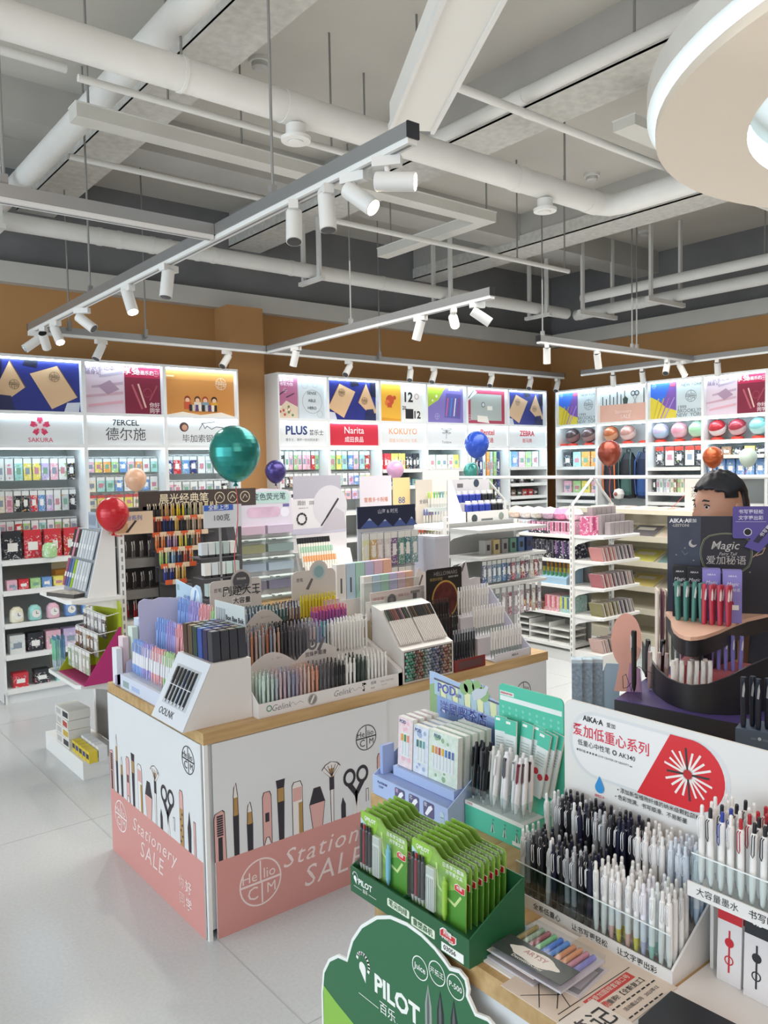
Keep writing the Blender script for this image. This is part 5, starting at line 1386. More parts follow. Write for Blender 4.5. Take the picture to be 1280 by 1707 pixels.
# coloured folders behind the display
for k, c in enumerate(('#e6d9cc', '#8a5a68', '#e4d8c6', '#c6d8d4', '#d0d6e2', '#b98ab0')):
    t = thing('paper_folder', 'upright %s folder left of the dark header board' % ('cream', 'plum', 'sand', 'pale green', 'pale blue', 'mauve')[k], 'folder', (2.70 + k * .016, 1.715 - k * .012, BD + .0005), R(-52))
    m = MB(); m.box(-.003, .003, 0, .1, 0, .295 - k * .004, M(c, .6)); m.build('cover', t)
# navy pens in a slate box at the right edge
t = thing('display_box', 'slate blue box of tall navy pens at the right edge', 'display box', (2.05, 1.06, .7202), R(-75))
m = MB(); m.box(-.01, .22, 0, .1, 0, .168, M('#46566a', .5)); f = m.build('carton', t)
text('▭ BOSS ▭'.replace(' BOSS ', ' ● '), .012, M('#a9b6c4'), f, (.05, -.0006, .148), 0)
FN = Frame(2.05, 1.06, .7202, R(-75))
for k in range(8):
    pen('marker', ('#1c2536', '#a9adb4'), pmx(FN, .006 + k * .0185, .018 + .02 * (k % 2), .1685, 0, 0, 10), 'tall navy pen in the slate blue box', 'navy pens in the slate blue box')

# ------------------------------------------------------------------ the man behind the display
def skin_body(name, verts, edges, radii, mat, parent, sub=2, root=0):
    me = bpy.data.meshes.new('mesh')
    me.from_pydata(verts, edges, [])
    o = new(name, me, parent)
    md = o.modifiers.new('skin', 'SKIN')
    md.use_smooth_shade = True
    for i, r in enumerate(radii):
        sv = me.skin_vertices[0].data[i]
        sv.radius = r if isinstance(r, tuple) else (r, r)
        sv.use_root = (i == root)
    s = o.modifiers.new('sub', 'SUBSURF'); s.levels = s.render_levels = sub
    dg = bpy.context.evaluated_depsgraph_get(); dg.update()
    m2 = bpy.data.meshes.new_from_object(o.evaluated_get(dg))
    o.modifiers.clear()
    o.data = m2
    m2.materials.clear(); m2.materials.append(mat)
    for p in m2.polygons:
        p.use_smooth = True
    return o
SKIN = M('#b98a72', .5)
MZ = 1.54
t = thing('person', 'dark-haired person standing behind the black display, looking to the left', 'person', (3.155, 1.70, 0), R(160))
# local +x is where he faces
hz = MZ - .245
J = {'pel': (0, 0, .80), 'sp': (.0, 0, .95), 'ch': (0, 0, 1.12), 'nk': (.01, 0, 1.265), 'hd0': (.02, 0, 1.31)}
V = [(0, 0, .80), (0, 0, .95), (-.01, 0, 1.12), (-.005, 0, 1.235), (.005, 0, 1.29), (.012, 0, 1.33)]
Ed = [(0, 1), (1, 2), (2, 3), (3, 4), (4, 5)]
Rr = [(.15, .11), (.14, .105), (.165, .115), (.1, .08), (.055, .055), (.055, .055)]
for s in (-1, 1):
    b0 = len(V)
    V += [(-.01, s * .17, 1.2), (-.02, s * .215, .98), (.01, s * .225, .80), (.03, s * .222, .735)]
    Ed += [(2, b0), (b0, b0 + 1), (b0 + 1, b0 + 2), (b0 + 2, b0 + 3)]
    Rr += [.06, .047, .034, .028]
    # hand: palm and five fingers
    h0 = len(V)
    V += [(.037, s * .222, .69)]
    Ed += [(b0 + 3, h0)]
    Rr += [(.03, .02)]
    for k, (dy, L) in enumerate(((-.027, .06), (-.009, .072), (.009, .068), (.026, .055))):
        f0 = len(V)
        V += [(.04 - dy, s * .222, .67), (.045 - dy * 1.1, s * .22, .67 - L * .5), (.05 - dy * 1.1, s * .208, .67 - L * .9)]
        Ed += [(h0, f0), (f0, f0 + 1), (f0 + 1, f0 + 2)]
        Rr += [.0095, .009, .0075]
    f0 = len(V)
    V += [(.06, s * .215, .698), (.08, s * .205, .678), (.085, s * .195, .655)]
    Ed += [(h0, f0), (f0, f0 + 1), (f0 + 1, f0 + 2)]
    Rr += [.011, .01, .008]
    l0 = len(V)
    V += [(0, s * .095, .74), (.02, s * .1, .42), (-.01, s * .1, .09), (.0, s * .1, .05), (.11, s * .11, .035)]
    Ed += [(0, l0), (l0, l0 + 1), (l0 + 1, l0 + 2), (l0 + 2, l0 + 3), (l0 + 3, l0 + 4)]
    Rr += [.085, .06, .042, .042, .034]
body = skin_body('body', V, Ed, Rr, SKIN, t)
# head as one shaped ellipsoid with face relief
def head_mesh(grow=0, keep=None, mat=SKIN):
    me = bpy.data.meshes.new('mesh')
    bm = bmesh.new()
    bmesh.ops.create_uvsphere(bm, u_segments=48, v_segments=36, radius=1)
    G = lambda a, w: math.exp(-(a / w) ** 2)
    for v in bm.verts:
        x, y, z = v.co
        d = 1.0
        px, py, pz = x * .105, y * .079, z * .122
        if x > 0:
            px *= .92
            if z < -.1:
                py *= 1 - .28 * (-z)
            if z < 0:
                px *= 1 + .06 * (-z)
        else:
            if z < -.2:
                px *= 1 - .45 * (-z - .2)
        if not grow and x > 0:
            px += .022 * G(y, .13) * G(z + .16, .13) + .012 * G(y, .09) * G(z - .05, .2)      # nose
            for s in (-1, 1):
                px -= .009 * G(y - s * .36, .17) * G(z - .1, .1)                                 # eye sockets
                px += .005 * G(y - s * .36, .25) * G(z - .25, .08)                               # brows
            px += .007 * G(y, .28) * G(z + .47, .07) - .004 * G(y, .3) * G(z + .53, .03)          # lips
            px += .01 * G(y, .25) * G(z + .78, .14)
        v.co = (px * (1 + grow), py * (1 + grow), pz * (1 + grow))
    if keep:
        bmesh.ops.delete(bm, geom=[v for v in bm.verts if not keep(v.co)], context='VERTS')
    bm.to_mesh(me); bm.free()
    me.materials.append(mat)
    for p in me.polygons:
        p.use_smooth = True
    return me
HC = (.025, 0, MZ - .135)
hs = 1.12
hm = Matrix.Translation(HC) @ Matrix.Scale(hs, 4)
hd = new('head', head_mesh(), body, mx=hm)
def hair_keep(c):
    x, y, z = c
    line = .045 - (x + .02) * .15 if x < .02 else .04 + (x - .02) * .3
    if abs(y) > .05 and x > -.035:
        line = max(line, .035)
    if x < -.04:
        line = -.05 + (x + .1) * .6
    return z > line
HAIRM = M('#16171f', .5, bump=.4, nscale=120)
hair = head_mesh(.09, hair_keep, HAIRM)
bm = bmesh.new(); bm.from_mesh(hair)
for v in bm.verts:
    if v.co.z > .05:
        k = .004 * math.sin(v.co.x * 160) * math.sin(v.co.y * 190)
        v.co.z += .012 + k
        v.co.x *= 1.03
r = bmesh.ops.solidify(bm, geom=bm.faces[:], thickness=.012)
bm.to_mesh(hair); bm.free()
new('hair', hair, hd)
m = MB()
EYE = M('#e8e0da', .3); IRIS = M('#1d1512', .25); LIDC = M('#3a2620', .6)
for s in (-1, 1):
    m.lathe([(.0, -.011), (.008, -.008), (.0115, 0), (.008, .008), (0, .011)], EYE, 12, (.0765, s * .0285, .012))
m.build('eyeball', hd)
m = MB()
for s in (-1, 1):
    m.lathe([(.0, -.0055), (.004, -.004), (.0055, 0), (.004, .004), (0, .0055)], IRIS, 10, (.0838, s * .0285 + .003, .011))
m.build('iris', hd)
m = MB()
for s in (-1, 1):
    m.tube([(.0845, s * .016, .014), (.0885, s * .0285, .0205), (.080, s * .042, .016)], .0022, LIDC, 6)
m.build('eyelid', hd)
m = MB()
for s in (-1, 1):
    m.tube([(.0905, s * .012, .03), (.0915, s * .026, .036), (.0835, s * .044, .033)], [.0025, .004, .002], HAIRM, 6)
m.build('eyebrow', hd)
for s in (-1, 1):
    me = MB(); me.lathe([(.0, -.03), (.012, -.026), (.017, -.005), (.02, .012), (.014, .028), (0, .031)], SKIN, 12, T=Matrix.Translation((-.012, s * .079, -.004)) @ Matrix.Rotation(R(-s * 14), 4, 'X') @ Matrix.Diagonal((1, .42, 1, 1))); me.build('ear', hd)
m = MB(); m.tube([(.093, -.02, -.056), (.1, 0, -.054), (.093, .02, -.056)], [.002, .0045, .002], M('#a0685e', .5), 8); m.build('mouth', hd)
# clothes: a dark T-shirt and trousers grown over the body
SH = M('#2f3440', .8)
Vs = [(0, 0, .80), (0, 0, .95), (-.01, 0, 1.12), (-.005, 0, 1.225), (0, 0, 1.255)]
Es = [(0, 1), (1, 2), (2, 3), (3, 4)]
Rs = [(.166, .126), (.156, .12), (.18, .13), (.112, .094), (.075, .072)]
for s in (-1, 1):
    b0 = len(Vs); Vs += [(-.01, s * .17, 1.2), (-.02, s * .213, .98), (.03, s * .224, .745)]; Es += [(2, b0), (b0, b0 + 1), (b0 + 1, b0 + 2)]; Rs += [.074, .062, .048]
skin_body('shirt', Vs, Es, Rs, SH, body)
Vt = [(0, 0, .82), (0, 0, .78)]; Et = [(0, 1)]; Rt = [(.158, .12), (.156, .12)]
for s in (-1, 1):
    b0 = len(Vt); Vt += [(0, s * .095, .7), (.02, s * .1, .42), (-.01, s * .1, .1)]; Et += [(1, b0), (b0, b0 + 1), (b0 + 1, b0 + 2)]; Rt += [.098, .074, .06]
skin_body('trousers', Vt, Et, Rt, M('#3a3f4c', .8), body)
for s in (-1, 1):
    m = MB(); m.prism([(-.06, 0), (.15, 0), (.16, .02), (.14, .045), (.06, .075), (-.055, .085)], s * .105 - .045, s * .105 + .045, M('#22242a', .6)); m.build('shoe', body)
# ------------------------------------------------------------------ displays on the main counter
PAL = M('#e2dedb', .5); LIL = M('#c6c4de', .5); GREYT = M('#6d6a70', .5)
ZC = .7202
STOCK = MB()          # the pens of these displays beyond the nearest ones, too many to count
def stock(x, y, z, c, tip=None, h=.14, r=.0052):
    m, t = M(c, .4), M(tip or c, .4)
    STOCK.lathe([(.002, 0), (r, .015), (r, h * .86), (r * .55, h * .88), (r * .55, h)], [m, m, t, t], 6, (x + jit(.0012), y + jit(.0015), z + jit(.003)))
    STOCK.cbox(x, y - r - .0012, z + h * .75, .002, .002, h * .22, t)
def board(label, pts, x, y, z, rz, col, name='display_sign', th=.004):
    t = thing(name, label, 'sign', (x, y, z), rz)
    m = MB(); m.prism(pts, 0, th, M(col, .5)); b = m.build('board', t)
    return t, b

# the slanted white case with boxed fountain pens
CK = Frame(1.128, 2.772, ZC, LEFTWARD)
t = CK.thing('display_stand', 'white case with a slanted front of six dark sample pens and upright pen boxes', 'display stand')
Wc = .262
m = MB(); m.prism([(.0, 0), (.265, 0), (.265, .215), (.112, .215)], 0, Wc, PAL, 'x'); cs = m.build('case', t)
sl = Matrix.Translation((0, 0, 0)) @ Matrix.Rotation(-math.atan2(.112, .215), 4, 'X')
SLH = math.hypot(.112, .215)
fr = new('slanted_front', None, t, mx=sl)
m = MB(); m.box(.0, Wc, -.0022, -.001, .0, SLH, M('#d9dfe6', .4)); m.box(.035, Wc - .035, -.003, -.0022, .06, .205, M('#bfc5ca', .4)); pl = m.build('pen_panel', fr)
text('OOLNK', .034, INKM, pl, (.1, -.0035, .032), -.004)
for k, c in enumerate(('#2c2426', '#3b332c', '#1e2c2a', '#202a44', '#1d1d22', '#26282c')):
    m = MB(); x = .06 + k * .029
    m.tube([(x, -.007, .075), (x, -.007, .135)], .0042, M(c, .35), 8); m.tube([(x, -.007, .136), (x, -.007, .196)], .005, M(c, .35), 8); m.tube([(x, -.007, .065), (x, -.007, .075)], .003, CHROME, 6); m.box(x - .0012, x + .0012, -.0145, -.012, .15, .192, CHROME); m.build('sample_pen', pl)
m = MB(); m.box(.03, Wc - .03, -.0175, -.0165, .13, .1325, M('#e6e6e6', .3)); m.build('holding_band', pl)
bc = ('#4a3630', '#57493a', '#26403a', '#2f4f9a', '#2a2850', '#3d4048')
bn = ('brown', 'olive', 'dark green', 'blue', 'indigo', 'slate')
for j in range(4):
    for k in range(6):
        mx = CK.m @ Matrix.Translation((.014 + k * .04, .125 + j * .034, .2152)) @ Matrix.Rotation(R(jit(1) - 2), 4, 'Y')
        t2 = thing('pen_box', '%s pen box standing in the white case, %s row' % (bn[k] if j == 0 else 'slate grey' if k == 5 else bn[k], ('front', 'second', 'third', 'rear')[j]), 'box', mx=mx, group='pen boxes in the white case')
        m = MB(); m.box(0, .034, 0, .03, 0, .105, M(bc[k], .45)); m.build('sleeve', t2)
        m = MB(); m.box(.004, .03, .004, .026, .105, .1065, M(('#8a7f74', '#b6a890', '#9fb0a8', '#9fb8e0', '#8f8fb0', '#a7aab0')[(k + j) % 6], .4)); m.build('end_label', t2)
t, b = board('pale card sign with vertical pen pictures behind the upright pen boxes', [(0, 0), (.23, 0), (.23, .13), (0, .13)], 1.392, 2.775, ZC + .26, LEFTWARD, '#c9d2d2')
m = MB(); m.box(.1, .12, .0, .004, -.26, 0, PAL); m.build('post', t)
m = MB()
for k in range(6):
    m.box(.012 + k * .013, .016 + k * .013, -.0005, 0, .015, .105, M(('#5f5a6a', '#7a5a68', '#4d545c', '#3f4652', '#5a6a7a', '#44404a')[k]))
m.build('pen_picture', b); text('Bon Bae Bok', .026, INKM, b, (.155, -.0006, .075), .03); text('经典礼盒装', .012, M('#7d8488'), b, (.155, -.0006, .045), 0)

# lilac stepped display of slim pens at the counter end
LF = Frame(1.185, 3.225, ZC, LEFTWARD)
t = LF.thing('display_stand', 'lilac stepped display of slim pastel pens at the counter end by the window', 'display stand')
m = MB(); m.prism([(0, 0), (.3, 0), (.3, .2), (.2, .2), (.2, .13), (.11, .13), (.11, .055), (.0, .055)], 0, .43, M('#cfd6e6', .5), 'x'); b = m.build('steps', t)
m = MB(); m.prism([(-.005, 0), (.3, 0), (.3, .33), (.196, .343), (.169, .336), (.131, .345), (.108, .335), (.104, .32), (.105, .137), (.075, .134), (.072, .1), (.045, .09), (.04, .045), (-.005, .042)], -.048, -.043, LIL, 'x'); m.build('stepped_side_wall', t)
m = MB(); m.box(-.043, 0, .02, .3, 0, .04, LIL); m.build('base', t)
m = MB(); m.box(.03, .09, -.0008, 0, .01, .035, M('#93a9a6')); m.box(.12, .2, -.0008, 0, .012, .03, M('#a9bde0')); m.build('printed_patch', b)
names = ('blue', 'lilac', 'pink', 'green')
tiers = ((.045, .0555, ('#dfe3ea', '#7f85d0'), 4), (.15, .1305, None, 4), (.25, .2005, None, 4))
for ti, (yy, zz, _, n) in enumerate(tiers):
    for k in range(26):
        g = min(3, k * 4 // 26)
        c = ('#8aa8e0', '#a9a3dc', '#e6a9b0', '#b5d6a0')[g]
        x = .02 + k * .0155
        o = pen('plain', ('#e6e6ea' if ti == 0 else c, c, c), pmx(LF, x, yy + jit(.003), zz + .0003, -4), 'slim %s fineliner on the %s step of the lilac display' % (names[g], ('lowest', 'middle', 'top')[ti]), 'fineliners on the lilac display, %s %d' % (names[g], ti), 'fineliner')
        stock(LF.p(x, yy + .02).x, LF.p(x, yy + .02).y, zz + ZC, '#e6e6ea' if ti == 0 else c, c)
t, b = board('pale blue sign with a cloud bubble above the lilac stepped display', [(0, 0), (.25, 0), (.25, .17), (.235, .2), (.2, .205), (.17, .19), (0, .21)], 1.5, 3.36, ZC + .19, LEFTWARD, '#b9d3e6')
m = MB(); m.box(.1, .13, .0, .004, -.19, 0, M('#b9d3e6')); m.build('post', t)
m = MB(); m.disc(.19, .15, .045, -.0005, M('#e6f0f6'), 20); m.disc(.215, .125, .03, -.0006, M('#e6f0f6'), 18); m.disc(.17, .125, .03, -.0007, M('#e6f0f6'), 18); m.poly([(.165, -.001, .1), (.178, -.001, .1), (.205, -.001, .18), (.193, -.001, .185)], M('#5a9fd0')); m.box(.012, .035, -.0006, 0, .165, .19, M('#8fb5b5')); m.build('bubble_print', b)
text('学霸\n速干', .035, M('#5e7cc0'), b, (.11, -.0008, .115), .01); text('顺滑书写', .011, M('#6f8fc8'), b, (.04, -.0008, .13), .01); text('速干不脏手', .011, M('#6f8fc8'), b, (.1, -.0008, .05), .01)
for k, (c, h) in enumerate((('#dfe4ea', .15), ('#e3cfd6', .19), ('#cfe0d6', .23), ('#c9d6e6', .26))):
    t = thing('notebook', 'small pastel notebook standing left of the lilac display, %s' % ('outermost', 'second', 'third', 'innermost')[k], 'notebook', (1.2 + k * .035, 3.268 + .018 * (k % 2), ZC), 0)
    m = MB(); m.box(-.012, .012, 0, .05, 0, h, M(c, .5)); m.build('cover', t)
t = thing('price_leaflet', 'pale leaflet lying on the oak top before the lilac display', 'leaflet', (1.19, 3.25, ZC), R(-90))
m = MB(); m.box(-.04, .02, -.002, .0, 0, .001, PAL); m.box(-.05, .08, -.004, .03, 0, .001, M('#c9cbd6')); m.build('sheet', t)

# white gel pen trays along the front edge
G = Frame(1.398, 2.468, ZC, 0)
t = G.thing('display_stand', 'long white stepped display of gel pens along the counter front', 'display stand')
Wg = .66
m = MB(); m.box(0, Wg, 0, .003, 0, .052, PAL); lip = m.build('front_lip', t)
m = MB(); m.prism([(0.003, 0), (.225, 0), (.225, .13), (.17, .13), (.17, .09), (.12, .09), (.12, .004), (.003, .004)], 0.0, Wg - .02, PAL, 'x'); m.prism([(.225, 0), (.31, 0), (.31, .13), (.225, .13)], 0, .43, PAL, 'x'); m.prism([(.31, 0), (.408, 0), (.408, .19), (.34, .19), (.34, .13), (.31, .13)], .125, .43, PAL, 'x'); m.build('steps', t)
m = MB(); m.prism([(0, 0), (.225, 0), (.225, .16), (.15, .13), (.0, .065)], Wg - .02, Wg, PAL, 'x'); e = m.build('right_wall', t)
m = MB(); m.prism([(0, 0), (.14, 0), (.14, .15), (.0, .052)], -.003, 0, PAL, 'x'); m.build('left_wall', t)
m = MB(); m.prism([(.02 + .215 * k / 20, .145 + .052 * math.sin(PI * k / 20)) for k in range(21)] + [(.235, .0), (.02, .0)], .122, .125, M('#d6d0cc', .5)); a1 = m.build('arched_back', t)
m = MB(); m.prism([(.235 + .22 * k / 20, .145 + .055 * math.sin(PI * k / 20)) for k in range(21)] + [(.455, .0), (.235, .0)], .122, .125, M('#d6d0cc', .5)); a2 = m.build('arched_back', t)
m = MB(); m.prism([(.14 + .17 * k / 20, .265 + .055 * math.sin(PI * k / 20)) for k in range(21)] + [(.31, .13), (.14, .13)], .336, .339, M('#d2ccc8', .5)); a3 = m.build('arched_back', t)
for x, tx in ((.14, '全能笔'), ):
    text('。 ᴥ 。'.replace('ᴥ', 'ω'), .016, M('#8a7f7c'), a1, (.155, .1216, .175), 0)
text('双珠更顺滑', .02, INKM, a2, (.325, .1212, .162), .02)
m = MB(); m.disc(.31, .2, .022, .1212, GREYT, 18, .012); m.poly([(.33, .1212, .175), (.345, .1212, .17), (.372, .1212, .22), (.36, .1212, .225)], GREYT); m.disc(.43, .16, .006, .1212, GREYT, 10); m.build('pen_mark', a2)
text('ω ~~~', .015, M('#a07f78'), a3, (.23, .3356, .29), 0)
for s, x, z in (('Gelink', .06, .027), ('Gelink', .33, .027)):
    text(s, .032, GREYT, lip, (x + .03, -.0006, z), -.006, slant=.3)
m = MB()
for x in (.125, .395):
    m.line([(x, .025), (x + .015, .035), (x + .025, .022), (x + .045, .032), (x + .06, .024)], .0012, -.0006, GREYT)
m.disc(.225, .027, .022, -.0006, M('#bdb7b3'), 20); m.disc(.225, .027, .018, -.0008, M('#8a8580'), 18); m.poly([(.214, -.001, .016), (.22, -.001, .012), (.236, -.001, .04), (.229, -.001, .043)], PAL)
for k in range(14):
    m.disc(.455 + .02 * random.random(), .012 + .034 * random.random(), .003, -.0006, INKM, 8)
m.build('drawn_mark', lip)
text('低萌', .014, GREYT, lip, (.512, -.0006, .036), .01); text('Low', .011, GREYT, lip, (.508, -.0006, .018), .01); text('低重心 顺滑不断墨', .008, M('#a09a96'), lip, (.58, -.0006, .034), 0); text('GEL PEN', .007, M('#a09a96'), lip, (.565, -.0006, .02), 0)
m = MB(); m.disc(.04, .03, .012, -.0006, M('#4f8f6a'), 14, .008); m.build('green_mark', e)
row1 = ['#c3d6cc', '#c3d6cc', '#b9cfc9', '#a9b7bb', '#c9b3b6', '#c2a9b3', '#a7a9b8', '#8f97b0', '#9f98a8', '#bda3a6', '#c9b0aa', '#d6b7a8', '#d09a84', '#cf8d74',
        '#5d5c62', '#66656a', '#5d5c62', '#4d4c52', '#2a2a2e', '#222226', '#26262a', '#e6e4e0', '#e9e7e4', '#e3e1dc', '#35443e', '#2e3d38', '#33453f', '#e0e4dc', '#e9e7e4', '#e9e7e4', '#e6e2de', '#ebe9e6', '#e9e7e4']
def cn(c):
    return {'#c3': 'mint', '#b9': 'mint', '#a9': 'grey blue', '#c9': 'dusty pink', '#c2': 'mauve', '#a7': 'mauve', '#8f': 'blue grey', '#9f': 'mauve', '#bd': 'rose', '#d6': 'peach', '#d0': 'terracotta', '#cf': 'terracotta', '#5d': 'dark grey', '#66': 'dark grey', '#4d': 'dark grey', '#2a': 'black', '#22': 'black', '#26': 'black', '#35': 'dark green', '#2e': 'dark green', '#33': 'dark green'}.get(c[:3], 'white')
for k, c in enumerate(row1):
    x = .03 + k * .0175
    for j in range(4):
        if j == 0:
            pen('plain', (c, c, c), pmx(G, x + jit(.001), .018, .0043, 0, 0, jit(20)), '%s gel pen in the front row of the long white display' % cn(c), 'front row gel pens, ' + cn(c))
        else:
            q = G.p(x, .018 + .026 * j); stock(q.x, q.y, ZC + .005, c)
mix2 = ['#b9a6a8', '#c2b0ae', '#8f9fb8', '#7f90b0', '#b0bcc4', '#c9b7b0', '#9fa3b0', '#b59a98', '#c9a68f', '#c98f70', '#b9785a', '#4a4a50', '#3f4045', '#57565c', '#66656a', '#5d5c62', '#6d6c70', '#55545a', '#77767a']
for k in range(24):
    for j in range(4):
        c = mix2[(k + j) % len(mix2)] if k > 10 else mix2[(k * 3 + j * 5) % 11]
        q = G.p(.03 + k * .0165, .182 + .03 * j); stock(q.x, q.y, ZC + .0905 if q.y < G.p(0, .17).y else ZC + .1305, c)
for k in range(22):
    for j in range(3):
        c = '#1f2023' if 11 < k < 19 or (19 <= k < 23 and j > 0) else ('#8d8a8a', '#a09c9a', '#77787c', '#b5b0ac')[(k + j) % 4] if k <= 11 else '#dddbd6'
        q = G.p(.04 + k * .0175, .285 + .016 * j); stock(q.x, q.y, ZC + .1305, c, c)
mix3 = ['#8fa3b5', '#7f93a8', '#5a6f80', '#3f4f66', '#6f7f8a', '#4a7a78', '#3f6a68', '#b59f8a', '#8a6f5a', '#5a5a7a', '#3a3f5f', '#6a6f8a']
for k in range(18):
    for j in range(4):
        q = G.p(.135 + k * .0155, .348 + .018 * j); stock(q.x, q.y, ZC + .1905, mix3[(k // 2 + j) % 12], '#c9ced2' if j == 0 else None)
# tall grey board behind them
t, b = board('pale grey header board with a black comic lettering mark behind the gel pens', rrect(0, .24, 0, .235, .02), 1.485, 3.0, ZC + .19, 0, '#cfcac6')
m = MB(); m.box(.0, .24, .0, .004, -.19, 0, M('#cfcac6')); m.build('foot', t)
m = MB(); m.disc(.145, .225, .05, -.0005, M('#bdb9b5'), 22); m.disc(.145, .225, .04, -.0007, M('#55545a'), 22); m.disc(.22, .17, .007, -.0006, M('#4a3a3a'), 10); m.prism(rrect(.1, .19, .125, .16, .008), -.001, 0, M('#e2dedb')); m.build('black_badge', b)
text('刷题大王', .045, M('#f0eeec'), b, (.145, -.0014, .185), .07); text('刷题大王', .045, INKM, b, (.145, -.002, .185), .035); text('大容量', .028, INKM, b, (.145, -.002, .143), .03); text('TITOOK', .012, M('#e6e4e0'), b, (.145, -.0016, .235), .02); text('思笔', .018, GREYT, b, (.035, -.001, .195), .01)
# pastel stepped stand
P2 = Frame(1.838, 2.70, ZC, 0)
t = P2.thing('display_stand', 'stepped stand of yellow, purple, teal and white highlighters behind the gel pens', 'display stand')
m = MB(); m.prism([(0, 0), (.22, 0), (.22, .2), (.14, .2), (.14, .16), (.07, .16), (.07, .11), (.0, .11)], .0, .2, PAL, 'x'); m.build('steps', t)
m = MB(); m.prism(rrect(-.01, .22, 0, .44, .03), .22, .224, M('#d2ccc6', .5)); hb = m.build('header_board', t)
m = MB(); m.disc(.13, .43, .05, .2195, M('#d2ccc6'), 22); m.disc(.13, .43, .036, .219, M('#b9c9c9'), 22); m.disc(.13, .43, .026, .2185, M('#8fb0b5'), 20); m.poly([(.06, .219, .36), (.075, .219, .355), (.1, .219, .4), (.09, .219, .405)], GREYT); m.build('round_emblem', hb)
text('思笔', .018, GREYT, hb, (.03, .219, .4), .01)
m = MB(); m.prism([(0, 0), (.2, 0), (.2, .12), (.14, .2), (.02, .03)], .2, .204, PAL, 'x'); m.build('side_wall', t)
for ti, (yy, zz, c, cap, nm) in enumerate(((.185, .2005, '#e3d23f', '#d9c93a', 'yellow'), (.105, .1605, '#9a5fae', '#d9608a', 'purple'), (.03, .1105, '#2f8f95', '#39a3a6', 'teal'))):
    for k in range(11):
        pen('plain', (c, cap, cap), pmx(P2, .012 + k * .0162, yy, zz + .0003, 0, 0, jit(15)), '%s highlighter on the stepped stand behind the gel pens' % nm, nm + ' highlighters on the stepped stand', 'highlighter', 'highlighter')
        q = P2.p(.012 + k * .0162, yy - .018); stock(q.x, q.y, ZC + zz, c, cap)
for k in range(12):
    for j in range(2):
        stock(1.845 + k * .0155, 2.648 + .03 * j, ZC + .1305, '#e6e4e0', '#efedea')
t = thing('pen_carton', 'small pastel gradient carton beside the yellow highlighters', 'box', (1.95, 2.862, ZC + .2005), 0)
m = MB(); m.box(0, .085, 0, .035, 0, .11, M('#d9c0c8', .5, noise=.25, nscale=14)); f = m.build('carton', t)
m = MB(); m.disc(.03, .02, .011, -.0005, M('#5f7a55'), 12); m.disc(.065, .022, .012, -.0005, M('#4f6f4a'), 12); m.build('leaf_print', f)
for k, (x, z, lab) in enumerate(((2.055, 0, 'lower'), (2.06, .1152, 'upper'))):
    t = thing('kraft_carton', 'tan kraft pen carton, %s of the two stacked beside the brush pen display' % lab, 'box', (x + .012, 2.675, ZC + z), 0)
    m = MB(); m.box(-.01, .095, 0, .06, 0, .115, M('#b9a688', .6)); f = m.build('carton', t)
    m = MB(); m.disc(.02, .05, .012, -.0005, M('#8f7f66'), 14, .009); m.disc(.07, .05, .012, -.0005, M('#8f7f66'), 14, .009); m.box(-.01, .095, -.0005, 0, .09, .1, M('#cfc0a6')); m.build('stamp_print', f)
t = thing('sheet_card', 'white leaning card with a green stamp beside the teal highlighters', 'card', (2.06, 2.69, ZC + .2309), R(-2))
m = MB(); m.box(-.01, .09, 0, .003, 0, .08, PAL); c = m.build('card', t); text('环保笔', .02, M('#55708f'), c, (.04, -.0006, .04), .01)

# brush pen display
PF = Frame(2.062, 2.468, ZC, 0)
t = PF.thing('display_stand', 'pale display with a slanted row of brush pens over a block of hexagonal ends', 'display stand')
m = MB(); m.prism([(0, 0), (.2, 0), (.2, .3), (.14, .285), (.03, .15), (.0, .138)], 0, .28, M('#d8d3ce', .5), 'x'); b = m.build('case', t)
HEXC = ['#3f8f78', '#2f6f5a', '#55453a', '#6f4a3a', '#8a5a42', '#4a5a4a', '#7a8f8a', '#8f9fa8', '#4f6078', '#77708f', '#3a3a48', '#5a4a5a', '#9a6a52', '#7a3f3a', '#8a7a52', '#b08a60']
m = MB()
m.box(.008, .272, -.001, 0, .008, .13, M('#3a3736', .6))
for r_ in range(9):
    for k in range(24):
        x, z = .016 + k * .0148 + (.007 if r_ % 2 else 0), .016 + r_ * .0132
        if x > .266: continue
        c = HEXC[min(15, k * 16 // 18)]
        m.lathe([(.0062, 0), (.0062, .006), (.003, .009)], [M('#d6d2cc', .4) if (r_ + k) % 3 else M(c, .4), M(c, .4)], 6, T=Matrix.Translation((x, -.001, z)) @ Matrix.Rotation(R(90), 4, 'X'))
m.build('hexagonal_pen_ends', b)
sT = Matrix.Translation((0, .03, .15)) @ Matrix.Rotation(-math.atan2(.11, .135), 4, 'X')
for k in range(26):
    if k == 12: continue
    x = .016 + k * .0099
    c = ('#4a4f44', '#3a3f3a', '#5a463f', '#6f4a44', '#7a4f4a', '#8a5a50', '#3a3236', '#5a4458', '#9a7a72', '#2a2a2e')[k % 10] if k < 12 else ('#222226', '#2a2a2e', '#26262a', '#33302e', '#222226', '#4a3f38', '#2e2a2a', '#6a4f38')[k % 8]
    mx = PF.m @ sT @ Matrix.Translation((x, -.0062, .0))
    t2 = thing('brush_pen', 'white brush pen with a %s end on the slanted rack, %s' % ('dark' if k > 12 else 'brownish', ('%s from the left' % ORD[k]) if k < 13 else '%s from the right' % ORD[25 - k]), 'brush pen', mx=mx, group='brush pens on the slanted rack')
    m = MB(); m.lathe([(.003, 0), (.0042, .01), (.0042, .115)], M('#ddd6d0', .4), 8); m.build('barrel', t2)
    m = MB(); m.lathe([(.0045, .115), (.0045, .165), (.0035, .17)], M(c, .4), 8); m.build('cap', t2)
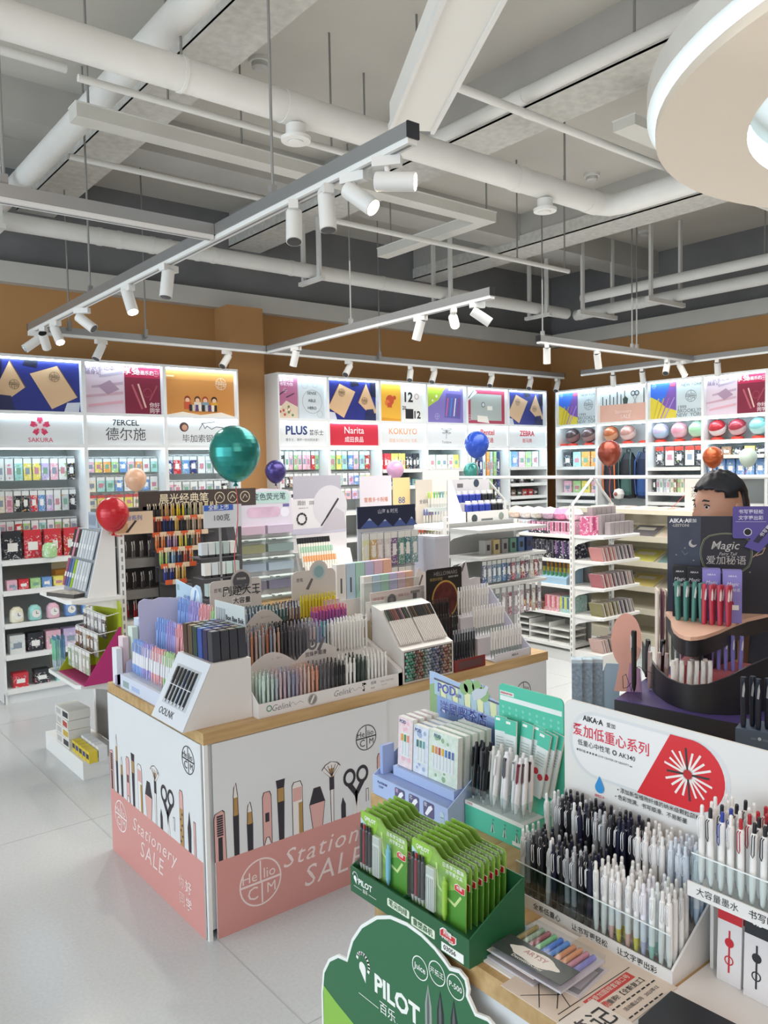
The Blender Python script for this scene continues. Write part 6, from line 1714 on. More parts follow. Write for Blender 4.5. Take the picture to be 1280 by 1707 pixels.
m = MB(); m.prism([(.175, .3), (.2, .3), (.2, .33), (.175, .33)], 0, .28, CLEAR, 'x'); m.build('clear_guard', t)
t, b = board('wide pale header sign with red and grey print above the brush pens', [(0, 0), (.34, 0), (.34, .1), (0, .1)], 2.158, 2.8, ZC + .225, R(4), '#d6cbc8')
m = MB(); m.box(.0, .34, .0, .004, -.225, 0, M('#d6cbc8')); m.build('foot', t)
m = MB(); m.disc(.13, .055, .028, -.0006, GREYT, 12, .012); m.disc(.13, .055, .012, -.0006, M('#8a8480'), 10); m.box(.265, .29, -.0006, 0, .04, .08, GREYT); m.box(.25, .31, -.0008, 0, .07, .082, M('#8a8480')); m.build('drawn_mark', b)
text('软毛笔', .022, M('#c9707a'), b, (.05, -.0008, .065), .02); text('24色', .022, M('#c9707a'), b, (.05, -.0008, .03), .02); text('如画 江山', .016, M('#b06a68'), b, (.205, -.0008, .07), .01); text('色彩丰富', .016, M('#8a8480'), b, (.205, -.0008, .035), .01)

# black planet display and its red cup
t, b = board('black display board with a large dark red planet in a gold ring', rrect(0, .225, .0, .4, .012), 2.452, 2.755, ZC + .005, 0, '#1e1b1a')
m = MB(); m.disc(.115, .25, .092, -.0006, M('#b8934a', .35), 36, sx=.92); m.disc(.115, .25, .083, -.001, M('#5a2420', .5, noise=.5, nscale=26), 36, sx=.92); m.build('planet_print', b)
text('HELLO!MARS', .026, M('#8f8a86'), b, (.12, -.001, .375), .01); text('触感好舒服', .016, M('#a08a58'), b, (.06, -.001, .35), .01); text('BAND NEW', .012, M('#c9c4be'), b, (.17, -.001, .355), .01); text('火星漫步', .018, M('#b9a06a'), b, (.18, -.001, .15), .01)
R3 = Frame(2.35, 2.468, ZC, 0)
t = R3.thing('display_stand', 'small dark red pen holder before the black planet board', 'display stand')
m = MB(); m.prism([(0, 0), (.25, 0), (.25, .14), (.19, .14), (.19, .085), (.1, .085), (.1, .03), (0, .03)], .0, .185, M('#241f20', .5), 'x'); m.build('steps', t)
m = MB(); m.box(0, .185, -.002, 0, 0, .05, M('#7a2a28', .3)); m.box(.02, .165, -.0026, -.002, .008, .04, M('#5a3a38', .4)); m.box(-.002, 0, 0, .08, 0, .05, M('#7a2a28', .3)); m.build('red_front', t)
for ti, (yy, zz, n) in enumerate(((.035, .0305, 9), (.13, .0855, 8), (.205, .1405, 9))):
    for k in range(n):
        pen('plain', (('#22242a', '#2a2d33', '#1c1c20')[k % 3] if ti != 1 else ('#2a3a38', '#3a2a2c', '#25211f')[k % 3], '#3a3d44', '#8f9398' if ti == 0 else '#3a2f30'), pmx(R3, .03 + k * .0155, yy, zz, 0, 0, jit(20)), 'dark pen on the %s step of the small red holder' % ('front', 'middle', 'rear')[ti], 'dark pens in the red holder %d' % ti, 'metal_pen')
# white three-step holder at the right end
W6 = Frame(2.6, 2.468, ZC, 0)
t = W6.thing('display_stand', 'white three-step holder of white pens at the right end of the counter', 'display stand')
m = MB(); m.prism([(0.003, 0), (.32, 0), (.32, .17), (.22, .17), (.22, .09), (.11, .09), (.11, .006), (.003, .006)], 0, .235, M('#cfccd2', .5), 'x'); m.build('steps', t)
m = MB(); m.box(-.002, .237, 0, .003, 0, .035, M('#d6d4d8', .5)); f = m.build('front_lip', t); text('AIKA·A', .014, INKM, f, (.13, -.0006, .017), .02)
m = MB(); m.prism([(0, 0), (.32, 0), (.32, .3), (.27, .3), (.1, .12), (0, .035)], .235, .239, M('#c9c6d6', .5), 'x'); m.build('right_wall', t)
m = MB(); m.prism([(.0, .17), (.235, .17), (.235, .33), (.2, .335), (.16, .33), (.14, .42), (.09, .4), (.06, .38), (.0, .38)], .32, .324, M('#d6d2d4', .5)); hb = m.build('header_board', t)
text('思漫笔记', .022, INKM, hb, (.05, .3195, .36), .01); text('顺滑中性笔', .016, M('#b09a88'), hb, (.07, .3195, .32), .01)
m = MB(); m.poly([(.1, .3195, .375), (.115, .3195, .37), (.135, .3195, .41), (.125, .3195, .415)], GREYT); m.build('pen_print', hb)
for ti, (yy, zz) in enumerate(((.04, .0065), (.15, .0905), (.25, .1705))):
    for k in range(12):
        pen('plain', ('#e3e0da', '#8f9a94' if ti < 2 else '#d9d4cc', '#efedea'), pmx(W6, .018 + k * .0178, yy, zz, 0, 0, jit(20)), 'white pen with a grey grip on the %s step of the white holder' % ('lowest', 'middle', 'top')[ti], 'white pens on the three-step holder %d' % ti, 'gel_ink_pen')
tag(STOCK.build('gel_pen_stock'), 'dense rows of coloured gel pens filling the stepped displays on the main counter', 'pens', kind='stuff')

# taller displays at the back of the counter
NB = Frame(2.41, 3.2, ZC, R(0))
t = NB.thing('display_stand', 'tall board with a navy mountain header holding hanging pen packets', 'display stand')
m = MB(); m.box(0, .375, .02, .026, 0, .68, M('#cfd3dc', .5)); b = m.build('board', t)
m = MB(); m.box(-.002, .377, .012, .02, .575, .685, M('#232a44', .5)); hd_ = m.build('header', t)
m = MB()
for x, w, h in ((.07, .06, .05), (.17, .05, .04), (.27, .045, .042), (.35, .04, .045)):
    m.poly([(x - w, .0115, .576), (x + w, .0115, .576), (x, .0115, .576 + h)], M('#4a5f9a')); m.poly([(x - w * .25, .0112, .576 + h * .75), (x + w * .25, .0112, .576 + h * .75), (x, .0112, .576 + h)], M('#b9c6e0'))
m.build('mountain_print', hd_); text('山海 & 时光', .026, M('#c9cede'), hd_, (.19, .0112, .655), .01)
m = MB(); m.box(.0, .375, .0, .14, 0, .012, PAL); m.box(0, .375, .025, .14, .0, .3, M('#cfd3dc', .5)); m.build('foot', t)
pkc = ['#d6dcb0', '#c9a66a', '#c9c0c0', '#cfcaca', '#77608a', '#5f8a80', '#4f7f86', '#7f9fa0']
pkn = ['pale yellow', 'amber', 'white', 'silver', 'violet', 'sea green', 'teal', 'grey green']
def packet(name, label, x, y, z, w, h, c, c2, group, clearw=True, rz=0, cat='packet'):
    """a hanging packet: header card, body and hook hole; (x,y,z) is its top middle"""
    t = thing(name, label, cat, (x, y, z), rz, group)
    m = MB(); m.box(-w / 2, w / 2, 0, .006, -h, -h * .18, PRINT(c, None, 55)); m.box(-w * .3, w * .3, -.0005, 0, -h * .7, -h * .35, M(c2, .45)); m.build('pouch', t)
    m = MB(); m.box(-w / 2, w / 2, .0, .005, -h * .18, 0, M(c2, .45)); m.build('header_card', t)
    return t
for r_, (zt, n, hh) in enumerate(((1.275, 8, .17), (1.09, 7, .17))):
    m = MB(); m.tube([(.01, .0, zt - ZC - .004), (.365, .0, zt - ZC - .004)], .002, CHROME, 6); m.tube([(.02, .0, zt - ZC - .004), (.02, .02, zt - ZC)], .002, CHROME, 6); m.tube([(.35, .0, zt - ZC - .004), (.35, .02, zt - ZC)], .002, CHROME, 6); m.build('hook_rail', t)
    for k in range(n):
        c = pkc[k] if r_ == 0 else ('#cfcaca', '#b9b6b6', '#b5b9cc', '#d6d2cc', '#b59f70', '#8a3f4a', '#c9b07a')[k]
        nm = pkn[k] if r_ == 0 else ('white', 'grey', 'lavender', 'cream', 'tan', 'maroon', 'gold')[k]
        packet('hanging_packet', '%s hanging packet on the %s rail of the navy-topped board' % (nm, ('upper', 'lower')[r_]), NB.p(.03 + k * .046, 0).x, 3.192 - .004 * (k % 2), zt - .006, .04, hh, c, '#dfe0dc', 'packets on the navy-topped board')
# pastel boxes in a clear holder
for k, c in enumerate(('#e6e4e0', '#b9d0e0', '#b0d6c4', '#c4bedc', '#e0bcc8', '#e6b8a0')):
    nm = ('white', 'pale blue', 'mint', 'lavender', 'pink', 'peach')[k]
    t = thing('pen_carton', '%s pen carton in the upper row of the pastel boxes' % nm, 'box', (2.135 + k * .055, 3.02, ZC + .27), 0)
    m = MB(); m.box(0, .052, 0, .04, 0, .165, M(c, .5)); f = m.build('carton', t); m = MB(); m.box(.02, .03, -.0005, 0, .03, .1, M('#5f6470')); m.build('pen_print', f)
    t = thing('pen_carton', '%s pen carton in the lower row of the pastel boxes' % nm, 'box', (2.2 + k * .05, 2.9, ZC + .21), 0)
    m = MB(); m.box(0, .048, 0, .03, 0, .175, M(c, .4)); m.build('carton', t)
t = thing('display_box', 'white plinth box under the upper row of pastel cartons', 'display box', (2.13, 3.01, ZC), 0)
m = MB(); m.box(0, .34, 0, .08, 0, .2695, PAL); m.build('carton', t)
t = thing('display_box', 'clear-fronted white plinth box under the lower row of pastel cartons', 'display box', (2.18, 2.885, ZC), 0)
m = MB(); m.box(0, .33, 0, .06, 0, .2095, PAL); m.build('carton', t)
m = MB(); m.box(-.01, .335, -.006, -.0045, .1, .36, CLEAR); m.box(-.01, .335, -.0065, -.004, .357, .36, M('#eef3f3', .2)); m.build('clear_front', t)
t = thing('display_box', 'plain pale lilac tall box behind the black planet board', 'display box', (2.84, 3.12, ZC), 0)
m = MB(); m.box(0, .1, 0, .16, 0, .51, M('#bfbfca', .5)); m.box(-.001, .101, -.001, .161, .5, .512, M('#cfcfd8', .5)); m.build('carton', t)
t = thing('sample_card', 'white tilted card with a pen picture right of the pastel boxes', 'card', (2.54, 2.96, ZC + .0002), R(5))
m = MB(); m.prism([(0, 0), (.09, 0), (.11, .35), (.045, .385), (.0, .29)], 0, .003, PAL); c = m.build('card', t); m = MB(); m.poly([(.045, -.0006, .3), (.055, -.0006, .295), (.08, -.0006, .345), (.07, -.0006, .35)], GREYT); m.build('pen_print', c)
# dark classic pen stand with grey refills at the left back
t = thing('display_stand', 'dark rack of grey-capped markers in clear tubes left of the pastel acrylic stand', 'display stand', (1.88, 3.78, .0), 0)
m = MB(); m.box(0, .24, 0, .24, .0, .72, M('#8d8c8e', .5)); m.prism([(0, .72), (.24, .72), (.24, 1.3), (.19, 1.3)], .19, .24, M('#3a3a3f', .5), 'x'); m.build('stepped_body', t)
m = MB(); m.box(.0, .22, .06, .066, 1.3, 1.42, M('#cfd3d8', .5)); m.box(.0, .17, .059, .06, 1.39, 1.42, M('#3f66c0')); m.box(.09, .1, .066, .075, .72, 1.3, M('#8d8c8e')); f = m.build('header_card', t); text('全新上市', .03, WT, f, (.085, .0585, 1.405), .02); text('100克', .04, GREYT, f, (.1, .0585, 1.35), .03)
for r_ in range(5):
    for k in range(5):
        stepx = .0 + k * .042
        m = MB(); m.box(stepx, stepx + .036, -.02 + r_ * -.0 + .03 * r_, .02 + .03 * r_, .735 + r_ * .105, .8 + r_ * .105, M(('#d9dfdf', '#c3d6d2', '#b2c2c0', '#e0e0dc', '#cfd7dc')[(k + r_) % 5], .35)); m.box(stepx + .002, stepx + .034, -.0205 + .03 * r_, .015 + .03 * r_, .725 + r_ * .105, .736 + r_ * .105, M('#2d2e33', .5)); m.build('marker_cap_block', t)
for r_ in range(5):
    m = MB(); m.box(-.01, .23, -.024 + .03 * r_, .1 + .03 * r_, .716 + r_ * .105, .7225 + r_ * .105, M('#5a5a5e', .5)); m.build('step_shelf', t)
# ------------------------------------------------------------------ shelving units in the aisles
DARKR = M('#4a484a', .6)
def bracket_shelf(t, fr, x0, x1, d, z, wire=False):
    """a shelf part that sticks out of a shelving unit towards its shopper, with curved brackets"""
    m = MB(); m.prism([(x0 + .02, -d), (x1 - .02, -d), (x1, -d + .02), (x1, 0), (x0, 0), (x0, -d + .02)], z - .02, z, M('#b9b9b6', .5) if wire else WHITE, 'z'); sh = m.build('shelf', t)
    for x in (x0 + .01, x1 - .014):
        m = MB(); m.prism([(0, z - .021), (-d * .9, z - .021), (-d * .5, z - .04), (-.03, z - .07), (0, z - .09)], x, x + .004, WHITE, 'x'); m.build('bracket', sh)
def post(t, x, y, h, w=.03):
    m = MB(); m.box(x, x + w, y, y + w, 0, h, WHITE)
    for k in range(int(h / .045)):
        m.box(x + w * .35, x + w * .65, y - .0006, y, .05 + k * .045, .075 + k * .045, M('#8f8f8d'))
    m.build('slotted_post', t)
# left unit: dark pen wall towards the counter, end shelves towards the window
t = thing('shelving_unit', 'white slotted shelving unit left of the counter with end shelves', 'shelf', (1.55, 4.17, 0))
for y in (0, .45):
    post(t, 0, y, 1.27)
m = MB(); m.box(.03, .7, .2, .21, .05, 1.4, DARKR); m.build('dark_back_panel', t)
m = MB(); m.box(.005, .02, .03, .45, .1, 1.2, M('#8d8c88', .6)); m.build('end_panel', t)
for z in (.52, .66, .8):
    m = MB(); m.box(.03, .7, .02, .2, z - .02, z, WHITE); m.build('shelf', t)
E_ = new('end_shelves', None, t, (0, .48, 0), LEFTWARD)
bracket_shelf(E_, None, 0, .5, .28, .955); bracket_shelf(E_, None, 0, .5, .25, .515)
m = MB(); m.box(-.2, .45, -.22, .0, 0, .1, WHITE); m.build('floor_base', E_)
# clear trays of grey and red pens
for r_, (z, c, nm) in enumerate(((1.155, '#6d6a68', 'grey'), (.985, '#4a4848', 'charcoal'), (.83, '#8a8a88', 'silver'))):
    for h in range(2):
        cc, nn = (c, nm) if not (r_ == 2 and h == 0) else ('#b52a32', 'red')
        t = thing('pen_tray', 'clear tray of %s pens on the dark pen wall, %s row %s' % (nn, ('upper', 'middle', 'lower')[r_], ('left', 'right')[h]), 'tray', (1.6 + h * .2, 4.24, z - .075))
        m = MB(); m.box(0, .19, 0, .1, 0, .05, M('#a9a6a2', clear=.45)); m.build('clear_body', t)
        m = MB(); m.box(.0, .19, .1, .12, 0, .012, WHITE); m.build('hook', t)
        for k in range(8):
            pen('plain', (cc, cc if nn == 'red' else '#2d2c2e', '#d6d4d0'), Matrix.Translation((1.612 + h * .2 + k * .0235, 4.27 + .03 * (k % 2), z - .074)), '%s ballpoint in the clear trays of the dark pen wall' % nn, 'ballpoints in clear trays ' + nn, 'ballpoint_pen')
t = thing('pen_rack', 'dark stepped pen rack with the header reading 晨光经典笔 and orange price strips', 'display rack', (1.76, 4.05, .0))
m = MB(); m.box(-.02, .72, .3, .31, 1.385, 1.49, M('#4a3f3b', .5)); h = m.build('header', t)
text('晨光经典笔', .062, M('#f4e6c8', .5, emit=.0), h, (.25, .2994, 1.44), .02)
m = MB()
for k in range(3):
    m.disc(.475 + k * .085, 1.44, .034, .2994, M('#d9cbb0'), 18, .029); m.line([(.46 + k * .085, 1.43), (.475 + k * .085, 1.455), (.49 + k * .085, 1.435)], .004, .2994, M('#d9cbb0'))
m.build('round_mark', h)
m = MB(); m.box(0, .02, .31, .318, .82, 1.4, DARKR); m.build('back_post', t)
m = MB(); m.box(.6, .62, .31, .318, .82, 1.4, DARKR); m.build('back_post', t)
rc = (['#3a3434', '#33302f', '#d9a86a', '#e0b070', '#e8c82a', '#ecd020', '#7a8a70', '#c9b890', '#cfc0a0', '#e0cfa8', '#e6d6b0', '#c9b490'], ['#8a3a30', '#9a4030', '#2f3f78', '#2c3a70', '#e0b868', '#3a3a40', '#a09078', '#c9b8a0', '#d0b090', '#d9a888'], ['#e8884a', '#ea8f50', '#9a80b8', '#c8a0c0', '#e6cf40', '#e8d860', '#4a6a50', '#d9a880', '#a85040'], ['#a8c878', '#c0d070', '#90b8d8', '#78a8d0', '#3f5078', '#b85a48', '#e0705a', '#e8b040'], ['#2a3a8a', '#2c3c90', '#e8c078', '#e0b860', '#d9a850'])
for r_ in range(5):
    z, y, w = 1.345 - r_ * .083, .25 - r_ * .05, .44 - r_ * .075
    m = MB(); m.box(.0, w + .02, y - .012, y + .045, z - .02, z - .012, DARKR); m.box(0, w + .02, y + .05, y + .055, z - .1, z + .06, DARKR); sh = m.build('pen_step', t)
    m = MB()
    for k in range(int(w / .042)):
        m.box(.004 + k * .042, .044 + k * .042, y - .0135, y - .012, z - .022, z + .004, M('#e0663a' if k % 2 == 0 else '#f0d8b8', .5))
    m.build('price_strip', sh)
    cl = rc[r_]
    for k in range(int(w / .0175)):
        c = cl[min(len(cl) - 1, k * len(cl) // int(w / .0175))]
        pen('plain', (c, c, '#e6d6b8' if r_ != 1 else c), Matrix.Translation((1.772 + k * .0175, 4.05 + y + .012 + .012 * (k % 2), z - .0118)) @ Matrix.Scale(.62, 4, (0, 0, 1)), 'ballpoint on row %s from the top of the dark header rack' % ORD[r_], 'ballpoints on the dark rack %d' % r_, 'ballpoint_pen')
t = thing('sign_card', 'cream sign with rainbow lettering on top of the slotted post by the red balloon', 'sign', (1.5, 4.165, 1.27))
m = MB(); m.box(.03, .24, 0, .004, .0, .12, M('#e6cdb0', .5)); b = m.build('card', t); m = MB(); m.box(-.0, .1, -.001, 0, .01, .06, M('#c9a078')); m.poly([(.085, -.002, .012), (.1, -.002, .01), (.15, -.002, .07), (.14, -.002, .075)], M('#3a3430')); m.build('pen_print', b); text('缤纷系列', .03, M('#6f7fc0'), b, (.12, -.0022, .085), .02)
# things on the end shelves
t = thing('display_stand', 'grey slanted stand of silver and pink hanging pens on the upper end shelf', 'display stand', (1.53, 4.6, .9553), LEFTWARD)
m = MB(); m.prism([(0, 0), (.02, 0), (.09, .4), (.0, .4)], 0, .006, WHITE, 'x') if 0 else None
m.prism([(-.15, 0), (.0, 0), (.0, .385), (-.055, .385)], .42, .43, WHITE, 'x'); m.build('white_side', t)
m = MB(); m.prism([(-.15, .0), (-.0, 0), (.0, .34), (-.06, .34)], .03, .42, M('#9fa6ac', .5), 'x'); m.build('slanted_body', t)
for k in range(2):
    m = MB(); m.box(.12 + k * .17, .26 + k * .17, -.03, -.026, .34, .43, M('#aebccb', .5)); c = m.build('header_card', t); m = MB()
    for q in range(5):
        m.line([(.135 + k * .17 + q * .022, .36), (.15 + k * .17 + q * .022, .415)], .006, -.031, M('#5f7388'))
    m.build('pen_print', c)
sl = Matrix.Rotation(-math.atan2(.09, .34), 4, 'X')
for r_ in range(2):
    for k in range(9):
        c = ('#2f3a40', '#c98aa0', '#2c3238', '#c9d2d8', '#d6dde2', '#c2ccd4', '#d0d8de', '#c6d0d6', '#ccd4da') [k] if r_ == 1 else ('#a05a78', '#4a5f9a', '#5f7fb0', '#9ac83a', '#cfd8de', '#c2ccd4', '#d6dde2', '#c6d0d6', '#ccd4da')[k]
        nm = ('dark', 'pink', 'black', 'silver')[min(k, 3)] if r_ == 1 else ('plum', 'blue', 'sky blue', 'lime', 'silver')[min(k, 4)]
        q = Frame(1.53, 4.6, .9553, LEFTWARD).m @ Matrix.Translation((.05 + k * .041, -.158, .012)) @ sl @ Matrix.Translation((0, 0, .02 + r_ * .165))
        t = thing('hanging_packet', '%s hanging pen, %s row of the grey slanted stand, %s from left' % (nm, ('lower', 'upper')[r_], ORD[k]), 'packet', mx=q)
        m = MB(); m.box(-.016, .016, -.004, .003, 0, .15, M(c, .35)); m.build('pouch', t)
        m = MB(); m.box(-.012, .012, -.0055, -.004, .05, .075, M('#e6eaec')); m.build('label_patch', t)
t = thing('booklet', 'stack-thin black and white booklet lying on the upper end shelf', 'booklet', (1.33, 4.33, .9553), R(20))
m = MB(); m.box(-.05, .05, -.11, .11, 0, .02, M('#4a4644', .5)); m.box(-.048, .048, -.105, .105, .02, .0205, M('#bdb5ac', .5, noise=.5, nscale=40)); m.build('cover', t)
t = thing('display_stand', 'lime and magenta corner display of clear hanging packets on the lower end shelf', 'display stand', (1.325, 4.53, .5153), LEFTWARD)
LIME, MAG = M('#a8b52a', .5), M('#b3286e', .5)
m = MB(); m.box(0, .42, 0, .2, 0, .006, MAG); m.build('bottom', t)
m = MB(); m.prism([(0.0, .006), (.2, .006), (.2, .28), (.19, .28)], .414, .42, MAG, 'x'); m.build('magenta_side', t)
m = MB(); m.prism([(0.0, .006), (.2, .006), (.2, .28), (.19, .28)], .0, .006, LIME, 'x'); m.build('lime_side', t)
m = MB(); m.prism([(0, .006), (.42, .006), (.42, .38), (.4, .41), (.05, .43), (0, .4)], .2, .206, LIME); m.build('lime_back', t)
for r_ in range(3):
    m = MB(); m.tube([(.03, .05 + r_ * .045, .16 + r_ * .09), (.39, .05 + r_ * .045, .16 + r_ * .09)], .0025, WHITE, 6); m.tube([(.03, .05 + r_ * .045, .16 + r_ * .09), (.03, .2, .17 + r_ * .09)], .0025, WHITE, 6); m.tube([(.39, .05 + r_ * .045, .16 + r_ * .09), (.39, .2, .17 + r_ * .09)], .0025, WHITE, 6); m.build('hook_rail', t)
    for k in range(6):
        c = (('#8aa878', '#c9c9c6', '#9aa890', '#d6d6d0', '#b9b4a8', '#a8b59a'), ('#8a5a3a', '#7a4a38', '#c9c6c2', '#9a6a48', '#6f5a50', '#b9b4b0'), ('#5a5a60', '#9a9aa8', '#c9c9d0', '#7a7a80', '#b5b5c0', '#4a4a50'))[r_][k]
        q = Frame(1.325, 4.53, .5153, LEFTWARD).p(.06 + k * .058, .042 + r_ * .045, .158 + r_ * .09)
        packet('hanging_packet', 'clear foil packet, %s rail of the lime and magenta display, %s from left' % (('lowest', 'middle', 'top')[r_], ORD[k]), q.x, q.y, q.z, .05, .12, c, '#e3e3e0', None, rz=LEFTWARD)
t = thing('display_box', 'clear cup of green and blue pens beside the lime display', 'display box', (1.305, 4.62, .5153), LEFTWARD)
m = MB(); m.box(0, .08, 0, .08, 0, .09, CLEAR); m.build('clear_cup', t)
for k in range(9):
    pen('plain', (('#7fc8a0', '#9fd0c8', '#7fa8d0')[k % 3], '#c9d6e0', '#5a8fb0'), Matrix.Translation((1.32 + .024 * (k % 3), 4.605 - .024 * (k // 3), .517)) @ Matrix.Scale(1.35, 4, (0, 0, 1)), 'green-blue pen in the clear cup beside the lime display', 'pens in the clear cup beside the lime display', 'ballpoint_pen')
for k in range(4):
    t = thing('carton', 'white printed carton in the small pile on the floor base, %s from the bottom' % ORD[k], 'box', (1.385, 4.53, .1003 + k * .052), R(-90 + jit(4)))
    m = MB(); m.box(-.12, .09, -.05, .07, 0, .05, M('#e0ded8', .5)); c = m.build('carton', t); m = MB(); m.box(-.0, .08, -.0506, -.05, .01, .04, M(('#3a3a42', '#c9a83a', '#b5483a', '#2f3238')[k], .5)); m.box(-.1, -.03, -.0506, -.05, .01, .04, M('#b9b9b6')); m.build('print', c)
for k in range(10):
    t = thing('small_box', '%s small box on the floor base, %s of its row' % (('blue and white' if k < 5 else 'blue and yellow'), ORD[k % 5]), 'box', (1.395 - .05 * (k // 5), 4.415 - (k % 5) * .055, .1003), R(-90), None)
    m = MB(); m.box(0, .05, 0, .045, 0, .075 if k < 5 else .06, M('#dfe0e2' if k < 5 else '#d9c23a', .5)); c = m.build('carton', t); m = MB(); m.box(.006, .044, -.0006, 0, .02, .055 if k < 5 else .045, M('#33408a' if k % 2 == 0 or k < 5 else '#2a2f4a', .5)); m.build('print', c)

# second counter with the clear marker display and the pen brand board
t = thing('sales_counter', 'second counter with oak top behind the main one', 'counter', (2.5, 4.62, 0))
m = MB(); m.box(.01, 2.0, .01, .5, 0, .68, PANELW); m.build('carcass', t)
m = MB(); m.box(0, 2.01, 0, .51, .68, CT, WOODM); m.build('worktop', t)
t = thing('display_stand', 'clear acrylic tower of white highlighters with the header 变色荧光笔', 'display stand', (2.545, 4.64, ZC))
m = MB(); m.box(0, .43, .1, .106, 0, .5, M('#e6e8e8', .4)); m.build('back', t)
m = MB(); m.prism([(-.02, .5), (.43, .5), (.43, .72), (.4, .74), (.35, .745), (.2, .755), (.12, .74), (-.02, .73)], .09, .096, M('#d9d3df', .5)); h = m.build('header', t)
m = MB(); m.prism([(.1, .655), (.41, .65), (.42, .7), (.39, .735), (.12, .73)], .089, .09, M('#b9d6cf', .5)); m.prism(rrect(.08, .34, .56, .63, .03), .0892, .09, M('#d9b9d0', .5, noise=.2, nscale=6)); m.disc(.375, .59, .035, .0894, M('#e6e4f0'), 16); m.box(.36, .41, .089, .09, .625, .645, M('#6f6aa0')); m.build('bubble_print', h)
text('变色荧光笔', .052, M('#33405a'), h, (.255, .088, .695), .012); text('22', .05, GREYT, h, (.01, .088, .6), .01)
for r_ in range(4):
    z = .03 + r_ * .125
    m = MB(); m.box(0, .43, -.02 - r_ * -.02, .1, z - .005, z, CLEAR); m.box(0, .43, -.02 + r_ * .02, -.018 + r_ * .02, z, z + .03, CLEAR); sh = m.build('clear_shelf', t)
    m = MB(); m.box(.01, .2, .06, .099, z + .045, z + .1, M(('#8a8290', '#a9b5c4', '#8f8f70', '#c9b0c0')[r_], .3)); m.box(.22, .42, .06, .099, z + .045, z + .1, M(('#8f8aa0', '#b5c4d0', '#8a9a98', '#c4b5c9')[r_], .3)); m.build('lining', sh)
    for k in range(6):
        side, j = k % 2, k // 2
        o = thing('highlighter', 'white highlighter lying on the %s clear shelf of the marker tower' % ('lowest', 'second', 'third', 'top')[r_], 'highlighter', (2.56 + side * .21, 4.64 + r_ * .02 + .0 + .022 * j, ZC + z + .0075), 0, 'white highlighters in the clear tower %d' % r_)
        m = MB(); m.tube([(0, 0, 0), (.13, 0, 0)], .007, M('#e6e6e2', .35), 8); m.build('barrel', o)
        m = MB(); m.tube([(.13, 0, 0), (.185, 0, 0)], .0078, M('#dcdcd8', .35), 8); m.box(.02, .05, -.0082, -.007, -.003, .003, M('#3f3f48')); m.build('cap', o)
t = thing('display_stand', 'white board with a round pen photo and rows of pale upright pens', 'display stand', (2.99, 4.64, ZC))
m = MB(); m.box(0, .47, .12, .126, 0, .67, M('#e0dde0', .5)); m.disc(.33, .61, .15, .1194, M('#d2cfd6', .5), 36); b = m.build('board', t)
m = MB(); m.box(.0, .47, .1188, .1192, .42, .46, M('#c4c2d2')); m.poly([(.24, .1186, .43), (.47, .1186, .44), (.45, .1186, .56), (.38, .1186, .6), (.3, .1186, .52)], M('#bfbac2')); m.line([(.3, .535), (.4, .66)], .016, .118, M('#3f3d42')); m.line([(.25, .475), (.3, .535)], .012, .118, M('#3f3d42'))
for k in range(8):
    a = R(45 * k); m.line([(.085 + .038 * math.cos(a - .25), .53 + .038 * math.sin(a - .25)), (.085 + .038 * math.cos(a + .25), .53 + .038 * math.sin(a + .25))], .014, .1184, M('#3a383c'))
m.build('pen_photo', b); text('润创', .035, GREYT, b, (.085, .118, .64), .005); text('中性笔\n走珠笔', .014, GREYT, b, (.17, .118, .64), .01); text('流畅 丝滑 随心 书写', .009, GREYT, b, (.1, .118, .605), .01)
m = MB(); m.prism([(-.02, 0), (.12, 0), (.12, .3), (.08, .3)], 0, .47, M('#dcdad8', .5), 'x'); m.build('slanted_body', t)
for r_, (c, nm) in enumerate((('#e8e2d8', 'cream'), ('#e8a878', 'orange-topped'), ('#a8c8b0', 'green-topped'), ('#26262a', 'black-topped'))):
    for k in range(13):
        o = new('marker_pen', None, mx=Matrix.Translation((3.03 + k * .021 - .012 * r_, 4.602 + r_ * .02, ZC + .08 + r_ * .062)) @ Matrix.Rotation(R(-12), 4, 'X'))
        tag(o, '%s marker on the slanted body under the round pen photo' % nm, 'marker', 'markers under the round pen photo %d' % r_)
        m = MB(); m.box(-.008, .008, -.006, .004, 0, .1, M('#e3ded4', .4)); m.build('barrel', o)
        m = MB(); m.box(-.0085, .0085, -.0065, .0045, .1, .14, M(c, .4)); m.build('cap', o)
def simple_board(label, x, y, z, w, h, c, txt=None, tc='#8a5a50', ts=.03, foot=True, cat='sign'):
    t = thing('display_sign', label, cat, (x, y, z))
    m = MB(); m.box(0, w, 0, .005, 0, h, M(c, .5)); b = m.build('board', t)
    m = MB(); m.box(w * .4, w * .6, .005, .1, 0, .02, M(c, .5)); m.build('foot', t)
    if txt:
        text(txt, ts, M(tc), b, (w / 2, -.0008, h * .78), .01)
    return b
simple_board('grey lilac sign with a red seal behind the round pen photo', 3.1, 4.9, ZC, .42, .83, '#b5b2bd', None)
simple_board('blank pale lilac board with an orange lettered top strip', 3.56, 4.72, ZC, .3, .82, '#d6d0d8', '雪雅多卡祝福', '#c9703a', .038)
b = simple_board('small yellow card with blue lettering beside the blank lilac board', 3.9, 4.75, ZC, .17, .8, '#e0c890', '88', '#4a5f90', .07)
b = simple_board('tall pale card with a white drawn label and wooden pens', 4.07, 4.68, ZC, .17, .78, '#c9c0b4', '全自动', '#3a4a5a', .035)
simple_board('white sign with pink and brown pictures before the dragonfly cabinet', 4.25, 4.8, ZC, .4, .85, '#e3ddd8', '色彩彩色彩铅笔', '#6f6a68', .028)
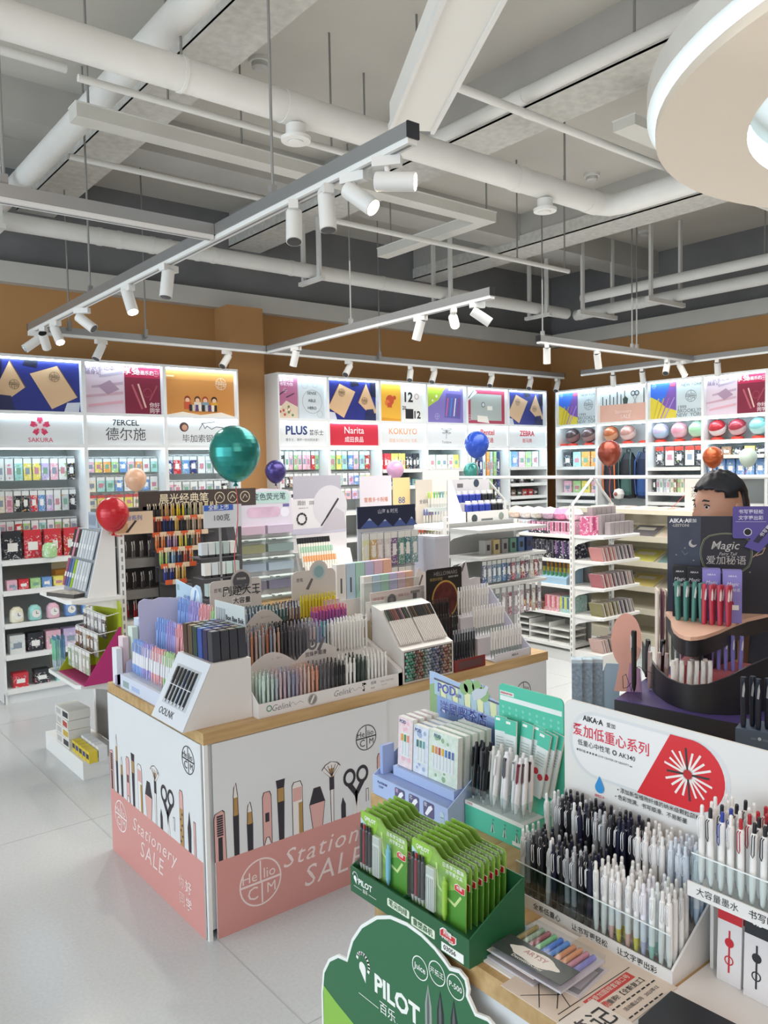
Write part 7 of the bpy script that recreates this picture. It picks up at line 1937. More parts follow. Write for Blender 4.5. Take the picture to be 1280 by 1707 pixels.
for r_ in range(3):
    for k in range(8):
        c = (('#d9483a', '#e0603a', '#c83f4a', '#5f9a4a', '#e0c83f', '#6fae4a', '#b5c83f', '#e0a83a'), ('#4f5f9a', '#5a6fb0', '#6f5a98', '#7a6aa8', '#5f8f98', '#8a9aa8', '#c9c9c6', '#d6d6d2'), ('#9ac83a', '#e6d84a', '#5fae5a', '#7fc87a', '#4f8f8a', '#5fa0a0', '#c9d6b0', '#b5c8c0'))[r_][k]
        o = new('colour_marker', None, mx=Matrix.Translation((4.06 + k * .03 + r_ * .06, 4.632 + .012 * r_, ZC + .3 + r_ * .13)))
        tag(o, 'coloured marker, %s clear rack behind the navy-topped board, %s from left' % (('lowest', 'middle', 'top')[r_], ORD[k]), 'marker')
        m = MB(); m.lathe([(.006, 0), (.006, .075)], M('#d9d6d0', .4), 6); m.lathe([(.0065, .075), (.0065, .115), (.002, .125)], M(c, .4), 6); m.build('barrel', o)
    t = thing('pen_tray', 'clear marker rack behind the navy-topped board, %s' % ('lowest', 'middle', 'top')[r_], 'tray', (4.03 + r_ * .06, 4.61 + .012 * r_, ZC + .27 + r_ * .13))
    m = MB(); m.box(0, .26, 0, .05, 0, .03, M('#d6d6d4', .4)); m.build('base', t); m = MB(); m.box(0, .26, -.002, 0, 0, .06, CLEAR); m.build('clear_front', t)
t = thing('display_box', 'plain white box under the clear marker racks', 'display box', (4.03, 4.63, ZC)); m = MB(); m.box(0, .27, 0, .04, 0, .268, WHITE); m.build('carton', t)

# grey shelving end with clear brackets, right of the black planet board
t = thing('shelving_unit', 'grey shelving end with hooked packets right behind the main counter', 'shelf', (3.8, 4.06, 0))
post(t, 0, 0, 1.25); post(t, .72, 0, 1.2)
m = MB(); m.box(.03, .72, .03, .04, .1, 1.2, M('#a3a5a3', .6)); m.build('back_panel', t)
m = MB(); m.box(0, .75, .04, .5, 0, .1, WHITE); m.build('floor_base', t)
for z in (1.17, .985, .79):
    bracket_shelf(t, None, .03, .72, .3, z, True)
m = MB(); m.box(0, .75, .04, .5, 1.15, 1.17, WHITE); m.build('top_shelf', t)
for r_, (z, n, hh, cl) in enumerate(((.955, 13, .15, ('#4f6088', '#8f9aa8', '#5f7fa0', '#6a8aa0', '#3f6fa0', '#4a5a78', '#9a4a58', '#7a8a98', '#8a3f4a', '#5f4a68', '#b5b0a8', '#a05a60', '#8f8a88')), (.76, 10, .2, ('#6f7a90', '#8a6a78', '#7a8a90', '#a08a90', '#8a5a68', '#9a8a98', '#b5a0a8', '#8f7a80', '#a89a90', '#8a7a88')))):
    for k in range(n):
        packet('hanging_packet', 'slim packet hung under the %s grey shelf, %s from the left' % (('middle', 'lowest')[r_], ORD[k]), 3.9 + k * (.62 / n), 3.79, z, .036, hh, cl[k], '#d6d8d6', None)
for k in range(6):
    t = thing('small_box', 'small %s box on the middle grey shelf, %s from the left' % (('grey', 'tan', 'grey', 'green', 'blue', 'navy')[k], ORD[k]), 'box', (3.98 + k * .085, 3.86, .9853))
    m = MB(); m.box(0, .06, 0, .06, 0, .1, M(('#a9a9a6', '#c9b88a', '#9a9a9c', '#6f9a8a', '#5f7fa8', '#3f4a78')[k], .5)); c = m.build('carton', t); m = MB(); m.box(.015, .045, -.0006, 0, .03, .07, M('#3a3c42')); m.build('print', c)
t = thing('display_stand', 'white stepped box display of blue and black ink bottles', 'display stand', (4.06, 4.12, 1.1703))
m = MB(); m.prism([(0, 0), (.2, 0), (.2, .33), (.16, .33), (.05, .1), (0, .1)], 0, .006, M('#dcdcda', .5), 'x'); m.box(.0, .44, 0, .006, 0, .1, M('#dcdcda', .5)); f = m.build('white_box', t)
m = MB(); m.box(.006, .434, .006, .2, .08, .09, M('#c9c9c6')); m.box(.006, .434, .1, .2, .09, .16, M('#c9c9c6')); m.box(0, .44, .196, .2, 0, .33, M('#d0cfd2', .5)); m.build('steps', t)
m = MB(); m.disc(.08, .05, .03, -.0006, M('#3f4a50'), 16); m.disc(.36, .055, .028, -.0006, M('#8a948f'), 16); m.box(.15, .27, -.0006, 0, .03, .045, M('#6f7478')); m.box(.1, .16, .1954, .196, .27, .3, M('#6f6a70')); m.disc(.3, .3, .03, .195, M('#3a4658'), 16); m.build('print', f)
for j in range(2):
    for k in range(6):
        c = '#2f3f9a' if k < 4 else '#22242c'
        o = thing('ink_bottle', '%s ink bottle on the %s step of the white box display, %s from the left' % ('blue' if k < 4 else 'black', ('front', 'rear')[j], ORD[k]), 'bottle', (4.12 + k * .066, 4.165 + j * .1, 1.1703 + .0903 + j * .07))
        m = MB(); m.lathe([(.024, 0), (.026, .005), (.026, .055), (.02, .062)], M(c, .3), 12); m.build('glass', o)
        m = MB(); m.lathe([(.02, .062), (.02, .085)], M('#dfdfe0', .4), 12); m.build('cap', o)

# white house-shaped shelving unit
t = thing('shelving_unit', 'white house-framed shelving unit with gift stationery on five shelves', 'shelf', (5.18, 5.3, 0), LEFTWARD)
L_ = 1.24
for x in (0, L_ - .03):
    post(t, x, 0, 1.27); post(t, x, .52, 1.27)
m = MB(); m.box(.03, L_ - .03, .27, .28, .08, 1.2, M('#8f8e8a', .6)); m.build('back_panel', t)
for z in (1.03, .83, .62, .39, .13):
    m = MB(); m.box(.0, L_ - .03, .0, .27, z - .025, z, WHITE); m.build('shelf', t)
m = MB(); m.box(0, L_, .02, .54, 0, .08, WHITE); m.build('floor_base', t)
m = MB()
for x in (0, L_ - .03):
    for a, b_ in (((x + .015, .015, 1.27), (x + .015, .285, 1.49)), ((x + .015, .535, 1.27), (x + .015, .285, 1.49))):
        m.tube([a, b_], .014, WHITE, 4)
m.build('gable_frame', t)
m = MB(); m.tube([(-.4, .285, 1.49), (L_ + 1.5, .285, 1.49)], .014, WHITE, 4); m.build('ridge_bar', t)
Ec = new('end_shelves', None, t, (L_, .02, 0), R(90))
for z in (1.03, .83, .62, .39):
    bracket_shelf(Ec, None, 0.0, .52, .27, z)
m = MB(); m.box(0, .52, -.27, 0, 0, .1, WHITE); m.build('floor_base', Ec)
HF = Frame(5.18, 5.3, 0, LEFTWARD)
def shelf_box(label, x, y, z, w, d, h_, c, stripes=None, nst=8, name='gift_carton', cat='box', fr=HF, rz=0, top=None):
    t = fr.thing(name, label, cat, x, y, z + .0004, None, rz)
    m = MB(); m.box(0, w, 0, d, 0, h_, PRINT(c, None, 30) if name == 'gift_carton' else M(c, .5)); b = m.build('carton', t)
    if stripes:
        m = MB()
        for k in range(nst):
            m.box(w * (k + .2) / nst, w * (k + .75) / nst, -.004, -.0004, h_ * .25, h_ * .97, M(stripes[k % len(stripes)], .4))
        m.build('product_row', t)
    return t
# top shelf
for k, c in enumerate(('#e6c9b0', '#e8d8c8', '#eadfce', '#e3c4d6', '#d98fb0', '#ead6de')):
    t = HF.thing('plush_pack', '%s plush pack heaped on top of the house-framed unit, %s from the left' % (('peach', 'cream', 'ivory', 'pale pink', 'rose', 'blush')[k], ORD[k]), 'packet', .5 + k * .125, .17, 1.13)
    m = MB(); m.lathe([(0, -.0), (.06, .02), (.075, .06), (.05, .1), (0, .115)], M(c, .8, noise=.25, nscale=60), 10); m.build('pack', t)
shelf_box('blue-edged gift box with a row of pastel pencils', .42, .03, 1.03, .33, .2, .1, '#b9c6de', ('#e6c9c9', '#d6e0ea', '#e6dcc0'), 12)
shelf_box('black-topped gift box with a row of pink pencils', .76, .03, 1.03, .22, .2, .1, '#3a3440', ('#d98fb0', '#e0a8c0'), 8)
shelf_box('pink gift box with a row of rose pencils beside the slotted post', .985, .03, 1.03, .22, .2, .1, '#d6a8bc', ('#c9708f', '#7a3f58'), 7)
shelf_box('pink hearted box on the end shelf by the slotted post', .03, -.1, 1.03, .14, .09, .15, '#c9608a', ('#e6b0c6', '#b03f70'), 3, fr=Frame(5.2, 4.04, 0, 0))
shelf_box('black box of dark pens on the second shelf, left one', .45, .03, .83, .3, .2, .13, '#2b2a30', ('#4a3f48', '#6a5058', '#3a3a44'), 10)
shelf_box('black box of silver-tipped pens on the second shelf, middle one', .77, .03, .83, .26, .2, .15, '#25252e', ('#5a5a68', '#3f3f4a'), 9)
shelf_box('navy box of violet pens on the second shelf beside the post', 1.035, .03, .83, .17, .2, .15, '#23203a', ('#8a6a98', '#3a3458'), 5)
shelf_box('blue starry box of white pens on the third shelf', .62, .03, .62, .2, .2, .1, '#2f4f9a', ('#e0e0d0', '#d6d89a'), 8)
t = HF.thing('display_box', 'pale blue slanted tray of rainbow striped pens on the third shelf', 'display box', .83, .02, .6204)
m = MB(); m.prism([(0, 0), (.22, 0), (.22, .16), (0, .05)], 0, .33, M('#9fc0d6', .5), 'x'); m.build('tray', t)
for j in range(4):
    for k in range(7):
        m = MB(); m.lathe([(.011, 0), (.011, .035), (.013, .04), (.004, .045)], M(('#3f8f5a', '#e0c83f', '#e09a3a', '#c8403a')[j], .4), 8, (.035 + k * .043, .03 + j * .05, .05 + j * .033)); m.build('pen_cap', t)
shelf_box('brown box of gold-capped pens on the fourth shelf', .62, .03, .39, .3, .2, .06, '#8a4a2f', ('#b5a06a', '#6a5a4a'), 8)
shelf_box('tray of amber pens on the fourth shelf', .6, .1, .46, .3, .1, .09, '#a8925a', ('#c9b070', '#8a7a50'), 9, 'pen_row_carton') if 0 else None
shelf_box('pink box of rose pens on the fourth shelf', .93, .03, .39, .15, .2, .13, '#d9a0a8', ('#c9606f', '#e6b8bc'), 6)
shelf_box('mint box of yellow-green pens on the fourth shelf beside the post', 1.085, .03, .39, .12, .2, .13, '#a8cfc8', ('#d6d84a', '#5f6f8a'), 5)
for k in range(3):
    for j in range(3 + (k == 0)):
        pt = shelf_box('white open paper tray on the bottom shelf, %s of the stack %s' % (ORD[j], ('left', 'in the middle', 'by the post')[k]), .55 + k * .215, .02, .13 + j * .055, .205, .22, .012, '#e3e3de', None, name='paper_tray', cat='tray')
        m = MB(); m.box(.0, .205, .2, .22, .0125, .0535, M('#8f8e8a')); m.box(0, .006, 0, .2, .0125, .0535, WHITE); m.build('spacer', pt)
EF = Frame(5.2, 4.04, 0, 0)
for r_, (z, cl) in enumerate(((.83, ('#c98a88', '#b87a78', '#d09a90', '#9a8f98', '#6f6a70', '#8a7a88', '#5f5a60', '#b5a0a8')), (.62, ('#b06a70', '#c98a88', '#8a6a70', '#7a7078', '#9a8088', '#6a6068', '#c9b0a8', '#8f8a80')), (.39, ('#8a8458', '#a89a6a', '#7a7448', '#8f8868', '#6f6a78', '#58545c', '#9a949c', '#b5aea8')), (.1, ('#c9a8a0', '#8a6f6a', '#b59088', '#d6c4bc', '#9a8078', '#7a6460', '#c9b0a8', '#a89088')))):
    for k in range(17):
        t = thing('card_pack', 'clear-wrapped card pack leaning on the %s end shelf, %s from the left' % (('upper', 'middle', 'lower', 'bottom')[r_], ORD[k]), 'packet', mx=EF.m @ Matrix.Translation((.06 + k * .0255, -.22, z + .0004)) @ Matrix.Rotation(R(-20), 4, 'Y'))
        m = MB(); m.box(0, .005, 0, .12, 0, .115, M('#dcd3d0' if k % 2 else cl[k * 8 // 17], .25)); m.build('sleeve', t)
        m = MB(); m.box(.005, .0065, .0, .12, .0, .115, PRINT(cl[k * 8 // 17], '#d9cfcc', 30)); m.build('card_face', t)
for j in range(3):
    for k in range(5):
        t = EF.thing('acrylic_box', 'clear acrylic card box, top end shelf, %s row, %s from left' % (('front', 'middle', 'rear')[j], ORD[k]), 'box', .17 + k * .065 - j * .02, -.2 + j * .07, 1.0304 + 0 * j)
        m = MB(); m.box(0, .055, 0, .05, 0, .1 + j * .06, M('#c9c2c4', clear=.55)); m.build('clear_box', t)
        m = MB(); m.box(.006, .049, .015, .035, .005, .08 + j * .06, M(('#b5a8b0', '#a89aa8', '#c9bcb0', '#b59aa0', '#9a949c')[k], .4)); m.build('card_stack', t)
# beige magazine shelving behind it
t = thing('shelving_unit', 'beige shelving with slanted magazine shelves behind the house-framed unit', 'shelf', (6.15, 5.0, 0), LEFTWARD)
BG = M('#c9c2ae', .6)
m = MB(); m.box(0, 1.95, .3, .32, 0, 1.15, BG); m.build('back_panel', t)
m = MB(); m.box(0, 1.95, 0, .32, 0, .1, BG); m.build('floor_base', t)
m = MB(); m.box(0, 1.95, .02, .26, 1.15, 1.19, M('#ded6c0', .5)); m.build('top_board', t)
for z in (.3, .5, .72, .94):
    m = MB(); m.prism([(0, z - .03), (.02, z - .03), (.3, z + .09), (.3, z + .11), (.02, z - .01), (.012, z + .02), (0, z + .02)], 0, 1.95, BG, 'x'); m.build('slanted_shelf', t)
MF = Frame(6.15, 5.0, 0, LEFTWARD)
for r_, z in enumerate((.5, .72, .94)):
    for k in range(4):
        c = (('#8f8a78', '#c9b870', '#a8a090', '#6f6a60'), ('#5f8a88', '#c9c46a', '#7a9a98', '#b5a890'), ('#8a7a6f', '#6a6468', '#c9b8a8', '#9a928a'))[r_][k]
        t = thing('magazine', 'magazine lying on the %s slanted beige shelf, %s from the left' % (('lower', 'middle', 'upper')[r_], ORD[k]), 'magazine', mx=MF.m @ Matrix.Translation((.45 + k * .3, .022, z - .006)) @ Matrix.Rotation(math.atan2(.12, .28), 4, 'X'))
        m = MB(); m.box(0, .26, 0, .24, 0, .008, M('#d9d4c6', .5)); m.build('pages', t)
        m = MB(); m.box(0, .26, 0, .24, .008, .0088, M(c, .35)); m.box(.03, .2, .15, .2, .0088, .0092, M('#e0dccc', .35)); m.build('cover', t)
for k in range(5):
    t = MF.thing('notepad', 'pale notepad lying on the beige top board, %s from the left' % ORD[k], 'notebook', .3 + k * .22, .12, 1.1904)
    m = MB(); m.box(0, .15, 0, .2, 0, .015, M(('#e6dcd0', '#e0c9c4', '#e8e2d6', '#d9c4b8', '#e3dcd6')[k], .5)); m.build('cover', t)
t = thing('display_sign', 'white lettered card standing on the beige shelving left of the man', 'sign', (6.3, 3.75, 1.1904), R(-50))
m = MB(); m.box(0, .3, 0, .005, 0, .28, M('#dcd8d2', .5)); b = m.build('card', t)
text('文创好物\n欢迎选购', .05, M('#8a7f78'), b, (.15, -.001, .15), .01)
# far house frame at the right edge
t = thing('shelving_unit', 'white house frame with clear tubes showing behind the man at right', 'shelf', (6.42, 3.0, 0), LEFTWARD)
post(t, 0, 0, 1.3); post(t, .6, 0, 1.3)
m = MB()
m.tube([(.015, .015, 1.3), (.315, .015, 1.55)], .016, WHITE, 4); m.tube([(.615, .015, 1.3), (.315, .015, 1.55)], .016, WHITE, 4); m.build('gable_frame', t)
m = MB(); m.box(0, .63, .05, .3, 0, 1.1, BG); m.build('cabinet_body', t)
for k in range(6):
    o = Frame(6.42, 3.0, 0, LEFTWARD).thing('clear_tube', 'clear tube standing in the far house frame, %s from the left' % ORD[k], 'tube', .08 + k * .09, .12, 1.1004)
    m = MB(); m.lathe([(.03, 0), (.03, .24)], M('#c9ccc8', clear=.5), 12); m.build('tube', o); m = MB(); m.lathe([(.031, .24), (.031, .26)], M('#8a8a86'), 12); m.build('cap', o)
# ------------------------------------------------------------------ goods on the wall cabinets
PN = {'w': ('white', '#dfe2e0'), 'c': ('cream', '#e6dfc6'), 'p': ('pink', '#e6b5c4'), 'r': ('red', '#cf3a44'), 'k': ('black', '#33343a'), 'b': ('blue', '#6f9ad0'), 'n': ('navy', '#3a4478'), 'g': ('green', '#a5cf8f'), 't': ('turquoise', '#9fd6d0'), 'y': ('yellow', '#e8d86a'), 'l': ('lilac', '#c9b8dc'), 'o': ('orange', '#e8a052'), 's': ('silver', '#bcc4c8'), 'm': ('brown', '#8a6a4f')}
def wall_row(where, fr, x0, x1, y, z, h, code, w=None, stand=False, name='hanging_packet', cat='packet', head='#e6e8e6', d=.006):
    """a row of separate goods along a cabinet: hung below z, or standing on z"""
    n = len(code)
    pit = (x1 - x0) / n
    w = w or pit * .86
    for k, ch in enumerate(code):
        nm, c = PN[ch]
        q = fr.p(x0 + pit * (k + .5), y + .006 * (k % 2), z + (h + .0005 if stand else 0))
        t = thing(name, '%s %s, %s from left, %s' % (nm, name.replace('_', ' '), ORD[k], where), cat, q, fr.rz)
        if name in ('toy_clock', 'candy_jar'):
            r = w * .46
            m = MB(); m.lathe([(r * .7, -h), (r, -h * .9), (r * 1.02, -h * .55), (r * .9, -h * .25), (r * .45, -h * .08)], PRINT(c, None, 30) if name == 'candy_jar' else M(c, .35), 16); m.build('body', t)
            m = MB()
            if name == 'toy_clock':
                m.disc(0, -h * .55, r * .62, -r * 1.04, M('#efece6', .3), 16); m.line([(0, -h * .55), (0, -h * .4)], .004, -r * 1.06, M('#4a4a4e')); m.line([(0, -h * .55), (r * .3, -h * .55)], .004, -r * 1.06, M('#4a4a4e')); m.build('dial', t)
            else:
                m.lathe([(r * .5, -h * .08), (r * .5, 0)], M('#d04a3a', .4), 14); m.build('lid', t)
            continue
        m = MB(); m.box(-w / 2, w / 2, 0, d, -h, -h * .22, PRINT(c, ('#8fb5c9', '#d98fa0', '#a5c080', '#d6b070', '#7f88b0')[k % 5], 34)); m.box(-w * .28, w * .28, -.0006, 0, -h * .72, -h * .42, M('#f0efea' if ch in 'rknbm' else ('#8f9aa8', '#c98a98', '#7fa890')[k % 3], .4)); m.build('pouch', t)
        m = MB(); m.box(-w / 2, w / 2, .0003, d, -h * .22, 0, M(head if head else c, .4)); m.build('header_card', t)
LW = Frame(0, YB, 0, 0)
def rail(fr, x0, x1, y, z, lab):
    t = fr.thing('hook_rail', lab, 'rail', x0, y, z)
    m = MB(); m.box(0, x1 - x0, .03, .036, 0, .012, M('#c9cdcb', .4))
    n = int((x1 - x0) / .07)
    for k in range(n):
        m.box(.03 + k * .07, .034 + k * .07, -.02, .03, .0, .004, CHROME)
    m.build('hook_strip', t)
for where, a, b, z, h, code, kw in (
    ('top row below the flower sign', 1.41, 1.96, 1.71, .155, 'wwtyylpwk', {}), ('second row below the flower sign', 1.41, 1.96, 1.48, .15, 'cpkkrblwsk', {}), ('low small row below the flower sign', 1.41, 1.96, 1.265, .085, 'pwrgwtwgws', {}),
    ('top row below the three-character sign', 2.04, 2.6, 1.705, .105, 'pyogbpowt', {}), ('second row below the three-character sign', 2.04, 2.6, 1.565, .11, 'cttbwtbw', {}), ('third row below the three-character sign', 2.04, 2.6, 1.43, .1, 'cygyycwy', {'head': '#d05a5a'}),
    ('top row below the portrait sign', 2.66, 3.22, 1.72, .14, 'nrbnwswn', {}), ('second row below the portrait sign', 2.66, 3.22, 1.515, .1, 'pwswwswk', {}),
    ('top row below the PLUS sign', 3.68, 4.14, 1.76, .165, 'kkwpgppprg', {}), ('second row below the PLUS sign', 3.68, 4.14, 1.56, .12, 'wwkmwwroyt', {}), ('third row below the PLUS sign', 3.68, 4.14, 1.41, .15, 'wskwsks', {}),
    ('top row below the solid red sign', 4.19, 4.73, 1.76, .17, 'tgytbptr', {}), ('second row below the solid red sign', 4.19, 4.73, 1.555, .11, 'twtwlbgy', {}), ('third row below the solid red sign', 4.19, 4.73, 1.41, .1, 'wlsplsw', {})):
    wall_row(where, LW, a, b, .13, z, h, code, **kw)
    rail(LW, a, b, .13, z + .004, 'white hook rail carrying the ' + where)
def shelf_row(where, fr, x0, x1, y, z, h, code, name, cat, w=None, d=.05, head=None):
    wall_row(where, fr, x0, x1, y, z, h, code, w, True, name, cat, head, d)
for r_ in (('below the orange lettered sign', LW, 4.78, 5.33, .1, 1.58, .155, 'rrrryyyykkkk', 'glue_tube', 'glue', None, .03), ('lower shelf below the orange lettered sign', LW, 4.78, 5.33, .1, 1.42, .06, 'tbtbt', 'flat_pack', 'packet', None, .1),
    ('below the dragonfly sign', LW, 5.38, 5.88, .1, 1.58, .14, 'wcwwcy', 'gift_carton', 'box', None, .05), ('lower shelf below the dragonfly sign', LW, 5.38, 5.88, .1, 1.42, .07, 'wtwt', 'flat_pack', 'packet', None, .1),
    ('below the blue balloon', LW, 5.95, 6.5, .1, 1.2005, .28, 'gyknwosgkn', 'book', 'book', .04, .15), ('upper file row below the blue balloon', LW, 5.95, 6.5, .1, 1.4902, .26, 'gcwknwosgn', 'book', 'book', .04, .15),
    ('below the zebra sign', LW, 6.57, 7.13, .1, 1.58, .17, 'tbpgw', 'soft_pack', 'packet', None, .06), ('on the second shelf below the zebra sign', LW, 6.6, 7.1, .1, 1.4, .08, 'kkk', 'pen_carton', 'box', .07, .06), ('on the third shelf below the zebra sign', LW, 6.57, 7.13, .1, 1.26, .07, 'kmkrrk', 'pen_carton', 'box', None, .06),
    ('on the top shelf of the flower-sign cabinet', LW, 1.42, 1.97, .08, 1.0, .2, 'krrr', 'display_carton', 'box', None, .12), ('in front on the top shelf of the flower-sign cabinet', LW, 1.56, 2.5, .01, 1.0, .12, 'ggb', 'candy_jar', 'jar', .11, .06),
    ('on the second shelf of the flower-sign cabinet', LW, 1.42, 1.97, .02, .79, .07, 'prgbyyr', 'sharpener', 'sharpener', None, .06), ('on the third shelf of the flower-sign cabinet', LW, 1.42, 2.4, .03, .56, .12, 'ctpbbtlp', 'toy_clock', 'clock', .1, .07),
    ('on the fourth shelf of the flower-sign cabinet', LW, 1.42, 2.4, .03, .34, .13, 'wkplptlw', 'gift_carton', 'box', .1, .08), ('on the bottom shelf of the flower-sign cabinet', LW, 1.42, 2.3, .03, .1, .1, 'rktrkt', 'gift_carton', 'box', .1, .08)):
    shelf_row(*r_)
t = LW.thing('display_carton', 'orange open carton at the right end of the second shelf of the flower-sign cabinet', 'box', 1.75, .0, .7904)
m = MB(); m.box(.04, .22, .14, .24, 0, .1, M('#e0973a', .5)); m.build('carton', t); m = MB(); m.box(.04, .22, .235, .24, .1, .19, M('#e6d9b0', .5)); m.build('header', t)
for i, (lab, code, z, h, nm, cat, kw) in enumerate((('right wall corner cabinet, upper row', 'ktoo', 1.5705, .165, 'soft_pack', 'packet', {}), ('right wall corner cabinet, lower row', 'pgyp', 1.2805, .13, 'soft_pack', 'packet', {}))):
    f, w = RF[0]; shelf_row(lab, f, .03, w - .03, .1, z, h, code, nm, cat, None, .06)
f, w = RF[2]
wall_row('hung in the cabinet with pastel balls', f, .03, w - .03, .1, 1.76, .19, 'kwkwk', None, False, 'calculator_pack', 'calculator', '#d8412f')
shelf_row('middle shelf under the calculators', f, .03, w - .03, .06, 1.3, .17, 'kswswcmgcwtbwb', 'book', 'book', None, .15)
shelf_row('lower shelf under the calculators', f, .1, w - .03, .06, 1.2005 - .25 + .0, .17, 'wnlkpb', 'gift_carton', 'box', None, .1)
f, w = RF[3]
shelf_row('upper shelf under the striped balls', f, .03, w - .03, .08, 1.66, .08, 'kmkyk', 'pencil_case', 'pencil case', None, .08)
shelf_row('second shelf under the striped balls', f, .03, w - .03, .04, 1.47, .15, 'bbbbbb', 'blue_pack', 'packet', None, .1)
f, w = RF[1]
for k, (c, c2, lab) in enumerate((('#2b2c33', '#d8703f', 'black backpack with orange straps, left of the brown balloon string'), ('#24252b', '#3f5f5a', 'black backpack with pale piping behind the brown balloon'), ('#1f2a48', '#2f4f8a', 'navy backpack at the right of the hanging bags'))):
    t = f.thing('backpack', lab, 'backpack', .11 + k * .2, .14, 1.22)
    m = MB(); m.lathe([(0, 0), (.085, .01), (.1, .06), (.1, .3), (.085, .42), (.05, .49), (0, .5)], M(c, .7), 14, T=Matrix.Diagonal((1, .7, 1, 1))); m.build('bag', t)
    m = MB(); m.lathe([(0, 0), (.06, .01), (.075, .05), (.07, .19), (0, .21)], M(c2 if k else c, .7), 12, c=(0, -.045, .03), T=Matrix.Diagonal((1, .7, 1, 1))); m.build('front_pocket', t)
    for s in (-1, 1):
        m = MB(); m.tube([(s * .05, -.03, .5), (s * .07, -.075, .4), (s * .075, -.075, .2), (s * .07, -.06, .05)], .008, M(c2, .6), 6); m.build('strap', t)
    m = MB(); m.tube([(-.02, 0, .49), (-.02, 0, .53), (.02, 0, .53), (.02, 0, .49)], .006, M(c, .6), 6); m.build('handle', t)
t = f.thing('plush_doll', 'white plush charm hanging before the black backpacks', 'toy', .27, .02, 1.215)
m = MB(); m.lathe([(0, 0), (.045, .015), (.06, .06), (.045, .105), (0, .12)], M('#e6e2dc', .9), 14); m.build('body', t); m = MB(); m.lathe([(0, -.004), (.022, 0), (.0, .02)], M('#a05a50', .8), 10, T=Matrix.Translation((0, -.055, .06)) @ Matrix.Rotation(R(90), 4, 'X')); m.build('face', t)
# balls on red stands in the niches of the right wall
for bay, x, c, c2, lab in ((0, .17, '#4a3a3c', '#8a6a68', 'dark glossy ball, left one in the corner niche'), (0, .39, '#5a4446', '#9a7a76', 'dark glossy ball, right one in the corner niche'), (1, .12, '#b0623f', '#d09a78', 'copper brown ball, left one above the backpacks'), (1, .33, '#b98a80', '#dcc0b8', 'rosy metallic ball, right one above the backpacks'),
        (2, .1, '#c9c2e0', '#b5cfe6', 'lilac and white ball, leftmost pastel one'), (2, .31, '#e6a0b0', '#e6b8c4', 'pink ball, middle pastel one'), (2, .5, '#a8d8b0', '#bfe3c4', 'pale green ball, rightmost pastel one'), (3, .1, '#b8303a', '#e6dcd8', 'red and white striped ball, left of the two'), (3, .3, '#a83a48', '#d8b5b5', 'maroon and white ball, right of the two'), (3, .5, '#8fcfcf', '#bfe6e3', 'turquoise ball at the right end of the niches')):
    f, w = RF[bay]
    t = f.thing('ball_stand', 'red round stand under the ' + lab, 'stand', x, .1, 1.8075)
    m = MB(); m.lathe([(.06, 0), (.055, .02), (.035, .028)], M('#d8402f', .4), 16); m.build('dish', t)
    t = f.thing('ball', lab, 'ball', x, .1, 1.836)
    m = MB(); m.lathe([(.083 * math.sin(R(a)), .083 - .083 * math.cos(R(a))) for a in range(0, 181, 15)], [M(c2 if 4 <= k <= 6 else c, .2, .1) for k in range(12)], 20, T=Matrix.Translation((0, 0, .083)) @ Matrix.Rotation(R(35), 4, 'X') @ Matrix.Translation((0, 0, -.083))); m.build('shell', t)
    m = MB(); m.tube([(.0838 * math.cos(R(a)), -.0838 * math.sin(R(a)) * .6, .083 + .0838 * math.sin(R(a)) * .8) for a in range(0, 181, 15)], .0012, M('#4a3f3f', .4), 5); m.build('seam', t)
for bay, x in ((0, .06), (1, .53)):
    t = RF[bay][0].thing('ball_stand', 'empty red round stand %s' % ('in the corner niche', 'at the right end above the backpacks')[bay], 'stand', x, .1, 1.8075)
    m = MB(); m.lathe([(.06, 0), (.055, .02), (.035, .028)], M('#d8402f', .4), 16); m.build('dish', t)
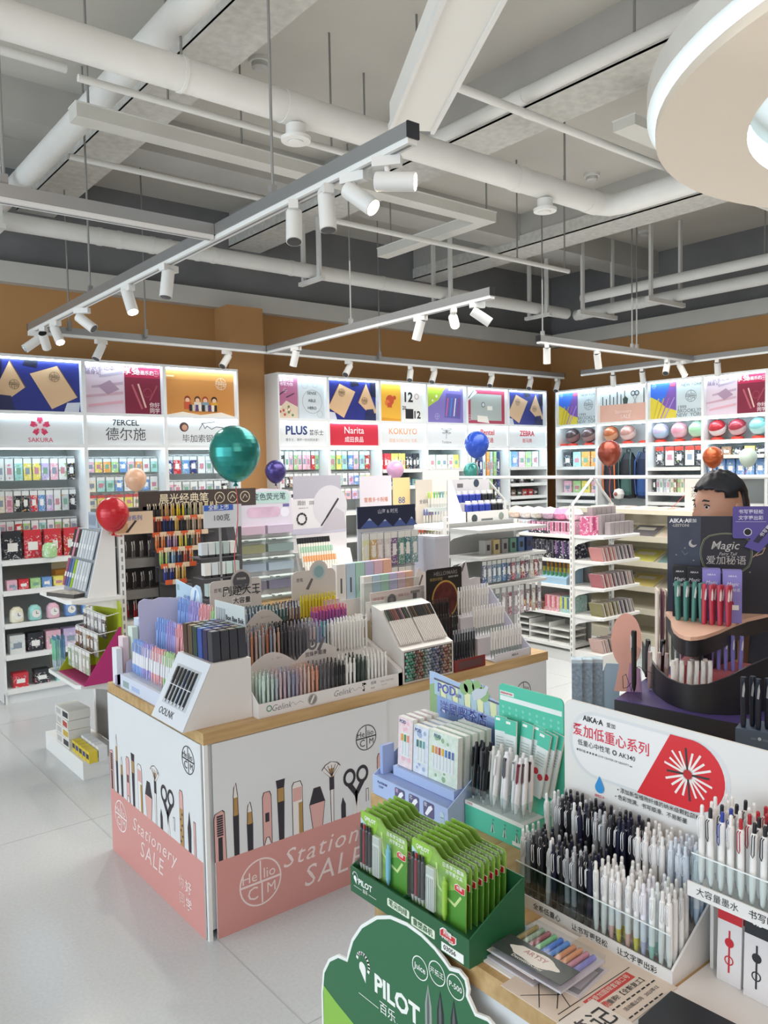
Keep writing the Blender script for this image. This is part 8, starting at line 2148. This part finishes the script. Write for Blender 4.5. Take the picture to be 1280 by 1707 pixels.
# ------------------------------------------------------------------ balloons on ribbons
def balloon(label, x, y, z, d, col, metal, foot, rib='#c9474a'):
    """centre and width of the balloon; foot is where its ribbon is tied"""
    t = thing('balloon', label, 'balloon', (x, y, z))
    r = d / 2
    prof = []
    for a in range(0, 181, 9):
        th = R(a)
        rr, zz = math.sin(th), -math.cos(th)
        if zz < 0:
            rr *= 1 - .13 * (-zz) ** 1.5
            zz *= 1.16
        prof.append((rr * r, zz * r * 1.04))
    m = MB(); m.lathe(prof, M(col, .22, metal), 32); m.build('skin', t)
    zb = -1.16 * 1.04 * r
    m = MB(); m.lathe([(.004, zb + .006), (.004, zb - .002), (.012, zb - .014), (.008, zb - .016)], M(col, .3, metal), 12); m.build('neck', t)
    fx, fy, fz = foot[0] - x, foot[1] - y, foot[2] - z
    pts = []
    for k in range(9):
        f = k / 8
        pts.append((fx * f + .01 * math.sin(f * 9), fy * f, zb - .012 + (fz - zb + .012) * f))
    m = MB(); m.tube(pts, .0022, M(rib, .5), 6); m.build('ribbon', t)
balloon('large teal metallic balloon floating over the main counter, left of the column', 1.7, 3.155, 1.68, .222, '#2f8f88', .55, (1.67, 3.12, .912))
balloon('red balloon beside the slotted post at the left', 1.485, 4.065, 1.391, .161, '#c3242f', .1, (1.56, 4.168, 1.262))
balloon('peach balloon before the cabinet with the three-character sign', 2.3, 5.8, 1.55, .157, '#e0b090', .05, (2.3, 5.955, 1.0))
balloon('dark violet balloon beside the orange column', 3.5, 5.8, 1.588, .176, '#453a78', .45, (3.68, 5.94, 1.2))
balloon('pink balloon before the orange lettered cabinet', 4.76, 5.76, 1.583, .162, '#d8a3c4', .1, (4.76, 5.95, .95))
balloon('blue balloon before the sign right of the dragonfly', 5.6, 5.53, 1.812, .237, '#2f52b8', .2, (5.65, 5.55, .0))
balloon('small teal balloon below the blue one', 5.72, 5.725, 1.552, .159, '#4f9f92', .35, (5.78, 5.95, .95))
balloon('reddish brown balloon before the backpacks', 6.35, 4.545, 1.704, .218, '#8a4030', .35, (6.3, 4.5, 1.19))
balloon('orange brown metallic balloon left of the pale one at the right', 6.9, 3.83, 1.645, .179, '#b0552f', .4, (6.3, 3.9, 1.19))
balloon('pale green white balloon at the right edge before the blue packs', 6.95, 3.53, 1.635, .152, '#c9d8cc', .0, (6.3, 3.5, 1.19))
